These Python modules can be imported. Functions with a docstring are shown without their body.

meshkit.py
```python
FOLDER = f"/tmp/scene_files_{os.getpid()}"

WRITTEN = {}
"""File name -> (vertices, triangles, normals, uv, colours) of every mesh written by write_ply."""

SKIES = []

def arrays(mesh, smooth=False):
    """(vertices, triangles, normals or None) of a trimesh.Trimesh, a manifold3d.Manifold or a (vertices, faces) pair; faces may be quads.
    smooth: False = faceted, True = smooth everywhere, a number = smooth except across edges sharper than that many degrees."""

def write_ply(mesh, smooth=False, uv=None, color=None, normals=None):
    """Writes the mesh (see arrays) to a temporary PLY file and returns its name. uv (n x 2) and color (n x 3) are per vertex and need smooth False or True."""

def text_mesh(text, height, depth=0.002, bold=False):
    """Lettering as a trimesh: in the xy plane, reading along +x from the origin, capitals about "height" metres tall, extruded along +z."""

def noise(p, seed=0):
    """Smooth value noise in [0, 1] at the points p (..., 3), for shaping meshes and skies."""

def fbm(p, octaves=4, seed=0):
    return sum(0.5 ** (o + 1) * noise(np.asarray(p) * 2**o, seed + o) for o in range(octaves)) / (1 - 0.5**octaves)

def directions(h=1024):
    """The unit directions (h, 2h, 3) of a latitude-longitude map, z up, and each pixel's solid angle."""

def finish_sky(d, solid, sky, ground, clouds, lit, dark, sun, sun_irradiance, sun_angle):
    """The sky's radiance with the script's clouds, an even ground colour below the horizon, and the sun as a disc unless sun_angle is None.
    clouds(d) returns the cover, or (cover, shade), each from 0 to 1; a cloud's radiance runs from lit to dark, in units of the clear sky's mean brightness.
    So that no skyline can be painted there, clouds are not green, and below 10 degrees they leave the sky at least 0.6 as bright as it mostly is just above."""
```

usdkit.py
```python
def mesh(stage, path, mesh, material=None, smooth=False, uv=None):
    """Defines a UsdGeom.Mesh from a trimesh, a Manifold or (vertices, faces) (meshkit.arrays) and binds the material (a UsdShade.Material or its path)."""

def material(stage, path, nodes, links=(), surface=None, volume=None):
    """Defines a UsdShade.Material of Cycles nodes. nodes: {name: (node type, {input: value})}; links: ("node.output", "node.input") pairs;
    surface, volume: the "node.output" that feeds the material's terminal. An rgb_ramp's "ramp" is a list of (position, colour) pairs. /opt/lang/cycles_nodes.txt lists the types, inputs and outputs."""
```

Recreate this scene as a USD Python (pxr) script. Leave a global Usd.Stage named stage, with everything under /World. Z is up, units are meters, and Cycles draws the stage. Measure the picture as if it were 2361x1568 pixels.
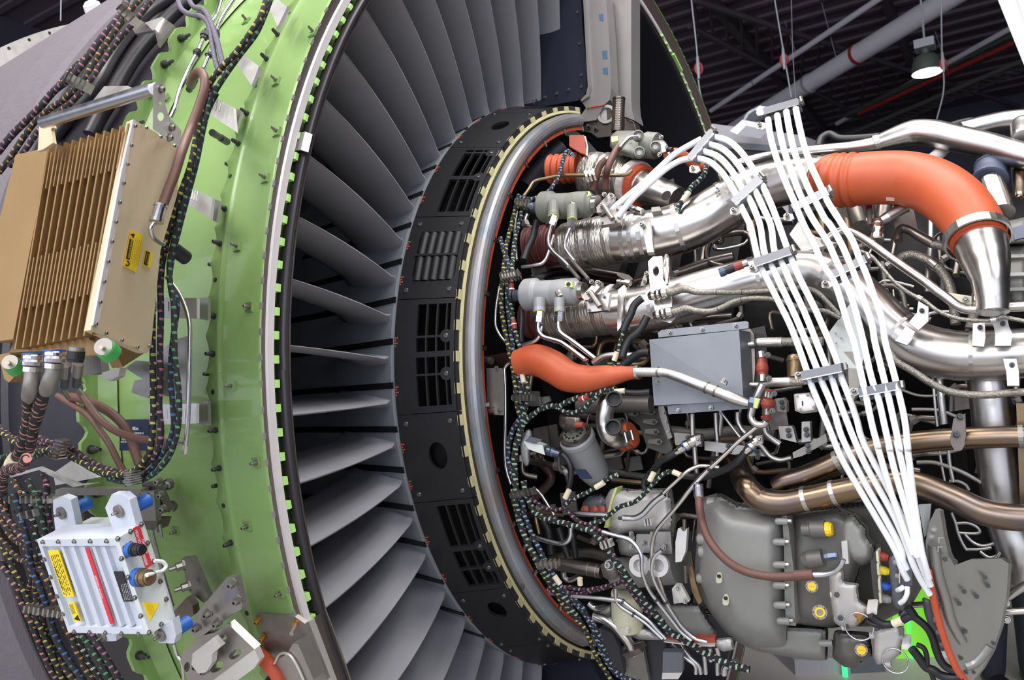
import math, random
import numpy as np, trimesh, usdkit, meshkit
import shapely.geometry as sg, shapely.ops as so, shapely.affinity as sa
from pxr import Usd, UsdGeom, UsdLux, UsdShade, Gf, Sdf

stage = Usd.Stage.CreateInMemory()
UsdGeom.SetStageUpAxis(stage, UsdGeom.Tokens.z)
UsdGeom.SetStageMetersPerUnit(stage, 1.0)
UsdGeom.Xform.Define(stage, '/World'); UsdGeom.Scope.Define(stage, '/World/Looks')
rng = random.Random(7); pi = math.pi

# ------------------------------------------------------------------ camera
# The engine is laid out in "fan radii": its axis is the x axis, +x towards the exhaust, 1 = the inner radius of the fan duct = 1.42 m; the axis is 1.75 m above the floor.
S, AX = 1.42, 1.75
CAM = np.array([0.81729, -1.74020, -0.06006])
FW, RT, UP = np.array([-0.53797, 0.83911, 0.08046]), np.array([0.83898, 0.54225, -0.04554]), np.array([0.08184, -0.04300, 0.99572])
FPX, CX, CY = 1900.0, 1180.5, 784.0
cam = UsdGeom.Camera.Define(stage, '/World/camera')
M = np.eye(4); M[0, :3], M[1, :3], M[2, :3] = RT, UP, -FW; M[3, :3] = CAM * S + [0, 0, AX]
cam.AddTransformOp().Set(Gf.Matrix4d(*map(float, M.ravel())))
cam.CreateHorizontalApertureAttr(36.0); cam.CreateVerticalApertureAttr(36.0 * 1568 / 2361)
cam.CreateFocalLengthAttr(36.0 * FPX / 2361)
cam.CreateClippingRangeAttr(Gf.Vec2f(0.02, 200))
cam.CreateFStopAttr(9.0); cam.CreateFocusDistanceAttr(1.75)
cam.CreateExposureAttr(-0.22)
# ------------------------------------------------------------------ light: a dim hall, lamps on the exhibition trusses above the stand
def rect_light(name, loc, aim, w, h, power, col):
    L = UsdLux.RectLight.Define(stage, '/World/' + name)
    L.CreateWidthAttr(w); L.CreateHeightAttr(h); L.CreateIntensityAttr(power); L.CreateColorAttr(Gf.Vec3f(*col))
    z = np.array(loc, float) - np.array(aim, float); z /= np.linalg.norm(z)
    x = np.cross([0, 1, 0.01], z); x /= np.linalg.norm(x); y = np.cross(z, x)
    m = np.eye(4); m[0, :3], m[1, :3], m[2, :3], m[3, :3] = x, y, z, loc
    UsdGeom.Xformable(L).AddTransformOp().Set(Gf.Matrix4d(*map(float, m.ravel())))
LIGHTS = [('truss_light_front', (-0.6, -4.2, 5.2), (0.2, -0.8, 1.6), 3.4, 1.6, 13.5, (1.0, 0.95, 0.90)),
          ('truss_light_over', (0.4, -0.9, 6.0), (0.2, -0.6, 1.6), 4.5, 1.2, 20, (1.0, 0.97, 0.95)),
          ('truss_light_aft', (3.4, -2.6, 5.0), (0.6, -0.7, 1.6), 2.0, 1.6, 12, (0.96, 0.97, 1.0)),
          ('truss_light_low', (1.5, -6.0, 3.2), (0.2, -1.0, 1.5), 3.0, 1.4, 6, (1.0, 0.98, 0.96))]
for a in LIGHTS: rect_light(*a)
dome = UsdLux.DomeLight.Define(stage, '/World/hall_ambient_light')
dome.CreateIntensityAttr(0.85); dome.CreateColorAttr(Gf.Vec3f(0.80, 0.86, 1.0))

# ------------------------------------------------------------------ from the photograph to points of the engine
CROP = dict(L1=(0, 0, 3.92), L2=(0, 400, 3.92), L3=(0, 780, 3.92), L4=(0, 1168, 3.92), M1=(560, 0, 3.92), M2=(560, 400, 3.92), M3=(560, 780, 3.92), M4=(560, 1168, 3.92), T1=(1100, 0, 3.92),
            A1=(1100, 300, 5.2267), A2=(1100, 580, 5.2267), A3=(1100, 860, 5.2267), A4=(1100, 1140, 5.2267), A5=(1250, 1268, 5.2267), B0=(1500, 220, 5.2267), B1=(1500, 580, 5.2267), B2=(1500, 860, 5.2267),
            B3=(1500, 1140, 5.2267), C1=(1911, 1268, 5.2267), C2=(1911, 1000, 5.2267), C3=(1911, 740, 5.2267), C4=(1911, 480, 5.2267), C5=(1911, 220, 5.2267), S=(1600, 0, 3.1025), P=(0, 0, 1))
def px(c, x, y): o = CROP[c]; return o[0] + x / o[2], o[1] + y / o[2]
def ray(u, v): return FW + RT * (u - CX) / FPX - UP * (v - CY) / FPX
def dep(P): return float((np.asarray(P) - CAM) @ FW)
def at_y(u, v, y): d = ray(u, v); return CAM + d * (y - CAM[1]) / d[1]
def at_x(u, v, x): d = ray(u, v); return CAM + d * (x - CAM[0]) / d[0]
def at_cyl(u, v, r):
    d = ray(u, v); a = d[1] ** 2 + d[2] ** 2; b = CAM[1] * d[1] + CAM[2] * d[2]; c = CAM[1] ** 2 + CAM[2] ** 2 - r * r
    return CAM + d * ((-b - math.sqrt(max(b * b - a * c, 0))) / a)
def core(u, v, off=0.0):                      # the rough skin of the engine core; off > 0 stands out towards the viewer's side
    y0 = np.interp(v, [180, 300, 450, 650, 900, 1300, 1568], [-0.22, -0.34, -0.46, -0.54, -0.57, -0.56, -0.5])
    return at_y(u, v, y0 - off)
class Plane:
    def __init__(s, A, B, C_):
        s.A = np.asarray(A, float); n = np.cross(np.asarray(B) - s.A, np.asarray(C_) - s.A); s.n = n / np.linalg.norm(n)
        if s.n @ (CAM - s.A) < 0: s.n = -s.n
    def __call__(s, u, v, lift=0.0): d = ray(u, v); return CAM + d * (((s.A + s.n * lift - CAM) @ s.n) / (d @ s.n))
def unit(v): v = np.asarray(v, float); return v / (np.linalg.norm(v) + 1e-12)
# ------------------------------------------------------------------ meshes (engine units)
def cat(ms):
    ms = [m for m in ms if m is not None]
    vs, fs, n = [], [], 0
    for v, f in ms: vs.append(v); fs.append(np.asarray(f) + n); n += len(v)
    return np.vstack(vs), np.vstack(fs)
def spline(P, k=6):
    P = np.asarray(P, float)
    if len(P) < 3: return np.array([P[0] + (P[-1] - P[0]) * t for t in np.linspace(0, 1, 3)])
    Q = np.vstack([2 * P[0] - P[1], P, 2 * P[-1] - P[-2]]); out = []
    for i in range(1, len(Q) - 2):
        p0, p1, p2, p3 = Q[i - 1:i + 3]
        t = np.cumsum([0] + [max(np.linalg.norm(b - a), 1e-6) ** 0.5 for a, b in ((p0, p1), (p1, p2), (p2, p3))])
        for s in np.linspace(t[1], t[2], k, endpoint=False):
            A1 = (t[1] - s) / (t[1] - t[0]) * p0 + (s - t[0]) / (t[1] - t[0]) * p1; A2 = (t[2] - s) / (t[2] - t[1]) * p1 + (s - t[1]) / (t[2] - t[1]) * p2; A3 = (t[3] - s) / (t[3] - t[2]) * p2 + (s - t[2]) / (t[3] - t[2]) * p3
            B1 = (t[2] - s) / (t[2] - t[0]) * A1 + (s - t[0]) / (t[2] - t[0]) * A2; B2 = (t[3] - s) / (t[3] - t[1]) * A2 + (s - t[1]) / (t[3] - t[1]) * A3
            out.append((t[2] - s) / (t[2] - t[1]) * B1 + (s - t[1]) / (t[2] - t[1]) * B2)
    return np.array(out + [P[-1]])
def bent(P, rad, k=5):                        # straight runs with rounded bends, like bent metal tube
    P = [np.asarray(p, float) for p in P]; out = [P[0]]
    for a, b, c in zip(P, P[1:], P[2:]):
        la, lc = np.linalg.norm(a - b), np.linalg.norm(c - b); t = min(rad, la * 0.45, lc * 0.45)
        s, e = b + (a - b) / la * t, b + (c - b) / lc * t
        out += [(1 - q) ** 2 * s + 2 * q * (1 - q) * b + q * q * e for q in np.linspace(0, 1, k)]
    return np.array(out + [P[-1]])
def tube(P, r, n=12, cap=True, uv=False):
    P = np.asarray(P, float); r = np.broadcast_to(np.asarray(r, float), (len(P),))
    T = np.gradient(P, axis=0); T /= np.linalg.norm(T, axis=1, keepdims=True) + 1e-12
    a = np.cross(T[0], [0, 0, 1.0]); a = a if np.linalg.norm(a) > 0.2 else np.cross(T[0], [1.0, 0, 0]); fr = []
    for t in T: a = unit(a - t * (a @ t)); fr.append((a, np.cross(t, a)))
    m = n + 1 if uv else n; ang = np.arange(m) * 2 * pi / n
    V = np.array([p + q * (np.cos(ang)[:, None] * A + np.sin(ang)[:, None] * B) for p, q, (A, B) in zip(P, r, fr)])
    F = []
    for i in range(len(P) - 1):
        for j in range(n):
            k2 = j + 1 if uv else (j + 1) % n
            F += [(i * m + j, i * m + k2, (i + 1) * m + k2), (i * m + j, (i + 1) * m + k2, (i + 1) * m + j)]
    V2 = V.reshape(-1, 3); L = np.concatenate([[0], np.cumsum(np.linalg.norm(np.diff(P, axis=0), axis=1))]) * S
    UVs = np.stack([np.tile(ang / (2 * pi), len(P)), np.repeat(L, m)], -1)
    if cap:
        for i, s in ((0, -1), (len(P) - 1, 1)):
            b = len(V2); V2 = np.vstack([V2, V[i], P[i][None]]); UVs = np.vstack([UVs, UVs[i * m:(i + 1) * m], UVs[i * m:i * m + 1]])
            for j in range(m if not uv else n):
                k2 = (j + 1) % m
                F.append((b + j, b + k2, b + m) if s > 0 else (b + k2, b + j, b + m))
    return (V2, np.array(F), UVs) if uv else (V2, np.array(F))
def frame(n):
    n = unit(n); a = np.cross(n, [0, 0, 1.0]); a = unit(a if np.linalg.norm(a) > 0.1 else np.cross(n, [1.0, 0, 0])); return a, np.cross(n, a), n
def lathe(o, ax, prof, n=16, sharp=True, ph=0.0):    # prof: (height along ax, radius); rings are doubled so that edges stay crisp
    a, b, ax = frame(ax); ang = np.arange(n) * 2 * pi / n + ph; o = np.asarray(o, float)
    c = np.cos(ang)[:, None] * a + np.sin(ang)[:, None] * b; V, F = [], []
    for (h0, r0), (h1, r1) in zip(prof, prof[1:]):
        k = len(V) * n
        V += [o + ax * h0 + c * r0, o + ax * h1 + c * r1]
        for j in range(n):
            q = (j + 1) % n; F += [(k + j, k + q, k + n + q), (k + j, k + n + q, k + n + j)]
    return np.vstack(V), np.array(F)
def bolt(o, n, r, h, kind='hex'):             # washer, head and shank end
    n = unit(n)
    if kind == 'stud': return cat([lathe(o, n, [(0, r * 1.3), (h * .15, r * 1.3), (h * .15, 0)], 10), lathe(o, n, [(h * .15, r), (h * .55, r), (h * .6, r * .55), (h, r * .5), (h, 0)], 8)])
    if kind == 'flat': return cat([lathe(o, n, [(0, r), (h * .7, r), (h, r * .85), (h, r * .55), (h * .4, r * .5), (h * .4, 0)], 12)])
    return cat([lathe(o, n, [(0, r * 1.35), (h * .18, r * 1.35), (h * .18, r)], 12), lathe(o, n, [(h * .18, r), (h * .8, r * .95), (h, r * .8), (h, r * .45), (h * .6, r * .4), (h * .6, 0)], 6)])
def prism(P, vec):                            # a flat polygon (3-D points), pulled along vec
    P = np.asarray(P, float); vec = np.asarray(vec, float); A = P.mean(0); u, s, vt = np.linalg.svd(P - A); e1, e2 = vt[0], vt[1]
    pol = sg.Polygon([((p - A) @ e1, (p - A) @ e2) for p in P]); pol = pol if pol.is_valid else pol.buffer(0)
    return sheet(pol, A, e1, e2, vec)
def sheet(pol, A, e1, e2, vec):               # a shapely polygon (holes allowed) in the frame A, e1, e2, pulled along vec
    out = []
    for g in (pol.geoms if hasattr(pol, 'geoms') else [pol]):
        if g.area < 1e-12: continue
        v, f = trimesh.creation.triangulate_polygon(g, engine='earcut'); V = A + v[:, :1] * e1 + v[:, 1:2] * e2; k = len(V)
        F = [*f] + [t[::-1] + k for t in f]
        V = [V, V + vec]; n = 2 * k; G = []
        for ring in [g.exterior, *g.interiors]:
            c = np.asarray(ring.coords)[:-1]; w = A + c[:, :1] * e1 + c[:, 1:2] * e2; m = len(w); V += [w, w + vec]
            for j in range(m): q = (j + 1) % m; G += [(n + j, n + q, n + m + q), (n + j, n + m + q, n + m + j)]
            n += 2 * m
        out.append((np.vstack(V), np.vstack([np.array(F), np.array(G)])))
    return cat(out) if out else None
def box(o, a, b, c):                          # corner and three edge vectors
    o, a, b, c = (np.asarray(q, float) for q in (o, a, b, c)); V = np.array([o + i * a + j * b + k * c for k in (0, 1) for j in (0, 1) for i in (0, 1)])
    return V, np.array([(0, 2, 3), (0, 3, 1), (4, 5, 7), (4, 7, 6), (0, 1, 5), (0, 5, 4), (2, 6, 7), (2, 7, 3), (0, 4, 6), (0, 6, 2), (1, 3, 7), (1, 7, 5)])
def ringpt(x, r, t): return np.array([x, -r * math.cos(t), r * math.sin(t)])
def revolve(prof, t0=0.0, t1=2 * pi, n=180, smooth_prof=False):   # closed profile [(x, r)] about the engine axis; rings doubled at corners unless smooth
    full = abs(t1 - t0 - 2 * pi) < 1e-6; T = np.linspace(t0, t1, n + 1); P = list(prof) + [prof[0]]; V, F = [], []
    cs, sn = -np.cos(T), np.sin(T)
    def ring(p): return np.stack([np.full(n + 1, p[0]), p[1] * cs, p[1] * sn], -1)
    k = 0
    for a, b in zip(P, P[1:]):
        V += [ring(a), ring(b)]
        for j in range(n): F += [(k + j, k + n + 1 + j + 1, k + j + 1), (k + j, k + n + 1 + j, k + n + 2 + j)]
        k += 2 * (n + 1)
    V = np.vstack(V)
    if smooth_prof:                            # weld the profile's rings so that it shades smoothly
        m = n + 1; V = np.vstack([ring(a) for a in prof]); F = []; L = len(prof)
        for i in range(L):
            for j in range(n): p, q = i * m + j, ((i + 1) % L) * m + j; F += [(p, q + 1, p + 1), (p, q, q + 1)]
    F = np.array(F)
    if not full:
        pol = sg.Polygon(prof); v, f = trimesh.creation.triangulate_polygon(pol, engine='earcut')
        for t, s in ((t0, 1), (t1, -1)):
            w = np.array([ringpt(x, r, t) for x, r in v]); F = np.vstack([F, (f if s > 0 else f[:, ::-1]) + len(V)]); V = np.vstack([V, w])
    return V, F
def arc_sheet(pol, fn, depth, dt):            # a polygon in (s, t) bent onto fn(s, t, height); cut along t so that it follows the curve
    out = []; t0, t1 = pol.bounds[1], pol.bounds[3]; n = max(1, int(math.ceil((t1 - t0) / dt)))
    for i in range(n):
        g = pol.intersection(sg.box(-9, t0 + (t1 - t0) * i / n, 9, t0 + (t1 - t0) * (i + 1) / n))
        for q in (g.geoms if hasattr(g, 'geoms') else [g]):
            if q.geom_type == 'Polygon' and q.area > 1e-9:
                m = sheet(q, np.zeros(3), np.array([1., 0, 0]), np.array([0, 1., 0]), np.array([0, 0, -depth]))
                out.append((np.array([fn(*p) for p in m[0]]), m[1]))
    return cat(out)
# ------------------------------------------------------------------ things, parts and sub-parts; written to the stage at the end
THINGS = []; USED = {}
class Part:
    def __init__(s, name, mesh, mat, smooth, label): s.name, s.mesh, s.mat, s.smooth, s.label, s.kids = name, mesh, mat, smooth, label, []
    def sub(s, name, mesh, mat, smooth=False, label=None): p = Part(name, mesh, mat, smooth, label); s.kids.append(p); return p
class Thing:
    def __init__(s, name, label=None, category=None, group=None, kind=None, world=False):
        s.name, s.label, s.cat, s.group, s.kind, s.world, s.kids = name, label, category, group, kind, world, []; THINGS.append(s)
    sub = Part.sub
    def add(s, name, mesh, mat, smooth=False, label=None): return s.sub(name, mesh, mat, smooth, label)
def solo(name, label, category, mesh, mat, smooth=False, group=None, kind=None, world=False):
    t = Thing(name, label, category, group, kind, world); t.add(name, mesh, mat, smooth); return t
def to_world(v, world): return np.asarray(v, float) if world else np.asarray(v, float) * S + [0, 0, AX]
def number(parent, name):
    k = USED.get((parent, name), 0); USED[(parent, name)] = k + 1; return f'{parent}/{name}' + (f'_{k:03d}' if k else '')
def write_mesh(path, part, base, world):
    v, f = part.mesh[0], part.mesh[1]; uv = part.mesh[2] if len(part.mesh) > 2 else None
    m = usdkit.mesh(stage, path, (to_world(v, world) - base, f), '/World/Looks/' + part.mat, smooth=bool(part.smooth), uv=uv)
    if part.label: m.GetPrim().SetCustomDataByKey('label', part.label)
    return m
def write_all():
    for t in THINGS:
        allv = []
        def walk(ps):
            for p in ps: allv.append(to_world(p.mesh[0], t.world)); walk(p.kids)
        walk(t.kids)
        if not allv: continue
        lo, hi = np.min([a.min(0) for a in allv], 0), np.max([a.max(0) for a in allv], 0); base = np.array([(lo[0] + hi[0]) / 2, (lo[1] + hi[1]) / 2, lo[2]])
        path = number('/World', t.name)
        if len(t.kids) == 1 and not t.kids[0].kids: prim = write_mesh(path, t.kids[0], base, t.world).GetPrim(); UsdGeom.Xformable(prim).AddTranslateOp().Set(Gf.Vec3d(*base))
        else:
            xf = UsdGeom.Xform.Define(stage, path); xf.AddTranslateOp().Set(Gf.Vec3d(*base)); prim = xf.GetPrim()
            for p in t.kids:
                pp = number(path, p.name); write_mesh(pp, p, base, t.world)
                for q in p.kids: write_mesh(number(pp, q.name), q, base, t.world)
        for k, v in (('label', t.label), ('category', t.cat), ('group', t.group), ('kind', t.kind)):
            if v: prim.SetCustomDataByKey(k, v)
# ------------------------------------------------------------------ materials
def lin(c): return tuple(((x / 255 + 0.055) / 1.055) ** 2.4 if x > 10 else x / 255 / 12.92 for x in c)
def mat(name, rgb, rough=0.5, metal=0.0, bump=0.0, bscale=300, var=0.0, vscale=12, coat=0.0, spec=0.5, stretch=None, rvar=0.0, rgb2=None, emit=0):
    """Paint, plastic or metal: var mixes in a second tone in patches, bump is fine grain, stretch gives brushed grain."""
    nodes = {'p': ('principled_bsdf', dict(base_color=lin(rgb), roughness=rough, metallic=metal, coat_weight=coat, coat_roughness=0.08, specular_ior_level=spec)), 't': ('texture_coordinate', {})}
    links = []; vec = 't.object'
    if stretch: nodes['m'] = ('mapping', dict(scale=stretch)); links.append(('t.object', 'm.vector')); vec = 'm.vector'
    if var:
        c2 = lin(rgb2) if rgb2 else tuple(x * (1 - var) for x in lin(rgb))
        nodes['n'] = ('noise_texture', dict(scale=vscale, detail=5, roughness=0.6)); nodes['r'] = ('rgb_ramp', dict(ramp=[(0.35, lin(rgb)), (0.68, c2)]))
        links += [(vec, 'n.vector'), ('n.fac', 'r.fac'), ('r.color', 'p.base_color')]
    if rvar:
        nodes['n2'] = ('noise_texture', dict(scale=vscale * 2, detail=4)); nodes['mr'] = ('map_range', dict(from_min=0.3, from_max=0.7, to_min=max(rough - rvar, 0.03), to_max=rough + rvar, clamp=True))
        links += [(vec, 'n2.vector'), ('n2.fac', 'mr.value'), ('mr.result', 'p.roughness')]
    if bump:
        nodes['n3'] = ('noise_texture', dict(scale=bscale, detail=2)); nodes['b'] = ('bump', dict(strength=bump, distance=0.002)); links += [(vec, 'n3.vector'), ('n3.fac', 'b.height'), ('b.normal', 'p.normal')]
    if emit: nodes['p'][1].update(emission_color=lin(rgb), emission_strength=emit)
    usdkit.material(stage, '/World/Looks/' + name, nodes, links, surface='p.BSDF')
    return name
mat('green_paint', (122, 152, 88), 0.42, coat=0.35, var=0.14, vscale=3, bump=0.03, bscale=90)
mat('green_tab', (176, 226, 128), 0.6)
mat('white_metal', (232, 226, 224), 0.38, metal=0.2, var=0.06, vscale=30)
mat('seal_rubber', (46, 42, 46), 0.4)
mat('dark_gap', (14, 15, 18), 0.6)
mat('duct_grey', (52, 52, 58), 0.6)
mat('duct_panel', (42, 42, 50), 0.55, var=0.15, vscale=2)
mat('vane_grey', (146, 146, 151), 0.58, var=0.10, vscale=6)
mat('hub_grey', (132, 136, 140), 0.42, var=0.1, vscale=6)
mat('black_panel', (30, 30, 33), 0.48, bump=0.06, bscale=260)
mat('black_rubber', (20, 20, 23), 0.5)
mat('yellow_primer', (200, 193, 146), 0.5, var=0.15, vscale=14)
mat('grey_tube_ring', (150, 158, 168), 0.36, metal=0.55, var=0.3, vscale=9, rgb2=(150, 140, 134), rvar=0.1)
mat('groove_dark', (66, 60, 44), 0.45, metal=0.4)
mat('orange_seal', (196, 82, 50), 0.55, var=0.15, vscale=20, bump=0.05, bscale=150)
mat('steel', (206, 202, 196), 0.24, metal=1.0, rvar=0.07, vscale=10)
mat('steel_brushed', (186, 183, 180), 0.36, metal=1.0, rvar=0.08, vscale=14, var=0.12)
mat('steel_dark', (128, 120, 114), 0.38, metal=0.9, var=0.25, vscale=18, rvar=0.08)
mat('steel_dull', (150, 146, 140), 0.5, metal=0.75, var=0.2, vscale=25)
mat('bolt_steel', (140, 138, 134), 0.38, metal=0.9)
mat('bolt_dark', (72, 74, 74), 0.45, metal=0.7)
mat('bolt_gold', (186, 140, 66), 0.35, metal=0.8)
mat('strut_metal', (146, 142, 140), 0.4, metal=0.35, var=0.12, vscale=8, rvar=0.06)
mat('blue_stain', (64, 96, 126), 0.55)
mat('dark_blue_panel', (34, 36, 52), 0.5)
mat('barrel_black', (34, 32, 38), 0.42, var=0.25, vscale=10, bump=0.05, bscale=60)
# ------------------------------------------------------------------ the hall
def wbox(x0, y0, z0, x1, y1, z1): return box((x0, y0, z0), (x1 - x0, 0, 0), (0, y1 - y0, 0), (0, 0, z1 - z0))
mat('brown_edge', (92, 78, 74), 0.45); mat('concrete', (178, 174, 170), 0.5, var=0.15, vscale=0.8)
mat('roof_dark', (96, 82, 92), 0.8)
mat('roof_steel', (80, 72, 78), 0.7)
mat('wall_dark', (70, 68, 84), 0.8)
solo('floor', None, None, wbox(-14, -12, -0.1, 18, 22, 0), 'concrete', kind='structure', world=True)
HC = 9.0
cl = Thing('ceiling', kind='structure', world=True); cl.add('roof_deck', wbox(-14, -12, HC, 18, 22, HC + 0.1), 'roof_dark')
for i in range(60): y = -11.5 + i * 0.55; cl.add('corrugation', wbox(-14, y, HC - 0.06, 18, y + 0.12, HC), 'roof_dark')
solo('wall_back', None, None, wbox(-14, 21.8, 0, 18, 22, HC), 'wall_dark', kind='structure', world=True)
solo('wall_left', None, None, wbox(-14, -12, 0, -13.8, 22, HC), 'wall_dark', kind='structure', world=True)
solo('wall_right', None, None, wbox(17.8, -12, 0, 18, 22, HC), 'wall_dark', kind='structure', world=True)
# ------------------------------------------------------------------ fan case
fc = Thing('fan_case', 'large green painted fan case wrapping the left half of the engine', 'engine casing')
fc.add('case_barrel', revolve([(-0.60, 1.03), (-0.60, 1.0), (-0.02, 1.0), (-0.02, 1.03), (-0.10, 1.040), (-0.315, 1.050), (-0.32, 1.06), (-0.56, 1.062)], n=240), 'green_paint')
fc.add('inner_wall', revolve([(-0.60, 1.0), (-0.60, 0.992), (-0.004, 0.998), (-0.004, 1.002)], n=240), 'duct_panel', label='dark inner wall of the fan duct')
# raised rear band with a scalloped edge, holes and a pressed ridge
def scallop(t): return 0.5 + 0.5 * math.cos(t / math.radians(2.62) * 2 * pi)
band = []
for i in range(0, 1440):
    a = i / 1440 * 2 * pi; band.append((-0.089 + 0.006 * scallop(a), a))
NB = 1440; T = np.linspace(0, 2 * pi, NB + 1)
cols = [(-1, 1.049), (-1, 1.062), (-0.068, 1.062), (-0.064, 1.0645), (-0.058, 1.0645), (-0.054, 1.061), (0.010, 1.061), (0.016, 1.060), (0.013, 1.0585)]
V = np.array([[ringpt((-0.090 + 0.0095 * abs(math.sin(t / math.radians(2.62) * pi)) ** 0.7) if x == -1 else x, r, t) for t in T] for x, r in cols]); m_ = NB + 1
F = []
for i in range(len(cols) - 1):
    for j in range(NB): p, q = i * m_ + j, (i + 1) * m_ + j; F += [(p, p + 1, q + 1), (p, q + 1, q)]
fc.add('rear_band', (V.reshape(-1, 3), np.array(F)), 'green_paint', True)
for k in range(-22, 26):
    t = math.radians(k * 2.62 + 1.31)
    if k % 3 < 2: fc.add('bolt', bolt(ringpt(-0.072, 1.062, t), ringpt(0, 1, t), 0.0030, 0.012), 'bolt_dark')
    else: fc.add('rivet_hole', lathe(ringpt(-0.0745, 1.062, t), ringpt(0, 1, t), [(0, 0.0032), (0.0006, 0.0032), (0.0006, 0)], 10), 'dark_gap')
for k in range(-22, 26):
    if k % 3 == 0: fc.add('bolt', bolt(ringpt(-0.090, 1.05, math.radians(k * 2.62)), ringpt(-0.3, 1, math.radians(k * 2.62)), 0.003, 0.012), 'bolt_dark')
# grub-screw blocks scattered on the band
for c, x, y in (('L1', 2240, 195), ('M1', 45, 195), ('M1', 650, 300), ('M1', 320, 740), ('M1', 325, 1195), ('M2', 220, 45), ('L2', 2160, 660), ('M2', 80, 1210), ('L2', 2275, 1210), ('L3', 2110, 430), ('L3', 2340, 1120), ('M3', 140, 1120), ('L4', 2255, 170), ('M4', 360, 770), ('M4', 60, 170), ('L1', 1505, 885), ('L4', 1610, 215)):
    u, v = px(c, x, y); P = at_cyl(u, v, 1.061); n = unit([0, P[1], P[2]]); tz = np.cross(n, [1, 0, 0])
    b = fc.add('nut_clip', cat([box(P - tz * .006 - [.004, 0, 0], tz * .012, [.008, 0, 0], n * .004), box(P - tz * .006 - [.009, 0, 0], tz * .004, [.006, 0, 0], n * .003), box(P + tz * .002 - [.009, 0, 0], tz * .004, [.006, 0, 0], n * .003)]), 'green_paint')
    b.sub('screw', bolt(P + n * .003, n, 0.0022, 0.010), 'bolt_steel')
# radial flange at the left with scallops and axial bolts
N2 = 900; T2 = np.linspace(0, 2 * pi, N2 + 1); sc = math.radians(3.3)
def flr(t): return 1.096 - 0.012 * max(0, math.cos(t / sc * 2 * pi)) ** 1.2
V = np.array([[ringpt(x, r if r > 0 else flr(t), t) for t in T2] for x, r in ((-0.330, 1.05), (-0.330, -1), (-0.322, -1), (-0.322, 1.068), (-0.300, 1.052))]); m_ = N2 + 1
F = []
for i in range(4):
    for j in range(N2): p, q = i * m_ + j, (i + 1) * m_ + j; F += [(p, p + 1, q + 1), (p, q + 1, q)]
fc.add('forward_flange', (V.reshape(-1, 3), np.array(F)), 'green_paint', False)
for k in range(-18, 22):
    t = (k + 0.5) * sc; fc.add('flange_bolt', bolt(ringpt(-0.322, 1.083, t), (1, 0, 0), 0.0050, 0.024, 'stud'), 'bolt_dark')
# white rear face, gap, tabs and seal
fc.add('rear_face', revolve([(-0.012, 1.0405), (-0.002, 1.0385), (0.0, 1.036), (0.0, 1.026), (-0.003, 1.0245), (-0.02, 1.0245)], n=240), 'white_metal', label='pale bare metal rear face of the case')
fc.add('drip_groove', revolve([(0.0125, 1.0575), (-0.012, 1.0575), (-0.012, 1.0385), (-0.001, 1.0395)], n=240), 'brown_edge', label='thin brown steel edge beside the pale face')
fc.add('gap_floor', revolve([(-0.03, 1.0246), (-0.03, 1.004), (-0.022, 1.004), (-0.022, 1.0246)], n=240), 'dark_gap')
rs = [(-0.004 + 0.009 * math.cos(a), 1.0085 + 0.0068 * math.sin(a)) for a in np.linspace(0, 2 * pi, 12, endpoint=False)]
fc.add('rubber_seal', revolve(rs, n=240, smooth_prof=True), 'seal_rubber', True, label='black rounded rubber seal around the duct opening')
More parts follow.
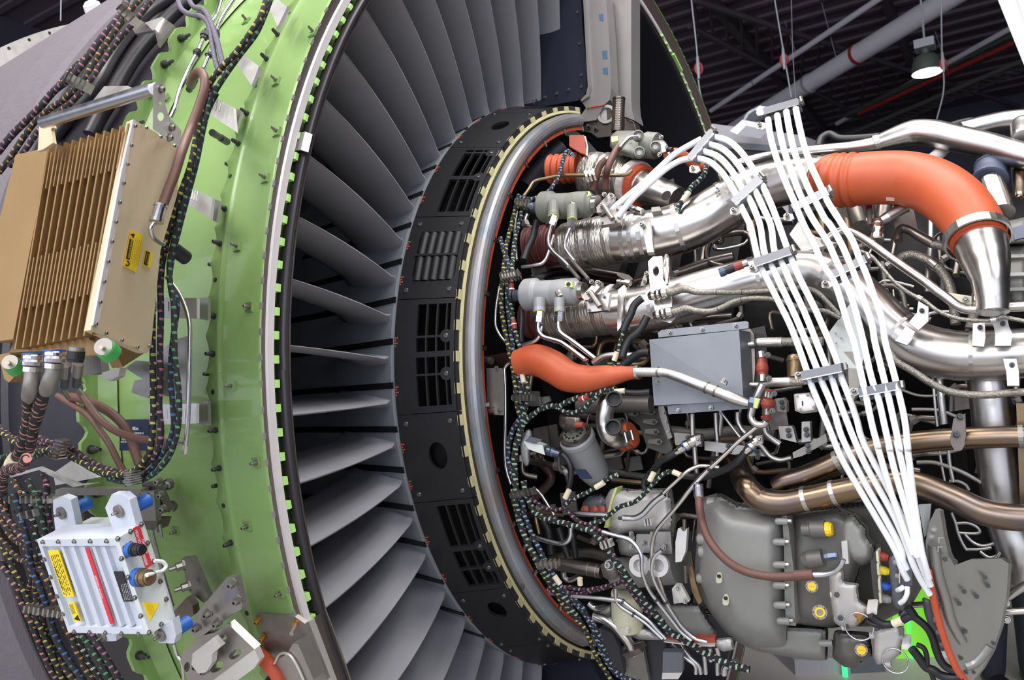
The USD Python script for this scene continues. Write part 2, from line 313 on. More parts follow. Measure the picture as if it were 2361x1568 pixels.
fc.add('seal_lip', revolve([(-0.012, 1.0022), (0.001, 1.0022), (0.001, 0.9995), (-0.012, 0.9995)], n=240), 'steel_dark')
for k in list(range(-18, 40)) + list(range(64, 92)):
    t = math.radians(k * 1.735 + 0.75); d = math.radians(0.29)
    fc.add('edge_clip', revolve([(0.0163, 1.0606), (0.0166, 1.0590), (0.0135, 1.0585), (0.0135, 1.0616), (0.0163, 1.0616)], t - d * .7, t + d * .7, 1), 'strut_metal')
    e_ = .006 if k > 60 else 0
    fc.add('seal_tab', revolve([(-0.02, 1.0248), (-0.001 + e_, 1.0248), (0.0006 + e_, 1.0225), (0.0006 + e_, 1.0180), (-0.02, 1.0178)], t - d, t + d, 1), 'green_tab')
for a, b in ((-32.2, -28.6), (115.8, 119.5)): fc.add('seal_tab', revolve([(-0.02, 1.0252), (0.0012 + (.008 if a > 0 else 0), 1.0252), (0.0012 + (.008 if a > 0 else 0), 1.0178), (-0.02, 1.0178)], math.radians(a), math.radians(b), 12), 'green_tab', label='long green strip at the end of the seal')
for t, w in ((17.6, .8), (-29.0, 1.0)):      # little steel clips where the seal ends
    t = math.radians(t); d = math.radians(w); fc.add('seal_clip', revolve([(-0.012, 1.0255), (0.007, 1.022), (0.012, 1.013), (0.010, 1.013), (0.004, 1.020), (-0.012, 1.023)], t - d, t + d, 4), 'steel_brushed')
# ------------------------------------------------------------------ guide vanes, hub and fan
TIP = [-57, -51.2, -45.5, -39.9, -34.3, -28.9, -23.57, -18.39, -13.34, -8.47, -3.34, 1.84, 6.93, 11.97, 17.28, 22.76, 28.08, 33.78, 39.4, 45.2, 51.4, 57.8, 64.4, 71.2, 78.2]
ROOT = [-75, -68, -61, -54, -46.8, -38.9, -30.35, -23.6, -17.08, -10.8, -4.0, 2.9, 9.73, 16.26, 23.04, 30.09, 36.53, 43.43, 50.25, 56.87, 63.9, 70.7, 77.9, 85, 92]
ORD = ['lowest', 'second', 'third', 'fourth', 'fifth', 'sixth', 'seventh', 'eighth', 'ninth', 'tenth', 'eleventh', 'twelfth', 'thirteenth', 'fourteenth', 'fifteenth', 'sixteenth', 'seventeenth', 'eighteenth', 'nineteenth', 'twentieth', 'twenty-first', 'twenty-second', 'twenty-third', 'twenty-fourth', 'twenty-fifth']
def vane(tt, tr):
    NR, NC = 10, 9; up, lo = [], []
    for i in range(NR + 1):
        s = i / NR; a = math.radians(tr + (tt - tr) * s); r = 0.622 + (0.999 - 0.622) * s; xt = -0.154 + 0.148 * s
        fil = 0.010 * max(0, 1 - s / 0.05) ** 2
        for j in range(NC + 1):
            c = j / NC; x = xt - 0.125 * c; th = (0.0016 + 0.0075 * math.sin(pi * min(1, c * .92 + .04)) ** .8) / 2 + fil
            off = 0.014 * c * c + 0.004 * c
            for h, L in ((1, up), (-1, lo)): L.append(ringpt(x, r, a + (off + h * th) / r))
    k = NC + 1; F = []; n = (NR + 1) * k
    for i in range(NR):
        for j in range(NC):
            p = i * k + j; F += [(p, p + 1, p + k + 1), (p, p + k + 1, p + k), (n + p, n + p + k + 1, n + p + 1), (n + p, n + p + k, n + p + k + 1)]
    for i in range(NR):                       # the blunt trailing edge, crisp
        p = i * k; F += [(p, p + k, n + p + k), (p, n + p + k, n + p)]; p += NC; F += [(p, n + p + k, p + k), (p, n + p, n + p + k)]
    return np.array(up + lo), np.array(F)
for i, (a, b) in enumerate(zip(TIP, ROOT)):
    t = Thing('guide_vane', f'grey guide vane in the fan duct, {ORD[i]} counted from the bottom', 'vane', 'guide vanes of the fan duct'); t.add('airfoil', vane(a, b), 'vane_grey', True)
    t.add('edge_glint', tube([ringpt(-.1535 + .148 * s, .633 + .3655 * s, math.radians(b + (a - b) * ((.633 + .3655 * s - .622) / .377))) for s in np.linspace(0, 1, 9)], .0011, 6), 'strut_metal', True, 'pale strip added as the glint of the trailing edge')  # light-coloured strip added to draw the highlight along the vane edge
hub = Thing('vane_hub', 'grey hub ring that carries the inner ends of the guide vanes', 'hub ring')
hub.add('hub_ring', revolve([(-0.60, 0.60), (-0.60, 0.58), (-0.14, 0.58), (-0.134, 0.642), (-0.14, 0.644), (-0.20, 0.634), (-0.34, 0.618)], n=200), 'hub_grey')
for a, b in zip(ROOT[3:], ROOT[4:]):
    t = math.radians(a + (b - a) * 0.40); d = 0.0085
    hub.add('filler_strip', revolve([(-0.45, 0.612), (-0.34, 0.6225), (-0.20, 0.637), (-0.136, 0.6458), (-0.136, 0.62)], t - d, t + d, 2), 'black_rubber')
fan = Thing('fan_rotor', 'dark fan rotor deep behind the guide vanes', 'fan')
fan.add('backplate', revolve([(-0.60, 0.3), (-0.60, 1.0), (-0.58, 1.0), (-0.58, 0.3)], n=60), 'dark_gap')
for k in range(18):
    a = k * 2 * pi / 18; fan.add('fan_blade', cat([tuple(x) for x in [prism([ringpt(-0.56, 0.6, a), ringpt(-0.50, 0.6, a + .12), ringpt(-0.46, 0.99, a + .28), ringpt(-0.57, 0.99, a + .04)], np.array([0.004, 0, 0]))]]), 'duct_grey')
# ------------------------------------------------------------------ black inner shroud panels
def shroud(s, t, h): return ringpt(-0.1305 + 0.1105 * s + 0.22 * h, 0.6445 - 0.0265 * s + 0.97 * h, math.radians(t))
def hole(x, y, rx, ry): return sa.scale(sg.Point(0, 0).buffer(1, 12), rx, ry), (x, y)
PAN = [(-72, -56.2, 'plain'), (-56.2, -38.2, 'hole'), (-38.2, -20.1, 'grid'), (-20.1, -5.9, 'hole'), (-5.9, 12.3, 'grid'), (12.3, 27.3, 'louver'), (27.3, 45, 'grid'), (45, 62.4, 'hole'), (62.4, 80.5, 'slots')]
LAB = {'plain': 'black blank shroud panel at the very bottom of the inner ring', 'slots': 'black shroud panel with slanted slots at the top of the inner ring'}
for t0, t1, kind in PAN:
    w = t1 - t0; pol = sg.box(0, t0 + 0.06, 1, t1 - 0.06)
    lab = {'grid': {-38.2: 'black grid shroud panel in the lower part of the inner ring', -5.9: 'black grid shroud panel at mid height of the inner ring', 27.3: 'black grid shroud panel above the louvered one'},
           'hole': {-56.2: 'black shroud panel with an oval hole, lowest of its kind', -20.1: 'black shroud panel with a round hole below mid height', 45: 'black shroud panel with an oval hole near the top'},
           'louver': {12.3: 'black shroud panel with ten rounded louvers'}}.get(kind, {}).get(t0) or LAB[kind]
    p = Thing('shroud_panel', lab, 'engine panel'); bars = []
    if kind == 'hole':
        cy = t0 + w * (0.52 if t0 != -56.2 else 0.70); pol = pol.difference(sa.translate(sa.scale(sg.Point(0, 0).buffer(1, 16), 0.15, 2.2), 0.58, cy))
        p.add('recess', revolve([(-0.10, 0.600), (-0.03, 0.585), (-0.03, 0.575), (-0.10, 0.585)], math.radians(cy - 3), math.radians(cy + 3), 4), 'black_rubber')
    if kind in ('grid', 'slots'):
        for i in range(2 if kind == 'grid' else 1):
            for j, (a, b) in enumerate(((.36, .51), (.535, .68), (.705, .84), (.86, .92))):
                h0 = t0 + w * (.06 + .47 * i) if kind == 'grid' else t0 + w * .25; h1 = h0 + w * (.42 if kind == 'grid' else .5)
                pol = pol.difference(sg.box(a, h0, b, h1))
        pads = [(.86, t0 + w * f) for f in ((.27, .515) if t0 == -38.2 else (.33, .66) if t0 == -5.9 else (.515, .9))] if kind == 'grid' else []
        pol = so.unary_union([pol] + [sa.translate(sa.scale(sg.Point(0, 0).buffer(1, 10), .1, 1.05), x, y) for x, y in pads] + ([sg.box(.3, y - .18, .9, y + .18) for x, y in pads]))
        pol = pol.intersection(sg.box(0, t0 + 0.06, 1, t1 - 0.06))
    if kind == 'louver':
        op = sg.box(.2, t0 + w * .2, .86, t0 + w * .82).buffer(-.06).buffer(.06); op = sa.scale(sg.box(-1, -1, 1, 1).buffer(.001), 1, 1)
        a0, a1 = t0 + w * .20, t0 + w * .80; op = sg.Polygon([(.2, a0 + .9), (.3, a0), (.84, a0), (.92, a0 + .8), (.92, a1 - .8), (.86, a1), (.28, a1), (.2, a1 - 1.0)]); pol = pol.difference(op)
    p.add('panel_skin', arc_sheet(pol, shroud, 0.006, 1.2), 'black_panel')
    p.add('aft_lip', revolve([(-0.021, 0.6185), (-0.0175, 0.6195), (-0.0175, 0.604), (-0.021, 0.604)], math.radians(t0 + .1), math.radians(t1 - .1), 16), 'black_panel')
    if kind == 'louver':
        for i in range(2):
            for j in range(5):
                s0 = .22 + j * .14; y0 = t0 + w * (.21 + .305 * i); y1 = y0 + w * .275
                pr = [(s0 + .125 * c_, 0.004 * math.sin(pi * c_) + 0.001 - .004 * c_) for c_ in np.linspace(0, 1, 7)]
                V = np.array([[shroud(a, y, h) for y in np.linspace(y0, y1, 6)] for a, h in pr + [(a, h - .003) for a, h in pr[::-1]]]); F = []
                for q in range(len(pr) * 2):
                    for z in range(5): A, B = q * 6 + z, ((q + 1) % (2 * len(pr))) * 6 + z; F += [(A, A + 1, B + 1), (A, B + 1, B)]
                p.add('louver', (V.reshape(-1, 3), np.array(F)), 'black_panel', True)
        p.add('louver_bar', arc_sheet(sg.box(.18, t0 + w * .49, .92, t0 + w * .515), lambda s, t, h: shroud(s, t, h + .003), 0.006, 1.2), 'black_panel')
        p.add('backing', revolve([(-0.12, 0.632), (-0.02, 0.609), (-0.02, 0.604), (-0.12, 0.627)], math.radians(t0 + 2), math.radians(t1 - 2), 8), 'black_rubber')
    for s, y in ([(.86, t0 + w * .9), (.86, t0 + w * .1), (.13, t0 + w * .9), (.13, t0 + w * .1)] if kind in ('hole', 'louver', 'plain') else pads):
        P = shroud(s, y, 0); p.add('screw', bolt(P, shroud(s, y, 1) - P, 0.0040, 0.0022, 'flat'), 'bolt_steel')
    for k in range(2):
        for j in range(4):
            for i in range(2): y = t0 + w * (.17 + .42 * k) + j * .42; P = shroud(.012 + .028 * i, y, 0); p.add('red_dot', lathe(P, shroud(0, y, 1) - shroud(0, y, 0), [(0, .0016), (.0004, .0016), (.0004, 0)], 6), 'orange_seal') if i == 0 or j % 2 else None
# ------------------------------------------------------------------ yellow ring, grooves and grey tube ring
yr = Thing('yellow_ring', 'pale yellow primed ring with square tabs inside the black shroud', 'ring')
A0, A1 = math.radians(-75.9), math.radians(79.3)
yr.add('ring_face', revolve([(-0.022, 0.6095), (-0.016, 0.6088), (-0.014, 0.6035), (-0.03, 0.6030), (-0.03, 0.6095)], A0, A1, 160), 'yellow_primer')
for k, t in enumerate(np.arange(-73, 79, 5.05)):
    t = math.radians(t); d = math.radians(.85); yr.add('tab', revolve([(-0.022, 0.6185), (-0.0155, 0.6178), (-0.0155, 0.608), (-0.022, 0.608)], t - d, t + d, 2), 'yellow_primer')
gr = Thing('grooved_ring', 'dark bronze grooved ring between the yellow ring and the grey tube', 'ring')
for i, (a, b) in enumerate(((0.6032, 0.6012), (0.6008, 0.5990))): gr.add('rib', revolve([(-0.016, a), (-0.011 - .003 * i, (a + b) / 2), (-0.016, b), (-0.03, b), (-0.03, a)], A0, math.radians(76.5), 160), 'groove_dark')
tp = [(-0.012, 0.5995)] + [(-0.006 + 0.0155 * math.sin(a), 0.5835 + 0.0165 * math.cos(a)) for a in np.linspace(0.1, pi - .2, 9)] + [(-0.02, 0.566), (-0.02, 0.598)]
solo('tube_ring', 'weathered grey metal tube ring framing the engine core', 'ring', revolve(tp, math.radians(-66), math.radians(75.6), 160, smooth_prof=False), 'grey_tube_ring')
os_ = Thing('orange_edge_seal', 'thin orange seal strip along the inner edge of the grey tube ring', 'seal')
for k, (a, b) in enumerate(((-64, -53), (-52, -41), (-40, -29), (-28.2, -18), (-17.2, -6), (-5.2, 4), (5, 14), (15, 25), (26, 36), (37, 46), (47.5, 56), (57.5, 66), (67, 75))):
    os_.add('seal_strip', revolve([(-0.004, 0.5685), (0.002, 0.5685), (0.002, 0.562), (-0.004, 0.562)], math.radians(a), math.radians(b), 12), 'orange_seal')
    os_.add('seal_clip', revolve([(-0.003, 0.570), (0.005, 0.570), (0.005, 0.558), (-0.003, 0.558)], math.radians(b + .1), math.radians(b + .75), 1), 'steel')
# inner bulkhead of the core, behind everything
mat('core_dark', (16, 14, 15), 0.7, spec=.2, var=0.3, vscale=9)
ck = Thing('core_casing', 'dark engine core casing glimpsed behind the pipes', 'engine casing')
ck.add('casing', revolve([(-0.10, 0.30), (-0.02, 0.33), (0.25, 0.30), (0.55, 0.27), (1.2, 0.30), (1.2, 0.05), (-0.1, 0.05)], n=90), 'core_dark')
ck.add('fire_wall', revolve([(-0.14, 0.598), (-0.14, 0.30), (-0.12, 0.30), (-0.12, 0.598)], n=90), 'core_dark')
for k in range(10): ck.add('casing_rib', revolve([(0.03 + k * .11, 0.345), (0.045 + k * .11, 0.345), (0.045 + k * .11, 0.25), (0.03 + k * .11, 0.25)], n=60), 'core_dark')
# ------------------------------------------------------------------ upper strut
def ypoly(c, pts, y): return [at_y(*px(c, a, b), y) for a, b in pts]
st = Thing('upper_strut', 'dark blue strut panel with a pale metal trailing edge above the core', 'strut')
st.add('side_panel', prism(ypoly('P', [(1180, -40), (1338, -40), (1343, 60), (1352, 150), (1353, 205), (1345, 225), (1332, 232), (1222, 250), (1204, 252)], -0.08), [0, 0.012, 0]), 'dark_blue_panel', label='dark blue side panel of the strut')
for a, b in ((910, 110), (930, 395), (945, 680), (945, 785), (828, 812), (722, 848), (615, 882), (535, 815), (518, 525), (540, 912)):
    st.add('screw', bolt(at_y(*px('T1', a, b), -0.0805), (0, -1, 0), 0.0038, 0.003, 'flat'), 'bolt_steel')
st.add('trim_line', prism(ypoly('T1', [(462, -60), (470, -60), (514, 940), (505, 942)], -0.083), [0, 0.004, 0]), 'steel_dull')
st.add('trailing_edge', prism(ypoly('T1', [(950, -120), (1155, -120), (1190, 300), (1208, 700), (1212, 800), (1200, 900), (1160, 940), (985, 975), (935, 905), (985, 850), (1000, 780), (985, 500)], -0.092), [-0.01, 0.06, 0]), 'strut_metal', label='pale metal trailing edge post')
st.add('edge_flange', prism(ypoly('T1', [(955, -120), (972, -120), (1005, 500), (1024, 780), (1010, 870), (945, 915), (935, 905), (985, 850), (1000, 780), (985, 500)], -0.1), [0, 0.01, 0]), 'strut_metal')
for a, b, w, h in ((1130, 460, 45, 75), (1135, 615, 45, 60), (1100, 130, 40, 60)): st.add('stain', prism(ypoly('T1', [(a, b), (a + w, b - 5), (a + w + 4, b + h), (a + 5, b + h - 8)], -0.0925), [0, 0.0004, 0]), 'blue_stain', label='faded blue ink patch')
st2 = Thing('far_strut_post', 'plain pale metal post behind the strut trailing edge', 'strut')
st2.add('post', prism(ypoly('T1', [(1195, -120), (1393, -120), (1392, 900), (1400, 1000), (1425, 1090), (1350, 1060), (1240, 1030), (1215, 800), (1208, 500)], -0.02), [0, 0.05, 0]), 'strut_metal')
foot = Thing('strut_foot', 'dark forged foot bracket under the strut with bolts and skirt', 'bracket')
foot.add('skirt', prism(ypoly('T1', [(985, 975), (1150, 945), (1075, 1085), (905, 1110), (880, 1145), (915, 1075)], -0.12), [0, 0.02, 0]), 'strut_metal')
foot.add('seal_line', prism(ypoly('T1', [(980, 972), (1150, 943), (1152, 950), (984, 980)], -0.125), [0, 0.004, 0]), 'orange_seal')
foot.add('bracket', prism(ypoly('T1', [(885, 1130), (1080, 1075), (1130, 1005), (1150, 950), (1215, 985), (1215, 1230), (1090, 1245), (1030, 1200), (870, 1175)], -0.11), [0, 0.04, 0]), 'steel_dark')
foot.add('pocket', lathe(at_y(*px('T1', 1170, 1035), -0.112), (0.2, -1, 0), [(0, .022), (.003, .021), (.003, .015), (-.002, .013), (-.002, 0)], 18), 'strut_metal', True)
foot.add('cheek', prism(ypoly('T1', [(1335, 1070), (1415, 1100), (1445, 1200), (1330, 1195)], -0.07), [0, 0.03, 0]), 'steel_dark')
foot.add('edge', prism(ypoly('T1', [(1345, 1065), (1418, 1098), (1448, 1200), (1440, 1200), (1410, 1108), (1340, 1076)], -0.074), [0, 0.003, 0]), 'steel')
for a, b in ((1010, 1150), (1070, 1170)): foot.add('bolt', bolt(at_y(*px('T1', a, b), -0.112), (0.3, -1, 0.1), 0.004, 0.012), 'bolt_dark')
cn = Thing('corrugated_nozzle', 'ribbed bronze canister standing below the strut', 'nozzle')
b_, t_ = at_y(*px('T1', 1268, 1190), -0.16), at_y(*px('T1', 1282, 885), -0.16)
L = np.linalg.norm(t_ - b_); rr_ = 56 / 3.92 * dep(b_) / FPX
cn.add('body', lathe(b_, t_ - b_, [(0, rr_)] + [(L * (.02 + .9 * i / 36), rr_ * (1 + .03 * (i % 2))) for i in range(37)] + [(L * .95, rr_ * .9), (L * .95, rr_ * 1.04), (L, rr_ * 1.04), (L, rr_ * .8), (L * .9, rr_ * .8), (L * .9, 0)], 24), 'steel_dark')
# ------------------------------------------------------------------ more materials: woven sleeves, hoses, boxes, stickers
def fleck(name, rgb, period, base=(22, 22, 26), duty=0.30):
    """Black braided sleeve with coloured tracer dashes; uv = (turn, metres along)."""
    nd = {'uv': ('uvmap', {}), 's': ('separate_xyz', {}), 'p': ('principled_bsdf', dict(roughness=0.7)), 'w': ('wave_texture', dict(scale=260.0, distortion=1.0)), 'b': ('bump', dict(strength=0.35, distance=0.001))}
    lk = [('uv.UV', 's.vector'), ('uv.UV', 'w.vector'), ('w.fac', 'b.height'), ('b.normal', 'p.normal')]
    def m(n, op, a, b=None):
        nd[n] = ('math', dict(math_type=op)); 
        for k, q in (('value1', a), ('value2', b)):
            if isinstance(q, str): lk.append((q, f'{n}.{k}'))
            elif q is not None: nd[n][1][k] = q
        return n + '.value'
    t = m('a', 'multiply', 's.y', 1.0 / period); t2 = m('a2', 'multiply', 's.x', 2.0); q = m('q', 'fraction', t); on = m('on', 'less_than', q, duty)
    g = m('g2', 'less_than', m('g1', 'fraction', m('g0', 'add', t2, m('g', 'multiply', t, 0.35))), 0.62); h = m('h2', 'less_than', m('h1', 'fraction', m('h', 'multiply', t, 7.0)), 0.6)
    f = m('f', 'multiply', m('f0', 'multiply', on, g), h)
    nd['mx'] = ('mix_color', dict(a=lin(base), b=lin(rgb))); lk += [(f, 'mx.fac'), ('mx.result', 'p.base_color')]
    usdkit.material(stage, '/World/Looks/' + name, nd, lk, surface='p.BSDF'); return name
FL = dict(pink=(196, 120, 150), orange=(206, 150, 82), yellow=(214, 206, 96), green=(96, 170, 116), blue=(70, 130, 200), white=(216, 226, 206), rose=(222, 150, 140), mint=(180, 214, 190), sky=(150, 180, 215))
for k, c in FL.items(): fleck('sleeve_' + k, c, 0.0135)
for k in ('white', 'mint', 'pink', 'sky', 'yellow'): fleck('core_sleeve_' + k, FL[k], 0.0115, duty=0.34)
mat('grey_sleeve', (96, 90, 104), 0.75, bump=0.6, bscale=400, var=0.4, vscale=160)
mat('brown_hose', (96, 64, 54), 0.55, bump=0.1, bscale=200, var=0.12, vscale=20)
mat('black_hose', (24, 24, 28), 0.5, bump=0.1, bscale=150)
mat('silver_tube', (200, 200, 204), 0.26, metal=1.0, rvar=0.05)
mat('gold_anodised', (158, 128, 86), 0.42, metal=0.25, var=0.1, vscale=10)
mat('gold_fin', (136, 104, 66), 0.45, metal=0.25, var=0.1, vscale=10)
mat('champagne', (236, 216, 184), 0.36, metal=0.35, var=0.1, vscale=6, rvar=0.06)
mat('box_white', (196, 202, 212), 0.42, var=0.04, vscale=8)
mat('box_white_warm', (206, 212, 208), 0.42, var=0.04, vscale=8)
mat('woven_grey', (100, 94, 100), 0.75, var=0.12, vscale=30, stretch=(1, 8, 1), bump=0.35, bscale=60)
mat('aluminium', (214, 212, 208), 0.34, metal=0.6, var=0.08, vscale=14, rvar=0.06)
mat('aluminium_bare', (170, 166, 162), 0.36, metal=0.85, var=0.15, vscale=12, rvar=0.08)
mat('sticker_yellow', (244, 210, 30), 0.45); mat('sticker_red', (206, 50, 62), 0.45); mat('sticker_black', (26, 26, 30), 0.45); mat('print_white', (232, 232, 232), 0.5); mat('print_black', (24, 22, 18), 0.5)
mat('print_faint', (196, 172, 40), 0.5); mat('plate_blue', (22, 34, 62), 0.4); mat('isolator_green', (60, 150, 76), 0.5); mat('isolator_blue', (36, 92, 176), 0.45); mat('tape_cream', (214, 204, 176), 0.7, var=0.15, vscale=60)
mat('connector_blue', (84, 94, 114), 0.35, metal=0.7); mat('bronze', (150, 128, 96), 0.4, metal=0.8, var=0.35, vscale=30, rvar=0.08)
# ------------------------------------------------------------------ builders that take photo positions
def LS(u, v, off=0.0): return at_cyl(u, v, 1.125 + off)          # a little outside the fan case
def pts3(c, P, surf): return [surf(*px(c, *p[:2]), *(p[2:3])) for p in P]
def rad(c, r, P3): return np.array([r / CROP[c][2] * dep(p) / FPX for p in P3])
def line(c, P, r, surf, bend=None, uv=False, n=10, k=6):
    Q = pts3(c, P, surf); W = bent(Q, bend) if bend else spline(Q, k); rr = float(np.mean(rad(c, r, Q)))
    return tube(W, rr, n, uv=uv)
def cable(name, label, cat_, mt, c, P, r, surf, group=None, bend=None, n=10): return solo(name, label, cat_, line(c, P, r, surf, bend, mt.startswith(('sleeve', 'core_sleeve')), n), mt, True, group)
def poly(c, P, surf): return [surf(*px(c, *p[:2]), *(p[2:3])) for p in P]
def plate(c, P, surf, th): Q = poly(c, P, surf); A = np.mean(Q, 0); u, s_, vt = np.linalg.svd(np.array(Q) - A); n = vt[2]; n = n if n @ (CAM - A) > 0 else -n; return prism(Q, -n * th)
def cyl(c, a, b, r, surf, prof=None, n=16):   # a turned part between two photo positions; prof: (0..1 along, radius factor)
    A, B = surf(*px(c, *a[:2]), *a[2:3]), surf(*px(c, *b[:2]), *b[2:3]); R_ = r / CROP[c][2] * dep((A + B) / 2) / FPX; L = np.linalg.norm(B - A)
    return lathe(A, B - A, [(t * L, q * R_) for t, q in (prof or [(0, 0), (0, 1), (1, 1), (1, 0)])], n)
def words(text, A, e1, e2, height, fit=None, bold=False):     # lettering lying in the plane A, e1 (reading direction), e2 (up)
    m = meshkit.text_mesh(text, 1.0, 0.02, bold); v = np.array(m.vertices); s = height
    sx = fit / v[:, 0].max() if fit else s
    n = np.cross(e1, e2); return A + v[:, :1] * sx * e1 + v[:, 1:2] * s * e2 + v[:, 2:3] * 0.02 * s * n, np.array(m.faces)
# ------------------------------------------------------------------ left edge: woven barrel, black barrel, ducts
solo('woven_barrel', 'grey woven composite barrel bulging at the far left', 'engine casing', revolve([(-1.30, 1.08), (-1.25, 1.118), (-0.70, 1.140), (-0.58, 1.134), (-0.562, 1.128), (-0.556, 1.115), (-0.556, 1.08)], n=200), 'woven_grey', 35)
wf = Thing('drilled_flange', 'pale metal flange strip with holes at the far upper left', 'flange')
wf.add('flange_plate', revolve([(-1.262, 1.155), (-1.262, 1.07), (-1.25, 1.07), (-1.25, 1.155)], n=180), 'aluminium')
for k in range(3, 30): t = math.radians(k * 3.1); wf.add('hole', lathe(ringpt(-1.25, 1.146, t), (1, 0, 0), [(0, .004), (.0008, .004), (.0008, 0)], 8), 'dark_gap')
wf.add('white_stud', lathe(at_cyl(218, 26, 1.13), unit([0.2, -0.6, 0.7]), [(0, .02), (.015, .018), (.022, .01), (.024, 0)], 14), 'white_metal', True)
solo('black_barrel', 'smooth black barrel section between the woven barrel and the green flange', 'engine casing', revolve([(-0.556, 1.112), (-0.552, 1.09), (-0.545, 1.082), (-0.34, 1.070), (-0.331, 1.066), (-0.331, 1.02), (-0.556, 1.02)], n=200), 'barrel_black', 25)
du = Thing('ribbed_duct', 'pair of black moulded ducts curving over the barrel at upper left', 'duct')
for P_ in ([(1590, -60), (1330, 120), (1130, 330), (1000, 520), (880, 740), (770, 900), (620, 1060), (480, 1240)], [(1790, -60), (1580, 110), (1400, 300), (1230, 500), (1090, 720), (1000, 900), (900, 1060), (820, 1220)]):
    du.add('duct', line('L1', P_, 66, lambda u, v, o=0: at_cyl(u, v, 1.095), n=14), 'barrel_black', True)
du.add('saddle', plate('L1', [(1310, 205), (1465, 150), (1400, 265), (1380, 275)], lambda u, v, o=0: at_cyl(u, v, 1.135), .004), 'aluminium')
du.add('saddle', plate('L1', [(1465, 150), (1570, 225), (1430, 420), (1395, 270)], lambda u, v, o=0: at_cyl(u, v, 1.132), .004), 'aluminium_bare')
du.add('saddle', plate('L1', [(1190, 255), (1270, 180), (1310, 205), (1380, 275), (1225, 305)], lambda u, v, o=0: at_cyl(u, v, 1.133), .004), 'aluminium_bare')
du.add('collar', line('L1', [(850, 760), (760, 890)], 76, lambda u, v, o=0: at_cyl(u, v, 1.095), n=14), 'steel_dull', True)
du.add('foil_patch', plate('L1', [(940, 780), (1150, 775), (1200, 795), (1120, 860), (830, 920)], lambda u, v, o=0: at_cyl(u, v, 1.14), .003), 'aluminium')
# ------------------------------------------------------------------ harness cables on the left
H1 = [('pink', [(1160, -40), (1080, 150), (900, 370), (780, 530), (640, 700), (480, 830), (370, 960), (230, 1100), (100, 1230), (-20, 1380)], 31, .05, 'thick black cable with pink tracers, nearest the woven barrel at upper left'),
      ('orange', [(1290, -40), (1140, 140), (960, 390), (850, 560), (740, 740), (600, 880), (430, 1000), (310, 1110), (200, 1260), (110, 1400), (-10, 1560)], 27, .055, 'black cable with orange tracers, middle one of the upper left bundle'),
      ('pink', [(1400, -40), (1240, 165), (1040, 400), (900, 600), (800, 750), (650, 920), (500, 1040), (340, 1190), (260, 1310), (190, 1400), (90, 1500)], 26, .05, 'black cable with pink tracers beside the black ducts'),
      ('orange', [(1240, 0), (1040, 260), (830, 480), (700, 580), (560, 730), (420, 900), (300, 1040)], 22, .02, 'thin black cable half hidden under the upper left bundle')]
for c_, P_, r_, o_, lb in H1: cable('harness_cable', lb, 'cable', 'sleeve_' + c_, 'L1', [(*p, o_) for p in P_], r_, LS)
H2 = [('yellow', 'P', [(618, -14), (600, 40), (580, 72), (545, 120), (503, 165), (483, 195), (466, 245), (452, 320), (438, 385), (424, 425), (405, 475), (385, 540), (366, 600), (354, 655), (352, 720), (352, 800), (353, 900), (353, 980), (345, 1040), (322, 1075), (290, 1093), (240, 1090), (180, 1062), (125, 1038), (70, 1040), (20, 1010), (-10, 985)], 7, .055, 'long black cable with yellow tracers hanging in front of the green case'),
      ('green', 'P', [(628, -14), (612, 30), (590, 78), (552, 128), (512, 185), (489, 225), (475, 270), (462, 320), (450, 380), (440, 405), (428, 450), (412, 510), (400, 560), (391, 605), (393, 660), (400, 700), (402, 780), (404, 830), (411, 890), (413, 955), (407, 1005), (388, 1055), (357, 1090), (318, 1110), (268, 1105), (215, 1083), (178, 1062), (133, 1046), (90, 1050), (40, 1080)], 6.5, .05, 'long black cable with green tracers, outermost of the hanging loop'),
      ('pink', 'P', [(496, 200), (478, 240), (460, 300), (446, 370), (424, 440), (404, 500), (384, 560), (374, 610), (370, 660), (371, 720), (369, 800), (369, 870), (367, 940), (371, 995), (365, 1035), (340, 1068), (306, 1088), (255, 1084), (205, 1062), (166, 1035), (128, 1024), (80, 1005)], 7, .05, 'long black cable with pink tracers in the middle of the hanging loop'),
      ('blue', 'P', [(500, 215), (480, 255), (452, 380), (436, 440), (415, 520), (396, 600), (392, 650), (408, 695), (398, 790), (393, 860), (398, 930), (400, 985), (388, 1025), (365, 1060), (340, 1090), (300, 1112), (250, 1104)], 6.2, .045, 'long black cable with blue tracers in the hanging loop')]
for c_, cr, P_, r_, o_, lb in H2: cable('harness_cable', lb, 'cable', 'sleeve_' + c_, cr, [(*p, o_) for p in P_], r_, LS)
for P_, lb in (([(1600, -40), (1640, 80), (1720, 130), (1820, 150), (1890, 230), (1920, 400), (1950, 560), (1985, 660)], 'grey braided cable, lower one dropping from the top edge onto the green case'), ([(1690, -40), (1750, 60), (1840, 90), (1890, 170), (1950, 330), (1990, 480), (2020, 620)], 'grey braided cable, upper one dropping from the top edge onto the green case')):
    cable('braided_cable', lb, 'cable', 'grey_sleeve', 'L1', [(*p, .04) for p in P_], 24, LS)
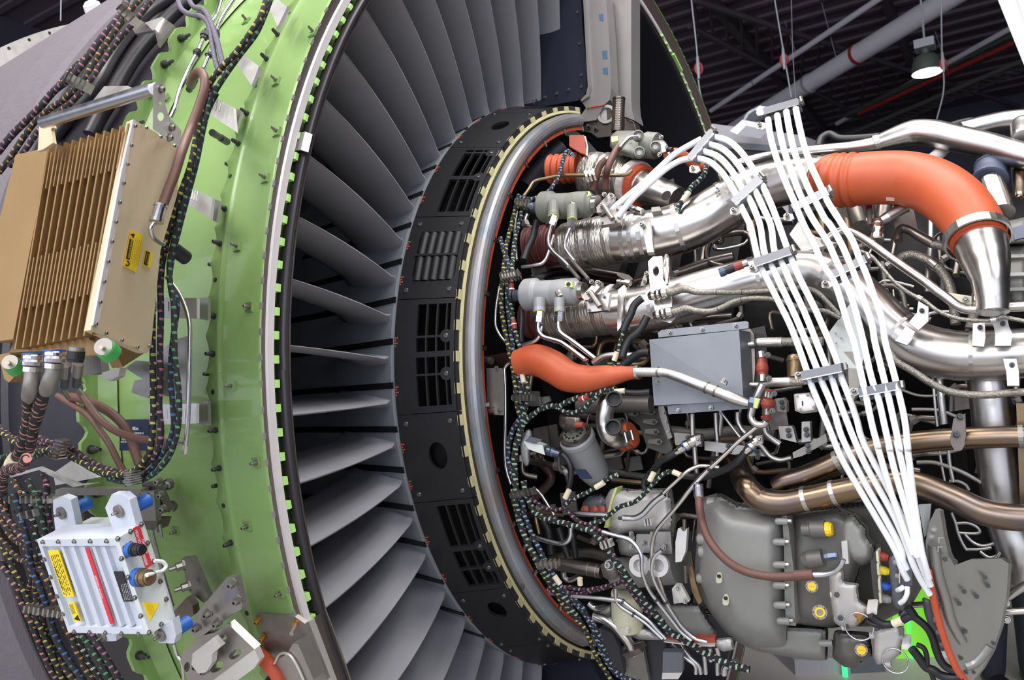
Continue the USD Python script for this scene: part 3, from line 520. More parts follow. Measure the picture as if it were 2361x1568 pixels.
H3 = [('rose', [(0, 500), (60, 590), (130, 700), (200, 880), (270, 1020), (330, 1170), (400, 1350), (520, 1590)]), ('yellow', [(30, 360), (110, 540), (200, 740), (290, 930), (370, 1110), (450, 1290), (580, 1590)]), ('orange', [(-10, 80), (120, 290), (250, 370), (330, 520), (320, 760), (370, 960), (430, 1190), (540, 1390), (680, 1590)]),
      ('blue', [(130, -120), (200, 150), (250, 310), (290, 560), (370, 750), (440, 960), (510, 1180), (600, 1350), (760, 1590)]), ('orange', [(-20, 260), (170, 470), (300, 520), (400, 620), (480, 820), (560, 1010), (650, 1200), (740, 1400), (850, 1590)]), ('white', [(230, -140), (290, 110), (340, 300), (440, 660), (560, 960), (680, 1160), (800, 1400), (920, 1590)]),
      ('green', [(350, -140), (390, 120), (430, 400), (560, 800), (700, 1100), (860, 1330), (1010, 1590)]), ('pink', [(420, -200), (440, 120), (480, 330), (640, 820), (800, 1100), (920, 1300), (1100, 1590)]), ('rose', [(-20, -60), (40, 60), (130, 190), (220, 330), (290, 640), (230, 830), (300, 1000), (390, 1200), (470, 1380), (600, 1590)])]
for i, (c_, P_) in enumerate(H3): cable('harness_cable', f'black {c_} flecked cable in the lower left bundle, {ORD[i] if i else "first"} from left at the bottom', 'cable', 'sleeve_' + c_, 'L4', [(*p, .05 - .006 * (i % 3)) for p in P_], 27, LS)
for i, (c_, P_) in enumerate([('rose', [(0, 1400), (30, 1200), (150, 1060), (250, 1010)]), ('orange', [(120, 1290), (180, 1400), (140, 1568)]), ('green', [(250, 1280), (300, 1380), (370, 1568)]), ('pink', [(390, 1220), (430, 1340), (420, 1568)]), ('orange', [(-10, 1310), (60, 1480), (40, 1600)]), ('pink', [(-10, 800), (120, 900), (280, 940), (450, 960)]), ('green', [(-10, 1090), (120, 1040), (300, 1000)])]):
    cable('harness_cable', f'short dark cable with {c_} tracers in the shadow below the gold box, {ORD[i] if i else "first"} of seven', 'cable', 'sleeve_' + c_, 'L3', [(*p, .035) for p in P_], 24, LS)
for i, P_ in enumerate([[(400, 470), (350, 640), (300, 800), (270, 950), (250, 1020), (190, 1110), (110, 1190)], [(255, 540), (260, 680), (230, 850), (180, 1020), (130, 1090), (60, 1180), (10, 1260)], [(240, 1080), (190, 1170), (80, 1180), (30, 1260), (20, 1400)]]):
    t = Thing('connector_harness', ['thick black harness with rose tracers under the big silver elbow', 'thick black harness under the left silver elbow', 'thick black harness turning down at the left edge'][i], 'cable'); t.add('sleeve', line('L3', [(*p, .15 - .012 * j) for j, p in enumerate(P_)], (54, 48, 44)[i], LS, uv=True, n=14), 'sleeve_rose', True)
    if i < 2: a, b = (P_[4], (P_[4][0] - 30, P_[4][1] + 50)); t.add('tape_wrap', cyl('L3', (*a, .108), (*b, .10), 60, LS), 'tape_cream', label='cream tape wrap')
def comb(label, c, a, b, n, w, h, surf, off=.07):   # spring clamp: a row of folded steel strips across the cables
    A, B = np.array(a, float), np.array(b, float); d = unit([*(B - A), 0])[:2]; e = np.array([-d[1], d[0]])
    t = Thing('cable_clamp', label, 'clamp'); 
    t.add('clamp_base', plate(c, [tuple(A - d * w + e * h * .3) + (off - .018,), tuple(B + d * w + e * h * .3) + (off - .018,), tuple(B + d * w - e * h * .3) + (off - .018,), tuple(A - d * w - e * h * .3) + (off - .018,)], surf, .003), 'aluminium_bare')
    for i in range(n):
        m = A + (B - A) * (i / max(1, n - 1)); t.add('spring_strip', plate(c, [tuple(m + d * w * .5 * sx + e * h * .5 * sy) + (off,) for sx, sy in ((-1, -1), (1, -1), (1, 1), (-1, 1))], surf, .012), 'steel')
comb('steel spring clamp across the upper left cable bundle', 'L1', (600, 690), (760, 770), 5, 16, 90, LS)
comb('steel spring clamp on the upper left bundle near the top edge', 'L1', (1080, 60), (1190, 170), 4, 18, 80, LS)
comb('steel spring clamp on the lower left bundle beside the white box', 'L4', (215, 930), (560, 985), 9, 16, 66, LS, .06)
comb('steel spring clamp at the bottom of the hanging cable loop', 'L3', (1150, 1215), (1160, 1320), 6, 14, 70, LS)
comb('steel spring clamp on the cables under the left elbow', 'L3', (530, 930), (485, 1080), 6, 14, 80, LS)
comb('row of steel clamp strips above the white box', 'L3', (80, 1460), (480, 1460), 9, 16, 70, LS, .05)
comb('steel clamp strips high on the lower left bundle', 'L4', (180, 90), (300, 60), 3, 18, 70, LS, .06)
def bracket(label, c, P, tabs, strips, off=.02):
    t = Thing('clip_bracket', label, 'bracket'); t.add('plate', plate(c, P, lambda u, v, o=0: at_cyl(u, v, 1.085 + off), .004), 'aluminium')
    t.add('foot', plate(c, tabs, lambda u, v, o=0: at_cyl(u, v, 1.078), .004), 'aluminium_bare')
    for a, b in strips: t.add('spring_strip', line(c, [(a[0], a[1]), (b[0], b[1])], 7, lambda u, v, o=0: at_cyl(u, v, 1.098 + off), n=8), 'steel')
bracket('pale clip bracket on the green case, uppermost one with a hole', 'L1', [(2150, 590), (2200, 490), (2340, 600), (2310, 680), (2275, 775)], [(2340, 600), (2360, 615), (2330, 690), (2285, 780), (2275, 775)], [((2080 + k * 32, 540 - k * 12), (2110 + k * 32, 480 - k * 12)) for k in range(4)])
bracket('pale clip bracket on the green case beside the brown hose', 'L1', [(1930, 880), (2110, 970), (2130, 1190), (1880, 1020)], [(2110, 970), (2180, 1000), (2130, 1190), (2085, 1150)], [((1880 + k * 34, 975 + k * 10), (1900 + k * 34, 880 + k * 10)) for k in range(4)])
bracket('pale clip bracket on the green case above the black cap', 'L2', [(1770, 150), (1920, 220), (1900, 410), (1680, 270)], [(1920, 220), (1985, 250), (1955, 440), (1900, 410)], [((1710 + k * 22, 225 + k * 8), (1725 + k * 22, 140 + k * 8)) for k in range(4)])
bracket('pale clip bracket at mid height holding the hanging cables', 'L2', [(1360, 1120), (1780, 1125), (1780, 1310), (1360, 1300)], [(1780, 1125), (1880, 1120), (1880, 1330), (1780, 1310)], [((1420 + k * 52, 1245), (1420 + k * 52, 1160)) for k in range(6)])
bracket('pale clip bracket below mid height holding the hanging cables', 'L3', [(1345, 600), (1775, 590), (1775, 770), (1350, 785)], [(1775, 590), (1880, 570), (1885, 790), (1775, 770)], [((1400 + k * 54, 725), (1400 + k * 54, 640)) for k in range(6)])
bracket('pale clip bracket near the top edge on the green band', 'M1', [(240, 80), (300, -20), (400, 60), (315, 240)], [(315, 240), (400, 60), (410, 75), (325, 250)], [])
# hoses and metal lines on the green case
_q = at_y(300, 281, -1.265); _B = Plane(_q, at_y(217, 768, -1.283), at_y(425, 345, _q[1] + .10)); HS = lambda u, v, o=0: LS(u, v, o) if v < 280 else (_B(u, v, .022) if v > 360 else LS(u, v, o) * (360 - v) / 80 + _B(u, v, .022) * (v - 280) / 80)
bh = Thing('brown_sleeved_hose', 'brown sleeved hose bending down beside the gold box', 'hose')
bh.add('sleeve', line('P', [(440, 195, .03), (447, 178, .05), (459, 165, .06), (471, 178, .065), (471, 205, .065), (457, 250, .065), (439, 296, .065), (418, 352, .065), (403, 400, .065), (390, 433, .06), (375, 474, .06)], 10.5, HS, n=14), 'brown_hose', True)
bh.add('ferrule', cyl('L2', (1455, 285, .06), (1410, 440, .06), 58, HS, [(0, 0), (0, 1.1), (.12, 1.1), (.12, .95), (.8, .95), (.8, 1.1), (1, 1.1), (1, 0)]), 'silver_tube')
bh.add('elbow_tube', line('L2', [(1395, 440, .06), (1365, 490, .055), (1375, 560, .05), (1430, 615, .04), (1480, 640, .03)], 22, HS), 'silver_tube', True)
bh.add('end_nut', cyl('L1', (1770, 660, .03), (1710, 810, .0), 40, LS, [(0, 0), (0, .9), (.4, .9), (.4, 1.1), (.7, 1.1), (.7, .8), (1, .8), (1, 0)], 8), 'bolt_dark')
bc = Thing('black_capped_plug', 'black rubber cap with a silver collar on the green case', 'cap'); bc.add('cap', cyl('L2', (1565, 680, .04), (1695, 775, .02), 66, LS, [(0, 0), (0, 1), (.9, 1), (1, .85), (1, 0)], 20), 'black_rubber', 35); bc.add('collar', cyl('L2', (1535, 660, .045), (1580, 690, .04), 60, LS), 'steel_dull')
for lb, P_ in (('thin silver line curving down the green case beside the upper bolts', [(2010, -30), (1960, 130), (1880, 260), (1800, 440), (1700, 640), (1620, 830), (1580, 980), (1545, 1060)]), ('second silver line at the top edge with dark couplings', [(2130, -30), (2010, 150), (1960, 260), (1900, 470), (1840, 620)])):
    t = Thing('silver_line', lb, 'pipe'); t.add('pipe', line('L1', [(*p, .02) for p in P_], 19, LS), 'silver_tube', True)
    for i, s_ in ((2, 40), (3, 34)): a, b = P_[i], P_[i + 1]; q = lambda f: (a[0] + (b[0] - a[0]) * f, a[1] + (b[1] - a[1]) * f, .02); t.add('coupling', cyl('L1', q(.1 if i == 2 else .05), q(.5 if i == 2 else .3), s_, LS, [(0, 0), (0, .8), (.3, .8), (.3, 1.1), (.7, 1.1), (.7, .8), (1, .8), (1, 0)], 8), 'bolt_dark')
t = Thing('silver_line', 'thin silver line running down to the lower clip bracket', 'pipe'); t.add('pipe', line('P', [(385, 640, -.0), (415, 680), (436, 740), (438, 800), (436, 900), (434, 960), (431, 1000), (427, 1030)], 5, LS), 'silver_tube', True); t.add('tee', line('L3', [(1530, 940), (1660, 950)], 16, LS), 'silver_tube', True); t.add('end_nut', cyl('L3', (1675, 970), (1665, 1040), 26, LS, n=6), 'steel')
t = Thing('capped_fitting', 'small dark capped fitting on the green case right of the brown hose', 'fitting'); t.add('body', cyl('L1', (1920, 1200, .03), (2050, 1280, -.03), 32, LS, [(0, 0), (0, 1), (.3, 1), (.3, .7), (.55, .7), (.55, 1.1), (1, 1.1), (1, 0)], 10), 'bolt_dark')
hs_ = [([(520, 520), (650, 600), (790, 690), (900, 830), (990, 960), (1060, 1100), (1120, 1210)], 30, 'lower left one of three brown sleeved hoses under the gold box'), ([(640, 530), (760, 555), (900, 615), (1020, 690), (1120, 790), (1180, 900), (1230, 1050), (1270, 1180), (1290, 1260)], 42, 'thick brown sleeved hose falling straight down under the gold box'), ([(730, 500), (800, 600), (900, 730), (1030, 830), (1180, 890), (1330, 920), (1530, 940)], 34, 'brown sleeved hose sweeping right to the silver tee')]
for P_, r_, lb in hs_:
    t = Thing('brown_sleeved_hose', lb, 'hose'); o_ = .0 if r_ != 34 else .02
    t.add('sleeve', line('L3', [(*p, o_) for p in P_], r_, LS, n=14), 'brown_hose', True)
for (a, b, c_, lb) in (((590, 340), (560, 430), (620, 540), 'left of two silver elbow fittings under the gold box'), ((700, 330), (680, 420), (730, 500), 'right of two silver elbow fittings under the gold box')):
    t = Thing('elbow_fitting', lb, 'fitting'); t.add('elbow', line('L3', [(*a, .13), (*b, .10), (*c_, .03)], 24, LS), 'silver_tube', True); t.add('hex_nut', cyl('L3', (*a, .13), (a[0] - 10, a[1] + 100, .12), 36, LS, n=6), 'bolt_dark'); t.add('socket', cyl('L3', (a[0] + 10, a[1] - 110, .14), (*a, .13), 44, LS), 'steel_dull')
# ------------------------------------------------------------------ gold finned electronics box
FP = Plane(at_y(*px('P', 105, 335), -1.265), at_y(*px('P', 300, 283), -1.265), at_y(*px('P', 125, 790), -1.285)); X0 = FP(262, 520)[0]
_q = FP(300, 281); _P = Plane(_q, FP(217, 768), at_y(425, 345, _q[1] + .10)); SP = lambda u, v, o=0: _P(u, v, o); inn = unit(at_y(425, 345, _q[1] + .10) - _q)
def fpt(a, b, lift=0.0):       # a: 0..1 across the fins, b: 0..1 down
    tl, tr, bl, br = np.array((108, 340)), np.array((300, 284)), np.array((30, 806)), np.array((215, 770)); p = (tl * (1 - a) + tr * a) * (1 - b) + (bl * (1 - a) + br * a) * b; return FP(*p, lift)
gb = Thing('finned_box', 'gold anodised finned electronics box with a carrying handle and caution stickers', 'electronics box')
gb.add('base_block', prism([fpt(0, 0.02, -.034), fpt(.97, .02, -.034), fpt(.97, 1, -.034), fpt(0, 1, -.034)], inn * .05), 'gold_fin')
gb.add('flat_panel', prism([FP(*p) for p in ((36, 357), (110, 340), (112, 350), (30, 782), (-30, 790), (-30, 620))], inn * .07), 'gold_anodised')
NF = 21
for i in range(NF):
    a = (i + .3) / NF
    e = unit(fpt(1, .5) - fpt(0, .5)) * (.0028 if i % 2 == 0 else .0020)
    for b0, b1, tall in ([(0, 1, 1)] if i % 2 == 0 else [(0.03, .21, 0), (.55, .80, 0)]):
        gb.add('fin', box(fpt(a, b0, 0 if tall else -.0015), e, fpt(a, b1, 0 if tall else -.0015) - fpt(a, b0, 0 if tall else -.0015), inn * .034), 'gold_anodised')
side = [SP(*px('L1', *p)) for p in ((1205, 1078), (1330, 1150), (1640, 1340))] + [SP(*px('L2', *p)) for p in ((1600, 200), (1450, 700), (1365, 1568))] + [SP(*px('L3', *p)) for p in ((1330, 130), (1290, 125))] + [SP(*px('L2', *p)) for p in ((820, 1415), (830, 1370))]
gb.add('side_cover', prism(side, [-.012, 0, 0]), 'champagne', label='champagne metal side cover')
lipP = [SP(*px('L1', *p), .003) for p in ((1205, 1078), (1235, 1095), (1130, 1568))] + [SP(*px('L2', *p), .003) for p in ((1140, 0), (890, 1380), (835, 1400), (1095, 0))]
gb.add('cover_rim', prism(lipP, [-.004, 0, 0]), 'white_metal')
gb.add('cover_rim', prism([SP(*px('L2', *p), .003) for p in ((830, 1370), (890, 1380), (1270, 1568), (1200, 1568), (820, 1415))], [-.004, 0, 0]), 'champagne')
for c, a, b in [('L1', 1218, 1137), ('L1', 1183, 1312), ('L1', 1148, 1482), ('L2', 1113, 85), ('L2', 1078, 260), ('L2', 1043, 435), ('L2', 1008, 612), ('L2', 972, 793), ('L2', 936, 975), ('L2', 900, 1160), ('L2', 863, 1358), ('L3', 955, -95 + 0), ('L2', 955, 1440), ('L2', 1097, 1505), ('L3', 1237, 78), ('L1', 1318, 1152), ('L1', 1447, 1235), ('L1', 1573, 1316), ('L3', 1340, 70)]:
    if (c, a) != ('L3', 955): gb.add('screw', bolt(SP(*px(c, a, b), .003), _P.n, .0020, .002, 'flat'), 'bolt_steel')
gb.add('bottom_plate', prism([FP(*px('L3', *p), -.02) for p in ((80, 130), (130, 20), (640, 0), (720, -60), (880, 60), (870, 150), (700, 165), (400, 115))], inn * .05), 'gold_anodised')
gb.add('corner_gusset', prism([SP(*px('L3', *p), -.02) for p in ((1000, 0), (1310, 130), (1110, 260), (1060, 160))], [-.02, 0, 0]), 'gold_anodised')
gb.add('foot', prism([FP(*px('L3', *p), -.03) for p in ((-20, 150), (80, 130), (230, 240), (80, 400), (40, 370))], inn * .03), 'gold_anodised')
for a, b, r_ in ((995, 110, 95), (150, 250, 80)):
    dome = gb.add('isolator', cyl('L3', (a - 55, b - 30, .16), (a + 15, b + 35, .15), r_, LS, [(0, 0), (0, .85), (.2, .98), (1, 1), (1, 0)], 20), 'isolator_green', label='green rubber isolator'); dome.sub('washer', cyl('L3', (a - 62, b - 36, .162), (a - 52, b - 28, .16), r_ * .86, LS, n=20), 'steel_dull'); dome.sub('bolt', cyl('L3', (a - 85, b - 30, .168), (a - 60, b - 25, .16), 20, LS, n=6), 'tape_cream')
hd = gb.add('handle', tube([FP(*px('L1', 390, 1110), .035), FP(*px('L1', 1390, 800), .035)], 52 / 3.92 * dep(FP(200, 240)) / FPX, 24), 'silver_tube', True, label='polished carrying handle')
hd.sub('end_plate', prism([FP(*px('L1', *p), .02) for p in ((350, 1090), (380, 1065), (460, 1065), (480, 1150), (440, 1180), (460, 1160), (480, 1290), (400, 1345), (340, 1365), (350, 1230))], inn * .006), 'champagne')
hd.sub('end_plate', sheet(sg.Polygon([(0, 0)] and [(1385, 770), (1410, 740), (1450, 735), (1480, 760), (1495, 850), (1490, 930), (1530, 1060), (1640, 1180), (1625, 1330), (1380, 1165)]).difference(so.unary_union([sa.scale(sg.Point(1447, 945).buffer(1), 18, 25), sa.scale(sg.Point(1452, 1055).buffer(1), 28, 38)])), np.zeros(3), np.array([1., 0, 0]), np.array([0, 1., 0]), np.array([0, 0, 1.])), 'aluminium')
HE = float((FP(*px('L1', 1390, 800), .035) - _P.A) @ _P.n) + .005; p_ = hd.kids[-1]; v_ = p_.mesh[0]; Xb = X0 - .006; p_.mesh = (np.array([SP(*px('L1', a, b), HE - .006 * h) for a, b, h in v_]), p_.mesh[1])
for a, b in ((1447, 805), (1540, 1150), (1523, 1243)): hd.sub('screw', bolt(SP(*px('L1', a, b), HE), _P.n, .003, .004), 'bolt_steel')
def sticker(t, name, c, P, surf, nrm, mt, th=.0006, label=None): return t.add(name, prism(poly(c, P, surf), -unit(nrm) * th * 1.0), mt, label=label)
SX = lambda u, v, o=0: _P(u, v, .0015 + o)
s1 = sticker(gb, 'caution_sticker', 'L2', [(1185, 510), (1295, 565), (1230, 893), (1118, 835)], SX, [1, 0, 0], 'sticker_yellow', .0014, 'yellow caution sticker')
s1.sub('title_block', prism(poly('L2', [(1175, 588), (1207, 605), (1172, 782), (1140, 768)], lambda u, v: SX(u, v, .0004)), [-.0004, 0, 0]), 'print_black')
def along(c, a, b, up, surf, text, hpx, fill=1.0, bold=True):   # lettering from photo point a towards b; up: photo point that shows which side is up
    A, B, U = surf(*px(c, *a)), surf(*px(c, *b)), surf(*px(c, *up)); e1 = unit(B - A); e2 = U - A; e2 = unit(e2 - e1 * (e2 @ e1))
    return words(text, A, e1, e2, hpx / CROP[c][2] * dep(A) / FPX, np.linalg.norm(B - A) * fill, bold)
s1.sub('lettering', along('L2', (1169, 768), (1199, 604), (1145, 760), lambda u, v: SX(u, v, .0006), 'CAUTION', 24), 'sticker_yellow')
def strokes(t, c, o, d, e, n, m, surf, mt, w=3.0, seed=3):    # illegible fine print: n lines of m short dashes, from o along d, lines stepped by e
    r = random.Random(seed); out = []; o, d, e = (np.array(q, float) for q in (o, d, e)); du_ = d / np.linalg.norm(d); pr = np.array([-du_[1], du_[0]])
    for i in range(n):
        x = 0.0
        while x < .96: l = r.uniform(.05, .14); q0, q1 = o + e * i + d * x, o + e * i + d * min(1, x + l); out.append(prism([surf(*px(c, *z)) for z in (q0 - pr * w / 2, q1 - pr * w / 2, q1 + pr * w / 2, q0 + pr * w / 2)], [0, 0, 2e-5])); x += l + .035
    t.sub('fine_print', cat(out), mt)
strokes(s1, 'L2', (1180, 800), (54, -230), (16, 9), 5, 0, lambda u, v: SX(u, v, .0005), 'print_faint', 5)
s1.sub('triangle_mark', prism(poly('L2', [(1182, 545), (1222, 545), (1207, 584)], lambda u, v: SX(u, v, .0004)), [-.0004, 0, 0]), 'print_black')
s1.sub('round_mark', lathe(SX(*px('L2', 1147, 812), .0003), (1, 0, 0), [(0, .0030), (.0004, .0030), (.0004, .0018), (0, .0018)], 14), 'print_black')
s2 = sticker(gb, 'caution_sticker', 'L2', [(1320, 685), (1388, 718), (1360, 857), (1292, 825)], SX, [1, 0, 0], 'sticker_yellow', .0014, 'small yellow and black caution sticker')
s2.sub('title_block', prism(poly('L2', [(1322, 698), (1357, 715), (1333, 835), (1300, 820)], lambda u, v: SX(u, v, .0004)), [-.0004, 0, 0]), 'print_black')
s2.sub('lettering', along('L2', (1318, 800), (1334, 722), (1300, 795), lambda u, v: SX(u, v, .0006), 'CAUTION', 11), 'sticker_yellow')
s2.sub('lettering', along('L2', (1330, 822), (1350, 730), (1312, 815), lambda u, v: SX(u, v, .0006), 'HIGH VOLTAGE', 10), 'sticker_yellow')
# big silver connectors below the box
for i, (a, b, c_, lb) in enumerate((((300, 135), (290, 340), (265, 525), 'left of two large silver cable elbows under the gold box'), ((495, 105), (480, 310), (420, 470), 'right of two large silver cable elbows under the gold box'))):
    t = Thing('cable_elbow', lb, 'connector'); r_ = 82
    t.add('coupling_ring', cyl('L3', (*a, .165), (a[0] - 8, a[1] + 110, .165), r_ + 10, LS, [(0, 0), (0, .9), (.2, 1), (.45, 1), (.5, .94), (.7, 1.03), (1, .98), (1, 0)], 22), 'silver_tube'); t.add('blue_band', cyl('L3', (a[0], a[1] + 4, .165), (a[0], a[1] + 14, .165), r_ + 12, LS, n=22), 'isolator_blue')
    t.add('clamp_ring', cyl('L3', (a[0] - 8, a[1] + 120, .165), (a[0] - 12, a[1] + 165, .165), r_, LS, n=22), 'steel'); t.add('elbow', line('L3', [(a[0] - 10, a[1] + 160, .165), (*b, .165), ((b[0] + c_[0]) / 2, (b[1] + c_[1]) / 2, .165), (*c_, .15)], r_ * .82, LS, n=20), 'steel_dull', True)
t = Thing('black_connector_cap', 'black ribbed cap on the right connector socket under the gold box', 'cap'); t.add('cap', cyl('L3', (690, 115, .165), (680, 215, .165), 74, LS, [(0, 0), (0, 1), (.7, 1), (.8, .93), (1, .9), (1, 0)], 22), 'black_rubber'); t.add('socket', cyl('L3', (695, 80, .165), (690, 120, .165), 66, LS, n=20), 'steel_dull')
t = Thing('mount_bracket', 'bent steel mount bracket under the right corner of the gold box', 'bracket')
for P_ in ([(1130, 270), (1230, 200), (1370, 215), (1380, 480), (1330, 540), (1185, 490), (1215, 380), (1290, 370)], [(1370, 200), (1560, 20), (1690, -20), (1680, 560), (1390, 500)]): t.add('plate', plate('L3', P_, lambda u, v, o=0: at_cyl(u, v, 1.095 + (.02 if P_[0][0] == 1130 else 0)), .006), 'aluminium_bare')
t = Thing('mount_bracket', 'small pale clamp tab under the gold box', 'bracket'); t.add('tab', plate('L3', [(920, 310), (1085, 265), (1070, 345), (990, 385), (920, 355)], lambda u, v, o=0: at_cyl(u, v, 1.2), .008), 'aluminium'); t.add('terminal_row', plate('L3', [(560, 210), (900, 150), (920, 300), (830, 330), (560, 300)], lambda u, v, o=0: at_cyl(u, v, 1.17), .01), 'steel_dull')
dp = Thing('data_plate', 'dark blue data plate on the green case behind the brown hoses', 'plate')
DPp = lambda u, v, o=0: at_cyl(u, v, 1.062 + o)
dp.add('upper_plate', plate('L3', [(1085, 735), (1345, 735), (1345, 885), (1080, 885)], DPp, .002), 'plate_blue'); dp.add('lower_plate', plate('L3', [(1080, 925), (1345, 925), (1345, 1015), (1080, 1015)], DPp, .002), 'plate_blue')
dp.add('lettering', along('L3', (1196, 828), (1252, 828), (1196, 800), lambda u, v: DPp(u, v, .004), 'GEnx', 26), 'print_white'); dp.add('lettering', along('L3', (1186, 863), (1300, 865), (1186, 840), lambda u, v: DPp(u, v, .004), 'STATOR MODULE', 14), 'print_white')
dp.add('lettering', along('L3', (1092, 942), (1145, 942), (1092, 930), lambda u, v: DPp(u, v, .004), 'SERIAL NO.', 10), 'print_white')
# ------------------------------------------------------------------ white ignition box
WY = lambda u, v, o=0: WP(u, v, o)
WP = Plane(at_y(*px('L4', 335, 300), -1.21), at_y(*px('L4', 1040, 288), -1.21), at_y(*px('L4', 640, 1140), -1.17)); X1 = WP(*px('L4', 1180, 720))[0]
ft = [WP(*px('L4', *p)) for p in ((332, 300), (1040, 288), (1335, 1155), (618, 1140))]
wb = Thing('ignition_box', 'white box with red and yellow warning stickers at lower left', 'electronics box')
e_in = unit(-WP.n) * 0.10
RP = Plane(ft[1], ft[2], at_x(*px('L4', 1270, 155), WP(*px('L4', 1040, 288))[0] - .004)); RW = lambda u, v, o=0: RP(u, v, o)
rt = [RP(*px('L4', *p)) for p in ((1040, 285), (1272, 155), (1560, 1010), (1335, 1155))]
back = [ft[0] + (rt[1] - rt[0]), rt[1], rt[2], ft[3] + (rt[2] - rt[3])]
def hexa(a, b): V = np.array(list(a) + list(b)); return V, np.array([(0, 1, 2), (0, 2, 3), (4, 6, 5), (4, 7, 6), (0, 4, 5), (0, 5, 1), (1, 5, 6), (1, 6, 2), (2, 6, 7), (2, 7, 3), (3, 7, 4), (3, 4, 0)])
wb.add('body', hexa([p - WP.n * .006 for p in ft], [p - WP.n * .004 for p in back]), 'box_white')
fr_ = [(332, 300), (1040, 288), (1335, 1155), (618, 1140)]; hole_ = [(380, 360), (1050, 355), (1290, 1105), (625, 1080)]
def flatpoly(ext, holes, c, surf, th, n):
    pol = sg.Polygon(ext, holes); m = sheet(pol, np.zeros(3), np.array([1., 0, 0]), np.array([0, 1., 0]), np.array([0, 0, 1.])); return np.array([surf(*px(c, a, b)) - n * th * h for a, b, h in m[0]]), m[1]
wb.add('front_frame', flatpoly(fr_, [hole_], 'L4', WP, .008, WP.n), 'box_white')
for i, x in enumerate((545, 640, 735, 830, 920)):
    wb.add('rib', prism([WP(*px('L4', *p), -.001) for p in ((x, 362), (x + 26, 362), (x + 275, 1085), (x + 245, 1085))], -WP.n * .006), 'box_white')
wb.add('side_cover', prism([q + RP.n * .004 for q in rt], -RP.n * .006), 'box_white_warm')
for a, b in ((393, 318), (533, 315), (676, 312), (821, 310), (969, 309), (675, 1128), (815, 1133), (958, 1138), (1105, 1145), (1255, 1150), (407, 476), (463, 636), (522, 810), (575, 970)): wb.add('screw', bolt(WP(*px('L4', a, b)), WP.n, .0022, .003), 'bolt_steel')
for a, b in ((1062, 292), (1178, 225), (1275, 160), (1332, 330), (1387, 495), (1095, 472), (1152, 640), (1213, 827), (1268, 990), (1447, 677), (1500, 838), (1455, 1065), (1344, 1140)): wb.add('screw', bolt(RP(*px('L4', a, b), .004), RP.n, .0022, .003), 'bolt_steel')
def wst(name, P, mt, lb, pl=WP): return wb.add(name, prism([pl(*px('L4', *p), .0008 if pl is WP else .0052) for p in P], -pl.n * .0012), mt, label=lb)
w1 = wst('caution_sticker', [(430, 400), (525, 396), (668, 815), (575, 815)], 'sticker_yellow', 'long yellow caution sticker'); strokes(w1, 'L4', (520, 430), (125, 365), (-15, 4), 5, 0, lambda u, v: WP(u, v, .0012), 'print_black', 4)
w1.sub('lettering', along('L4', (555, 740), (486, 545), (580, 735), lambda u, v: WP(u, v, .0012), 'CAUTION', 22), 'print_black')
w2 = wst('caution_sticker', [(615, 870), (668, 868), (730, 1040), (675, 1040)], 'sticker_yellow', 'short yellow sticker with a black triangle'); strokes(w2, 'L4', (650, 880), (30, 90), (-11, 4), 3, 0, lambda u, v: WP(u, v, .0012), 'print_black', 4); w2.sub('triangle_mark', prism([WP(*px('L4', *p), .0012) for p in ((700, 980), (722, 1034), (668, 1018))], -WP.n * .0005), 'print_black')
w3 = wst('hazard_sticker', [(768, 382), (800, 380), (1028, 1060), (994, 1062)], 'sticker_red', 'long red sticker reading SHOCK HAZARD'); w3.sub('lettering', along('L4', (922, 830), (855, 622), (940, 825), lambda u, v: WP(u, v, .0012), 'SHOCK HAZARD', 19), 'print_white')
w4 = wst('hazard_sticker', [(1205, 195), (1262, 167), (1378, 525), (1322, 558)], 'sticker_red', 'red sticker reading CAUTION HIGH VOLTAGE INSIDE', RP)
w4.sub('lettering', along('L4', (1278, 300), (1318, 425), (1305, 290), lambda u, v: RP(u, v, .0056), 'CAUTION', 24), 'print_white'); w4.sub('lettering', along('L4', (1218, 215), (1318, 535), (1245, 205), lambda u, v: RP(u, v, .0056), 'HIGH VOLTAGE INSIDE', 24), 'print_white')
w5 = wst('label_plate', [(1025, 590), (1105, 588), (1195, 858), (1115, 860)], 'sticker_black', 'black label plate'); strokes(w5, 'L4', (1150, 690), (38, 150), (-14, 4), 5, 0, lambda u, v: WP(u, v, .0012), 'print_white', 3, 5)
w6 = wst('caution_sticker', [(1297, 865), (1440, 875), (1353, 1033)], 'sticker_yellow', 'yellow triangular sticker', RP); strokes(w6, 'L4', (1325, 890), (35, 95), (16, 0), 4, 0, lambda u, v: RP(u, v, .0056), 'print_faint', 4)
for (a, b), r_, mt, lb in (((1160, 390), 56, 'black_rubber', 'black cap'), ((1235, 640), 76, 'bronze', 'bronze connector cap')):
    P0 = RP(*px('L4', a, b), .004); rr_ = r_ / 3.92 * dep(P0) / FPX; k_ = wb.add('connector', lathe(P0, RP.n, [(0, rr_ * 1.05), (.012, rr_ * 1.05), (.012, rr_ * .95), (.02, rr_ * .95), (.02, rr_ * .85), (.023, rr_ * .8), (.023, 0)], 24), mt, label=lb); k_.sub('blue_seal', lathe(P0, RP.n, [(0, rr_ * 1.12), (.008, rr_ * 1.12), (.008, 0)], 24), 'isolator_blue')
    for da, db in ((-40, -20), (20, -62), (-14, 60)): k_.sub('screw', bolt(RP(*px('L4', a + da, b + db), .004), RP.n, .0016, .003), 'bolt_steel')
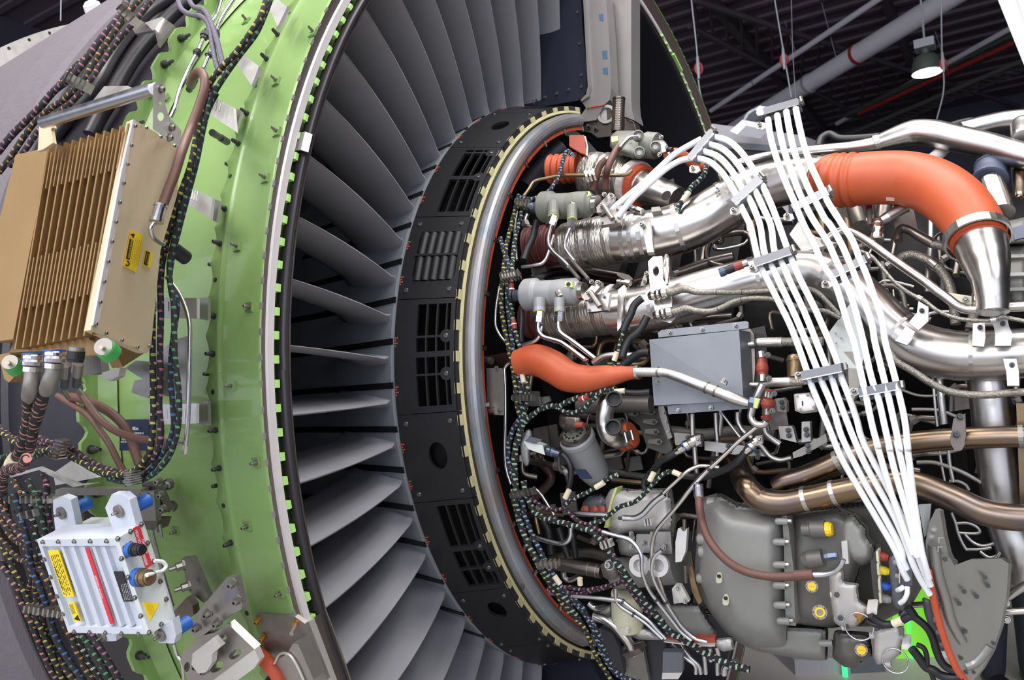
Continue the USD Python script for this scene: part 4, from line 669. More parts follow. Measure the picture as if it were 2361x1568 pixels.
wb.add('lanyard', tube(spline([RP(*px('L4', 1325, 620), .028), RP(*px('L4', 1400, 600), .024), RP(*px('L4', 1470, 580), .012), RP(*px('L4', 1500, 540), .01), RP(*px('L4', 1470, 500), .01), RP(*px('L4', 1395, 492), .01)]), .0022, 8), 'print_white', True, label='white lanyard of the connector cap')
def ear(P, cx, cy, r_, off):
    t = wb.add('mount_ear', prism([WP(*px('L4', *p), off) for p in P], -WP.n * .009), 'box_white'); P0 = WP(*px('L4', cx, cy), off + .001); q = r_ / 3.92 * dep(P0) / FPX
    t.sub('isolator', lathe(P0 - WP.n * .03 + [.012, 0, 0], WP.n, [(0, 0), (0, q * 1.05), (.028, q * 1.05), (.028, 0)], 22), 'isolator_blue'); t.sub('washer', lathe(P0, WP.n, [(0, q), (.003, q), (.003, 0)], 22), 'steel_dull'); t.sub('bolt', bolt(P0 + WP.n * .003, WP.n, q * .25, .007), 'bolt_steel')
ear([(480, 30), (480, -60), (560, -90), (640, -60), (690, 180), (500, 215)], 560, 55, 58, -.05); ear([(950, 10), (1010, -110), (1110, -110), (1170, -60), (1230, 170), (1020, 205)], 1080, 40, 60, -.03)
ear([(860, 1150), (1050, 1160), (1050, 1215), (910, 1220)], 930, 1175, 46, -.05); ear([(1370, 1140), (1560, 1020), (1590, 1170), (1570, 1240), (1440, 1230)], 1455, 1160, 60, -.02)
wb.add('top_rail', prism([WP(*px('L4', *p), -.07) for p in ((700, 160), (1000, 165), (1010, 205), (690, 205))], -WP.n * .02), 'box_white_warm')
mf = Thing('support_cradle', 'pale blue grey sheet metal frame carrying the white box', 'bracket'); mfS = lambda u, v, o=0: at_cyl(u, v, 1.10 + o)
mf.add('top_beam', plate('L3', [(500, 1370), (560, 1350), (1270, 1365), (1275, 1420), (700, 1420), (500, 1480)], mfS, .012), 'aluminium_bare'); mf.add('leg', plate('L3', [(500, 1375), (690, 1415), (720, 1700), (490, 1600)], mfS, .008), 'aluminium_bare'); mf.add('leg', plate('L3', [(1080, 1420), (1390, 1380), (1420, 1760), (1150, 1620)], mfS, .008), 'aluminium_bare')
mf.add('gusset', plate('L3', [(640, 1110), (880, 1260), (500, 1330), (480, 1220)], mfS, .006), 'aluminium'); mf.add('arm', plate('L3', [(75, 1240), (345, 1165), (700, 1320), (870, 1310), (660, 1345), (350, 1190), (100, 1260)], lambda u, v, o=0: at_cyl(u, v, 1.15), .006), 'aluminium')
for a, b in ((1245, 1440), (1315, 1430), (1440, 1290), (1465, 1415), (1485, 1540)): mf.add('bolt', bolt(mfS(*px('L3', a, b), .002), unit([.3, -1, -.2]), .0042, .008), 'bolt_steel')
mf.add('side_lug', plate('L3', [(1280, 1310), (1390, 1300), (1500, 1568), (1420, 1600), (1330, 1580)], lambda u, v, o=0: at_cyl(u, v, 1.085), .012), 'steel_dark')
for a, b in ((1525, 1315), (1555, 1515)): mf.add('stud', bolt(at_cyl(*px('L3', a, b), 1.06), (.6, -.8, -.2), .006, .018, 'stud'), 'bolt_steel')
# brackets and hose at the bottom of the green case
lb_ = Thing('link_bracket', 'bare steel link bracket with three large holes at the bottom of the green case', 'bracket'); BS = lambda u, v, o=0: at_cyl(u, v, 1.13 + o)
def holed(t, name, c, ext, holes, surf, th, mt, label=None):
    pol = sg.Polygon(ext).buffer(8).buffer(-8)
    for a, b, rx, ry, rot in holes: pol = pol.difference(sa.rotate(sa.scale(sg.Point(a, b).buffer(1, 12), rx, ry, origin=(a, b)), rot, origin=(a, b)))
    Q = [surf(*px(c, a, b)) for a, b in ext]; A = np.mean(Q, 0); u_, s_, vt = np.linalg.svd(np.array(Q) - A); pl = Plane(A, A + vt[0], A + vt[1]); m = sheet(pol, np.zeros(3), np.array([1., 0, 0]), np.array([0, 1., 0]), np.array([0, 0, 1.]))
    t.add(name, (np.array([pl(*px(c, a, b)) - pl.n * th * h for a, b, h in m[0]]), m[1]), mt, label=label)
holed(lb_, 'upper_arm', 'L4', [(1720, 1060), (1790, 950), (2050, 640), (2120, 640), (2190, 880), (2180, 930), (2080, 980), (1980, 1060), (1800, 1190), (1720, 1160)], [], BS, .008, 'aluminium_bare')
holed(lb_, 'plate', 'L4', [(1630, 1400), (1650, 1320), (1810, 1170), (1940, 1140), (2060, 1060), (2300, 1290), (1930, 1568), (1700, 1568)], [(2010, 1200, 46, 36, -35), (2125, 1335, 64, 36, -35), (1960, 1450, 70, 38, -35), (1690, 1450, 26, 46, 10)], BS, .010, 'aluminium_bare')
holed(lb_, 'channel_side', 'L4', [(1930, 1568), (2300, 1290), (2345, 1390), (2300, 1460), (2150, 1568)], [], BS, .008, 'aluminium')
holed(lb_, 'cam_plate', 'L4', [(1730, 1430), (1740, 1330), (1920, 1190), (1990, 1270), (1920, 1330), (1910, 1420), (1860, 1500), (1790, 1510)], [], lambda u, v, o=0: at_cyl(u, v, 1.15), .008, 'aluminium')
for a, b in ((1890, 960), (1790, 1085), (1975, 1045), (1945, 1350), (1790, 1430), (1860, 1470), (2110, 690), (2155, 840)): lb_.add('bolt', bolt(at_cyl(*px('L4', a, b), 1.135), unit([.2, -1, -.3]), .0045, .009), 'bolt_steel')
t = Thing('corner_bracket', 'grey corner bracket with two studs above the link bracket', 'bracket'); t.add('plate', plate('L4', [(1640, 470), (1730, 465), (1880, 820), (1840, 870), (1700, 760)], lambda u, v, o=0: at_cyl(u, v, 1.075), .008), 'steel_dull')
for a, b in ((1660, 525), (1710, 710)): t.add('stud', bolt(at_cyl(*px('L4', a + 10, b), 1.085), unit([-.4, -.9, -.2]), .0055, .02, 'stud'), 'bolt_steel')
t.add('lug', plate('L4', [(1560, 960), (1690, 820), (1740, 900), (1750, 980), (1640, 1060), (1560, 1200), (1640, 1240), (1640, 1060)], lambda u, v, o=0: at_cyl(u, v, 1.09), .01), 'steel_dark')
t = Thing('casting_pad', 'grey cast mounting pad at the lower end of the white rear face', 'casting'); CP = lambda u, v, o=0: at_cyl(u, v, 1.066 + o)
holed(t, 'pad_plate', 'M4', [(120, 970), (470, 995), (560, 1060), (760, 1568), (420, 1590), (250, 1500), (150, 1060)], [], CP, .006, 'steel_dull')
holed(t, 'boss', 'M4', [(290, 1400), (400, 1330), (450, 1240), (500, 1245), (640, 1568), (360, 1590)], [], lambda u, v, o=0: at_cyl(u, v, 1.085), .02, 'aluminium_bare')
t.add('nozzle', cyl('M4', (475, 1080, -.045), (440, 1150, -.03), 20, LS), 'steel_dull'); t.add('boss_rib', line('M4', [(285, 1420), (340, 1330), (420, 1340), (480, 1420), (560, 1590)], 12, lambda u, v, o=0: at_cyl(u, v, 1.087)), 'aluminium', True)
for a, b in ((145, 1020), (190, 1175), (485, 1050)): t.add('bolt', bolt(CP(*px('M4', a, b)), unit([.1, -1, -.5]), .0035, .008), 'bolt_gold')
holed(t, 'end_cover', 'M4', [(565, 1060), (645, 1010), (690, 1130), (860, 1590), (760, 1590)], [], lambda u, v, o=0: at_x(u, v, .004), .006, 'aluminium')
holed(t, 'dark_cover', 'M4', [(650, 1010), (745, 925), (975, 1590), (850, 1590), (690, 1130)], [], lambda u, v, o=0: at_x(u, v, .003), .006, 'steel_dark'); t.add('edge_wire', line('M4', [(745, 925), (860, 1230), (980, 1590)], 7, lambda u, v, o=0: at_x(u, v, .006), n=6), 'steel_dull', True)
cable('orange_hose', 'orange hose end beside the link bracket at the bottom edge', 'hose', 'orange_seal', 'M4', [(60, 1290, -.07), (150, 1340, -.05), (230, 1420, -.04), (300, 1500, -.04), (350, 1600, -.04)], 66, LS, n=16)
t = Thing('gusset_shadow_bracket', 'dark sheet bracket in the shadow left of the white box foot', 'bracket'); t.add('plate', plate('L4', [(1270, 130), (1430, 130), (1400, 220), (1300, 200)], lambda u, v, o=0: at_cyl(u, v, 1.1), .02), 'steel_dark')
for lb, P_ in (('silver line rising behind the white box to the case', [(1360, 160), (1400, 330), (1500, 700), (1560, 900)]), ('thin silver line behind the white box, second one', [(1430, 110), (1460, 280)]), ('silver line dropping from the white box foot to the link bracket', [(1570, 1240), (1600, 1340), (1640, 1400), (1660, 1568)])): cable('silver_line', lb, 'pipe', 'silver_tube', 'L4', [(*p, -.03) for p in P_], 17, LS)
# ------------------------------------------------------------------ engine core: materials and builders
mat('clamp_grey', (98, 100, 106), 0.4, metal=.35); mat('white_tube', (226, 228, 230), 0.32, coat=0.2)
mat('orange_silicone', (182, 82, 46), 0.5, var=0.10, vscale=14, bump=0.06, bscale=80)
mat('red_boot', (150, 62, 48), 0.5, var=0.15, vscale=30)
mat('foil', (190, 184, 176), 0.36, metal=0.9, var=0.15, vscale=20, bump=1.0, bscale=55, stretch=(5, 1, 1), rvar=0.1)
mat('cast_grey', (134, 134, 130), 0.5, metal=0.2, var=0.10, vscale=9, bump=0.05, bscale=160)
mat('cast_light', (190, 187, 184), 0.42, metal=0.25, var=0.08, vscale=10, bump=0.04, bscale=160)
mat('cast_dark', (100, 98, 94), 0.5, metal=0.3, var=0.15, vscale=10)
mat('valve_olive', (118, 119, 110), 0.55, metal=0.15, var=0.08, vscale=16, bump=0.04, bscale=240)
mat('valve_grey', (148, 149, 150), 0.5, metal=0.15, var=0.06, vscale=16, bump=0.04, bscale=240)
mat('heat_gold', (134, 112, 84), 0.3, metal=1.0, var=0.4, vscale=9, rgb2=(108, 98, 96), rvar=0.06)
mat('heat_blue', (110, 116, 128), 0.25, metal=1.0, var=0.4, vscale=9, rgb2=(122, 100, 82))
mat('brown_boot', (58, 34, 32), 0.5); mat('dark_red_boot', (92, 44, 38), 0.5)
mat('duct_steel', (200, 196, 192), 0.28, metal=1.0, rvar=0.05, vscale=7, var=0.12)
mat('shield_grey', (150, 150, 146), 0.36, metal=0.7, var=0.18, vscale=5, stretch=(1, 1, .25), rvar=0.08)
mat('box_sheet', (112, 116, 122), 0.4, metal=0.4, var=0.1, vscale=18, rvar=0.08)
mat('braid_steel', (150, 146, 136), 0.42, metal=0.7, var=0.5, vscale=260, bump=0.8, bscale=420)
mat('cap_yellow', (236, 190, 20), 0.4); mat('conn_red', (150, 44, 40), 0.5); mat('conn_yellow', (226, 204, 40), 0.5); mat('conn_blue', (40, 84, 180), 0.5); mat('conn_grey', (140, 140, 140), 0.5)
mat('oil_cream', (196, 194, 168), 0.4, var=0.08, vscale=9); mat('panel_grey', (100, 104, 110), 0.45, metal=0.3); mat('yellow_green', (186, 194, 120), 0.5); mat('shield_pale', (176, 180, 178), 0.4, metal=0.5, var=0.1, vscale=20)
K = core
def pipe(label, mt, c, P, r, off=0.0, bend=None, name='metal_pipe', category='pipe', n=14, rings=(), ringmat='steel_brushed', ringw=3.0, rf=1.12):
    """A tube through photo positions (x, y[, off]); r in pixels of the crop, a number or one per point; rings: fractions along it that carry a clamp band."""
    Q = [K(*px(c, *p[:2]), (p[2] if len(p) > 2 else off)) for p in P]; W = bent(Q, bend) if bend else spline(Q, 6)
    if np.ndim(r): R_ = np.array([q / CROP[c][2] * dep(p) / FPX for q, p in zip(r, Q)]); s0 = np.linspace(0, 1, len(Q)); R_ = np.interp(np.linspace(0, 1, len(W)), s0, R_)
    else: R_ = np.full(len(W), r / CROP[c][2] * np.mean([dep(p) for p in Q]) / FPX)
    flecked = 'sleeve_' in mt; t = Thing(name, label, category); t.add('tube' if 'pipe' in name or 'duct' in name else 'sleeve', tube(W, R_, n, uv=flecked), mt, True)
    L = np.concatenate([[0], np.cumsum(np.linalg.norm(np.diff(W, axis=0), axis=1))]); L /= L[-1]
    for f in rings:
        i = min(int(np.searchsorted(L, f)), len(W) - 2); i = max(i, 1); d = unit(W[i + 1] - W[i - 1]); rr = R_[i]; w = ringw / CROP[c][2] * dep(W[i]) / FPX
        t.add('clamp_band', lathe(W[i] - d * w, d, [(0, rr), (0, rr * rf), (2 * w, rr * rf), (2 * w, rr)], 20), ringmat)
    return t
def kc(c, a, b, r, prof=None, n=16, o=0.0, o2=None):  # a turned part in the core
    return cyl(c, (*a, o), (*b, o if o2 is None else o2), r, K, prof, n)
def kp(c, P, o=0.0, th=.008): return plate(c, [(*p, o) for p in P], K, th)
def kbolt(t, c, pts, r=.0028, o=0.0, mt='bolt_steel', nrm=(0.15, -1, 0.15)):
    r *= .55
    for a, b in pts: t.add('bolt', bolt(K(*px(c, a, b), o), nrm, r, r * 2.0), mt)
def pillow(c, P, o, bulge, edge, depth=.04, step=9):   # a cast body: outline with rounded edges that bulges towards the viewer
    Q = [px(c, *p) for p in P]; pol = sg.Polygon(Q).buffer(edge * .4).buffer(-edge * .8).buffer(edge * .4) if edge else sg.Polygon(Q)
    if pol.geom_type != 'Polygon': pol = max(pol.geoms, key=lambda g: g.area)
    bd = pol.exterior; nb = max(16, int(bd.length / step)); B = [bd.interpolate(i / nb, normalized=True).coords[0] for i in range(nb)]
    x0, y0, x1, y1 = pol.bounds; I = [(x, y) for x in np.arange(x0, x1, step) for y in np.arange(y0, y1, step) if pol.contains(sg.Point(x, y)) and bd.distance(sg.Point(x, y)) > step * .6]
    for dd in (.12, .35):
        inner = pol.buffer(-edge * dd)
        for g in (inner.geoms if hasattr(inner, 'geoms') else [inner]):
            if g.geom_type == 'Polygon' and not g.is_empty: I += [g.exterior.interpolate(i / nb, normalized=True).coords[0] for i in range(nb)]
    from scipy.spatial import Delaunay
    X = np.array(B + I); tri = Delaunay(X).simplices; tri = np.array([t for t in tri if pol.buffer(.01).contains(sg.Point(*X[t].mean(0)))])
    h = np.array([1 - (1 - min(1, bd.distance(sg.Point(*p)) / max(edge, 1e-6))) ** 2 for p in X]) ** .5; h[:nb] = 0
    V = np.array([K(*p, o + bulge * q) for p, q in zip(X, h)]); W = np.array([K(*p, o - depth) for p in B])
    a = V[tri]; nn = np.cross(a[:, 1] - a[:, 0], a[:, 2] - a[:, 0]); flip = (nn[:, 1] > 0); tri[flip] = tri[flip][:, ::-1]
    F = list(tri); n = len(V); V = np.vstack([V, V[:nb], W])
    for i in range(nb): j = (i + 1) % nb; F += [(n + i, n + j, n + nb + j), (n + i, n + nb + j, n + nb + i)]
    return V, np.array(F)
# ------------------------------------------------------------------ the deep layer: boxes, rods and pipes in the shadow
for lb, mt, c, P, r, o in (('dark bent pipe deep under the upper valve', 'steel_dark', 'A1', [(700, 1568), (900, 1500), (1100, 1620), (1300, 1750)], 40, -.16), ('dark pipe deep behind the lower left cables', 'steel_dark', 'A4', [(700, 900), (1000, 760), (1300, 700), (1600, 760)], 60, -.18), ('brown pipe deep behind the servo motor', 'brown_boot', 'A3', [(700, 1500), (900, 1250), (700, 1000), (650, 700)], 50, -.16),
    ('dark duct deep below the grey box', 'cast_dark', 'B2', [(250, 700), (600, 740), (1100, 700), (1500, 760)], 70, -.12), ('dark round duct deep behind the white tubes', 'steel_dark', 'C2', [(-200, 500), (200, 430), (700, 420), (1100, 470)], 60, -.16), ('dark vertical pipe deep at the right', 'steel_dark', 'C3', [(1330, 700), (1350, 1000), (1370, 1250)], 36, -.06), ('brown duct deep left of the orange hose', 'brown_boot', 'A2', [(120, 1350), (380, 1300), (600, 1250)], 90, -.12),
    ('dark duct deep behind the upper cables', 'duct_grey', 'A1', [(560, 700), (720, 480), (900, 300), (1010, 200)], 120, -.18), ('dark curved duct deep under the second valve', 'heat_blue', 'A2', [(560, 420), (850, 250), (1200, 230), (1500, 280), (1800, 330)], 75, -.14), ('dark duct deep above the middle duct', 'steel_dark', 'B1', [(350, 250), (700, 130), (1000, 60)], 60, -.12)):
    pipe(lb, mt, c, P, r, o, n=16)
dk = Thing('accessory_bracket', 'dark perforated bracket of vane levers under the orange elbow coupling', 'bracket')
dk.add('unison_plate', kp('A3', [(1690, 430), (1980, 430), (2200, 430), (2352, 900), (2330, 1000), (2050, 900), (1960, 640)], -.10, .006), 'cast_dark')
for a, b in ((1900, 490), (2100, 470), (2130, 590), (2150, 710), (2190, 830), (1750, 580), (1690, 660)): dk.add('vane_lever', kp('A3', [(a - 130, b - 28), (a + 10, b - 40), (a + 50, b), (a + 10, b + 38), (a - 130, b + 14)], -.08, .004), 'steel_dull'); kbolt(dk, 'A3', [(a, b)], .004, -.078, 'bolt_dark')
dk.add('lever_bar', kp('A3', [(2180, 400), (2250, 400), (2330, 700), (2352, 780), (2300, 800), (2200, 520)], -.06, .006), 'aluminium_bare'); kbolt(dk, 'A3', [(2255, 480), (2280, 590), (2305, 705)], .0035, -.058)
# ------------------------------------------------------------------ upper air duct with orange elbow
AD = pipe('polished steel air duct curving up to the orange elbow', 'duct_steel', 'P', [(1428, 548), (1480, 545), (1545, 533), (1615, 508), (1675, 474), (1740, 440), (1810, 418), (1860, 413), (1900, 414)], [58, 58, 58, 58, 58, 57, 55, 54, 54], .0, n=28, rings=(.04, .09, .14, .30, .53, .60, .93), ringw=5, rf=1.03, name='air_duct', category='duct')
AD.add('clamp_block', kp('A1', [(2010, 1080), (2080, 1075), (2130, 1470), (2050, 1475), (1995, 1200)], .065, .008), 'steel_brushed'); AD.add('lug', kp('A1', [(2100, 930), (2200, 920), (2220, 970), (2100, 985)], .06, .01), 'steel_dull')
kbolt(AD, 'A1', [(1990, 1145)], .007, .068); kbolt(AD, 'B0', [(800, 1120), (820, 1150), (790, 1170)], .003, .06)
def bellows_elbow():
    P = [(1900, 414), (1925, 416), (1975, 414), (2030, 410), (2090, 412), (2150, 430), (2205, 468), (2242, 515), (2256, 556)]; R_ = [53, 60, 61, 61, 62, 64, 65, 63, 60]
    Q = [K(*p, .07 + .03 * min(1, i / 3)) for i, p in enumerate(P)]; W = spline(Q, 24); s = np.linspace(0, len(P) - 1, len(W)); r = np.interp(s, range(len(P)), R_)
    r = r * np.array([1 + .045 * (math.sin((q - .45) / .42 * 2 * pi) if .45 < q < 2.13 else 0) for q in s]); return tube(W, r * np.array([dep(w) for w in W]) / FPX, 36)
oe = Thing('silicone_elbow', 'large orange silicone elbow duct with bellows rings at upper right', 'hose'); oe.add('elbow', bellows_elbow(), 'orange_silicone', True)
Bk = [K(1893, 414, .068), K(1908, 415, .07)]; oe.add('hose_clamp', lathe(Bk[0], Bk[1] - Bk[0], [(0, .034), (0, .0365), (.011, .0365), (.011, .034)], 32), 'steel'); oe.add('clamp_screw', kc('B0', (2015, 870), (2080, 850), 22, o=.125), 'steel'); oe.add('clamp_screw', kc('B0', (2040, 900), (2060, 830), 14, o=.13), 'bolt_steel')
E1 = [K(2250, 540, .1), K(2257, 560, .1)]; oe.add('hose_clamp', lathe(E1[0], E1[1] - E1[0], [(0, .035), (0, .0375), (.012, .0375), (.012, .035)], 32), 'steel_brushed'); oe.add('moulded_mark', kp('C5', [(690, 1225), (790, 1235), (790, 1275), (690, 1270)], .172, .002), 'brown_hose')
rd = pipe('tapered steel receiver duct below the orange elbow', 'duct_steel', 'P', [(2258, 555), (2272, 600), (2283, 645), (2288, 690), (2290, 720)], [59, 52, 40, 34, 34], .095, n=24, rings=(.05,), ringmat='orange_seal', ringw=2, rf=1.02, name='air_duct', category='duct')
# ------------------------------------------------------------------ second air duct across the middle
pipe('polished steel bleed duct sweeping right across the middle and out of frame', 'duct_steel', 'P', [(1415, 722), (1470, 716), (1560, 695), (1650, 668), (1740, 643), (1820, 628), (1880, 630), (1935, 655), (1990, 700), (2050, 758), (2110, 798), (2190, 818), (2270, 820), (2400, 812), (2800, 800)], [54, 54, 54, 53, 50, 50, 52, 56, 58, 59, 58, 58, 58, 58, 58], .0, n=32, rings=(.035, .08, .30, .43, .58, .70), ringw=4, rf=1.025, name='air_duct', category='duct')
for lb, P in (('steel strap bracket riding on the bleed duct at far right', [(2100, 455), (2260, 455), (2290, 620), (2295, 780), (2150, 780), (2140, 620)]), ('blue tinted steel strap on top of the bleed duct', [(1735, 30), (1880, 20), (1885, 170), (1870, 310), (1730, 300)]), ('steel strap with an eye hole on top of the bleed duct', [(1960, -60), (2140, -80), (2170, 60), (2210, 150), (2190, 300), (2000, 300), (2005, 160)])):
    t = Thing('duct_strap', lb, 'strap'); t.add('strap', kp('C3', P, .062, .006), 'steel_brushed'); x, y = np.mean(P, 0); kbolt(t, 'C3', [(x, y - 90)], .004, .064, 'bolt_dark')
t = Thing('duct_strap', 'steel hinge strap on the elbow of the bleed duct', 'strap'); t.add('strap', kp('C4', [(1080, 1120), (1200, 1190), (1200, 1360), (1080, 1470), (960, 1380), (1060, 1260)], .058, .006), 'steel_brushed'); t.add('strap', kp('C4', [(930, 1420), (1040, 1490), (940, 1650), (800, 1600)], .058, .006), 'steel'); kbolt(t, 'C4', [(1120, 1235)], .004, .06, 'bolt_dark')
# ------------------------------------------------------------------ foil wrapped valve sections and their actuators
for lb, a, b, r_, c in (('foil wrapped valve section of the upper air duct', (1040, 1420), (1740, 1300), 300, 'A1'), ('foil wrapped valve section of the middle bleed duct', (880, 800), (1640, 700), 290, 'A2'), ('foil wrapped valve section at the top beside the strut foot', (1330, 560), (1880, 600), 300, 'A1')):
    t = Thing('foil_valve_section', lb, 'valve'); o = -.02 if r_ != 300 or b[0] == 1740 else -.1
    t.add('foil_wrap', kc(c, a, b, r_, [(0, 0), (0, .9)] + [(i / 14, 1.0 + (.02 if i % 3 == 0 else -.015 * (i % 2))) for i in range(1, 14)] + [(1, .96), (1, 0)], 28, o), 'foil', 25)
    d = (np.array(b) - a) / 760.0; t.add('end_ring', kc(c, tuple(np.array(b) - d * 10), tuple(np.array(b) + d * 45), r_ * 1.06, [(0, 0), (0, .98), (.3, 1), (.7, 1), (1, .95), (1, 0)], 28, o), 'white_metal' if c == 'A2' else 'steel')
    if b[0] != 1880: t.add('end_ring', kc(c, tuple(np.array(b) + d * 60), tuple(np.array(b) + d * 110), r_ * 1.03, [(0, 0), (0, .9), (.5, 1.03), (1, .9), (1, 0)], 28, o), 'steel'); t.add('foil_seam', kc(c, tuple(np.array(a) + d * 330), tuple(np.array(a) + d * 380), r_ * 1.015, n=28, o=o), 'steel_brushed')
def actuator(name_lb, c, a, b, r_, mt, ports, o, plate_P, plate_mt, lug):
    t = Thing('valve_actuator', name_lb, 'valve'); a, b = np.array(a, float), np.array(b, float); f = lambda s: tuple(a + (b - a) * s)
    t.add('body', kc(c, f(0), f(1), r_, [(0, 0), (0, .86), (.04, 1.0), (.22, 1.0), (.28, .82), (.55, .80), (.7, .84), (.92, .82), (.96, .66), (1, .6), (1, 0)], 28, o), mt, 30)
    t.add('nose', kc(c, f(1), f(1.09), r_ * .55, n=20, o=o), 'steel')
    t.add('connector', kc(c, f(-.02), f(-.16), r_ * .45, [(0, 0), (0, 1), (.4, 1), (.4, .8), (1, .8), (1, 0)], 16, o), 'connector_blue'); t.add('connector_shell', kc(c, f(-.14), f(-.30), r_ * .33, [(0, 0), (0, 1), (.2, 1.15), (.4, 1), (.6, 1.15), (.8, 1), (1, 0)], 12, o), 'black_rubber')
    oo = o + r_ * .8 / CROP[c][2] * 1.2 / FPX
    for (x, y), (x2, y2), rr in ports:
        p = t.add('port', kc(c, (x, y - 150), (x, y), rr, [(0, 0), (0, 1.1), (.7, .95), (1, 1), (1, 0)], 18, oo), mt); p.sub('seal_ring', kc(c, (x, y - 6), (x, y + 8), rr * .95, n=18, o=oo), 'yellow_green'); p.sub('hex_nut', kc(c, (x, y + 6), (x2, y2), rr * .92, [(0, 0), (0, .9), (.4, .9), (.45, 1), (1, .95), (1, 0)], 6, oo), 'silver_tube')
    t.add('label_plate', kp(c, plate_P, oo - .003, .004), plate_mt); t.add('lug', kp(c, lug, oo + .004, .012), 'yellow_green'); lx, ly = np.mean(lug, 0); t.add('lug_hole', lathe(K(*px(c, lx, ly), oo + .0045), (0.2, -1, .2), [(0, .0035), (.0004, .0035), (.0004, 0)], 12), 'dark_gap')
    m = f(.62); t.add('test_port', kc(c, (m[0] + 20, m[1] + 50), (m[0] - 10, m[1] - 20), r_ * .2, [(0, 0), (0, 1), (.5, 1), (.5, 1.15), (1, 1.1), (1, .6), (.8, .6), (.8, 0)], 8, oo), 'steel_dull')
    L = f(1.12); t.add('link_arm', kp(c, [(L[0] - 40, L[1] + 40), (L[0] + 120, L[1] - 130), (L[0] + 180, L[1] - 110), (L[0] + 170, L[1] - 60), (L[0] + 20, L[1] + 110), (L[0] - 30, L[1] + 110)], oo, .008), 'aluminium_bare'); t.add('link_rod', kc(c, (L[0] + 40, L[1] + 10), (L[0] + 160, L[1] + 190), r_ * .17, o=oo + .002, n=10), 'steel_dull'); kbolt(t, c, [(L[0] + 140, L[1] - 100), (L[0] + 20, L[1] + 30), (L[0] + 60, L[1] - 110)], .005, oo + .003)
    t.add('mount_pad', kp(c, [(L[0] + 10, L[1] + 60), (L[0] + 280, L[1] + 20), (L[0] + 250, L[1] + 230), (L[0] + 10, L[1] + 260)], oo - .012, .008), 'steel_brushed'); kbolt(t, c, [(L[0] + 30, L[1] + 230), (L[0] + 210, L[1] + 70), (L[0] + 200, L[1] + 220)], .0035, oo - .011); return t
actuator('olive grey valve actuator with two ports on the upper air duct', 'A1', (770, 930), (1400, 890), 190, 'valve_olive', [((920, 1040), (880, 1160), 72), ((1145, 1080), (1120, 1190), 66)], .07, [(1000, 795), (1090, 785), (1095, 850), (990, 858)], 'panel_grey', [(1240, 760), (1350, 735), (1372, 770), (1335, 800), (1250, 795)])
actuator('pale grey valve actuator with two ports on the middle bleed duct', 'A2', (575, 525), (1240, 480), 200, 'valve_grey', [((750, 720), (735, 860), 75), ((990, 720), (980, 850), 66)], .07, [(800, 385), (875, 380), (870, 495), (795, 500)], 'plate_blue', [(1060, 360), (1145, 360), (1150, 430), (1050, 430)])
ta = Thing('valve_actuator', 'olive grey pump block with pale ports at the top beside the strut', 'valve')
ta.add('body', pillow('T1', [(1205, 1230), (1260, 1180), (1420, 1180), (1540, 1220), (1540, 1400), (1420, 1440), (1290, 1390), (1200, 1330)], .02, .05, 14, step=7), 'valve_olive', 40); ta.add('round_end', kc('T1', (1510, 1310), (1630, 1320), 120, [(0, 0), (0, .9), (.2, 1), (.8, 1), (1, .95), (1, 0)], 26, .05), 'valve_olive', 30); ta.add('head', pillow('T1', [(1590, 1260), (1690, 1270), (1725, 1310), (1720, 1380), (1640, 1400), (1590, 1340)], .05, .03, 8, step=6), 'cast_light', 40); ta.add('spigot', kc('T1', (1700, 1345), (1765, 1352), 26, [(0, 0), (0, 1), (.5, 1), (.5, .7), (1, .9), (1, 0)], 14, .07), 'bolt_dark')
for a, b in ((1455, 1235), (1465, 1385), (1610, 1335)): p = ta.add('port', lathe(K(*px('T1', a, b), .085), (.5, -1, .1), [(0, .010), (.007, .0095), (.008, .0075), (.004, .0065), (.004, 0)], 18), 'valve_olive'); p.sub('insert', lathe(K(*px('T1', a, b), .095), (.5, -1, .1), [(0, .004), (.002, .004), (.002, 0)], 12), 'steel_dull')
ta.add('lug', kp('T1', [(1210, 1235), (1270, 1228), (1275, 1270), (1215, 1285)], .075, .01), 'yellow_green'); kbolt(ta, 'T1', [(1665, 1240), (1650, 1400), (1380, 1240)], .005, .08)
ta.add('elbow_tube', line('T1', [(1450, 1240, .10), (1380, 1245, .11), (1330, 1290, .11), (1290, 1340, .11)], 22, K), 'silver_tube', True)
pipe('brown sleeved hose hanging from the top pump block across the foil section', 'brown_hose', 'T1', [(1270, 1330, .1), (1200, 1470, .1), (1180, 1530, .09), (1165, 1600, .06), (1160, 1700, .03)], 32, name='brown_sleeved_hose', category='hose')
pipe('second brown sleeved hose behind the first at the top pump block', 'brown_hose', 'A1', [(1560, 350, .07), (1480, 430, .06), (1440, 560, .04), (1400, 720, .01)], 42, name='brown_sleeved_hose', category='hose')
pipe('orange flex hose stub at the right end of the top pump block', 'orange_silicone', 'B0', [(160, 720, .05), (300, 690, .05), (420, 740, .03), (520, 830, .0), (640, 860, -.02)], 60, rings=(.12,), ringmat='steel', ringw=12, name='orange_hose', category='hose')
for lb, P, r_, o in (('orange ribbed bellows beside the black braided cable at the top of the core', [(880, 480), (1000, 470), (1120, 460), (1230, 450)], 170, -.08), ('dark red ribbed boot left of the upper foil section', [(620, 1420), (720, 1400), (820, 1390), (920, 1380)], 230, -.05)):
    Q = pts3('A1', [(*p, o) for p in P], K); W = spline(Q, 12); r = rad('A1', r_, W) * np.array([1 + .09 * math.sin(i / len(W) * 5 * 2 * pi) for i in range(len(W))]); solo('bellows', lb, 'hose', tube(W, r, 30), 'orange_silicone' if o == -.08 else 'dark_red_boot', True)
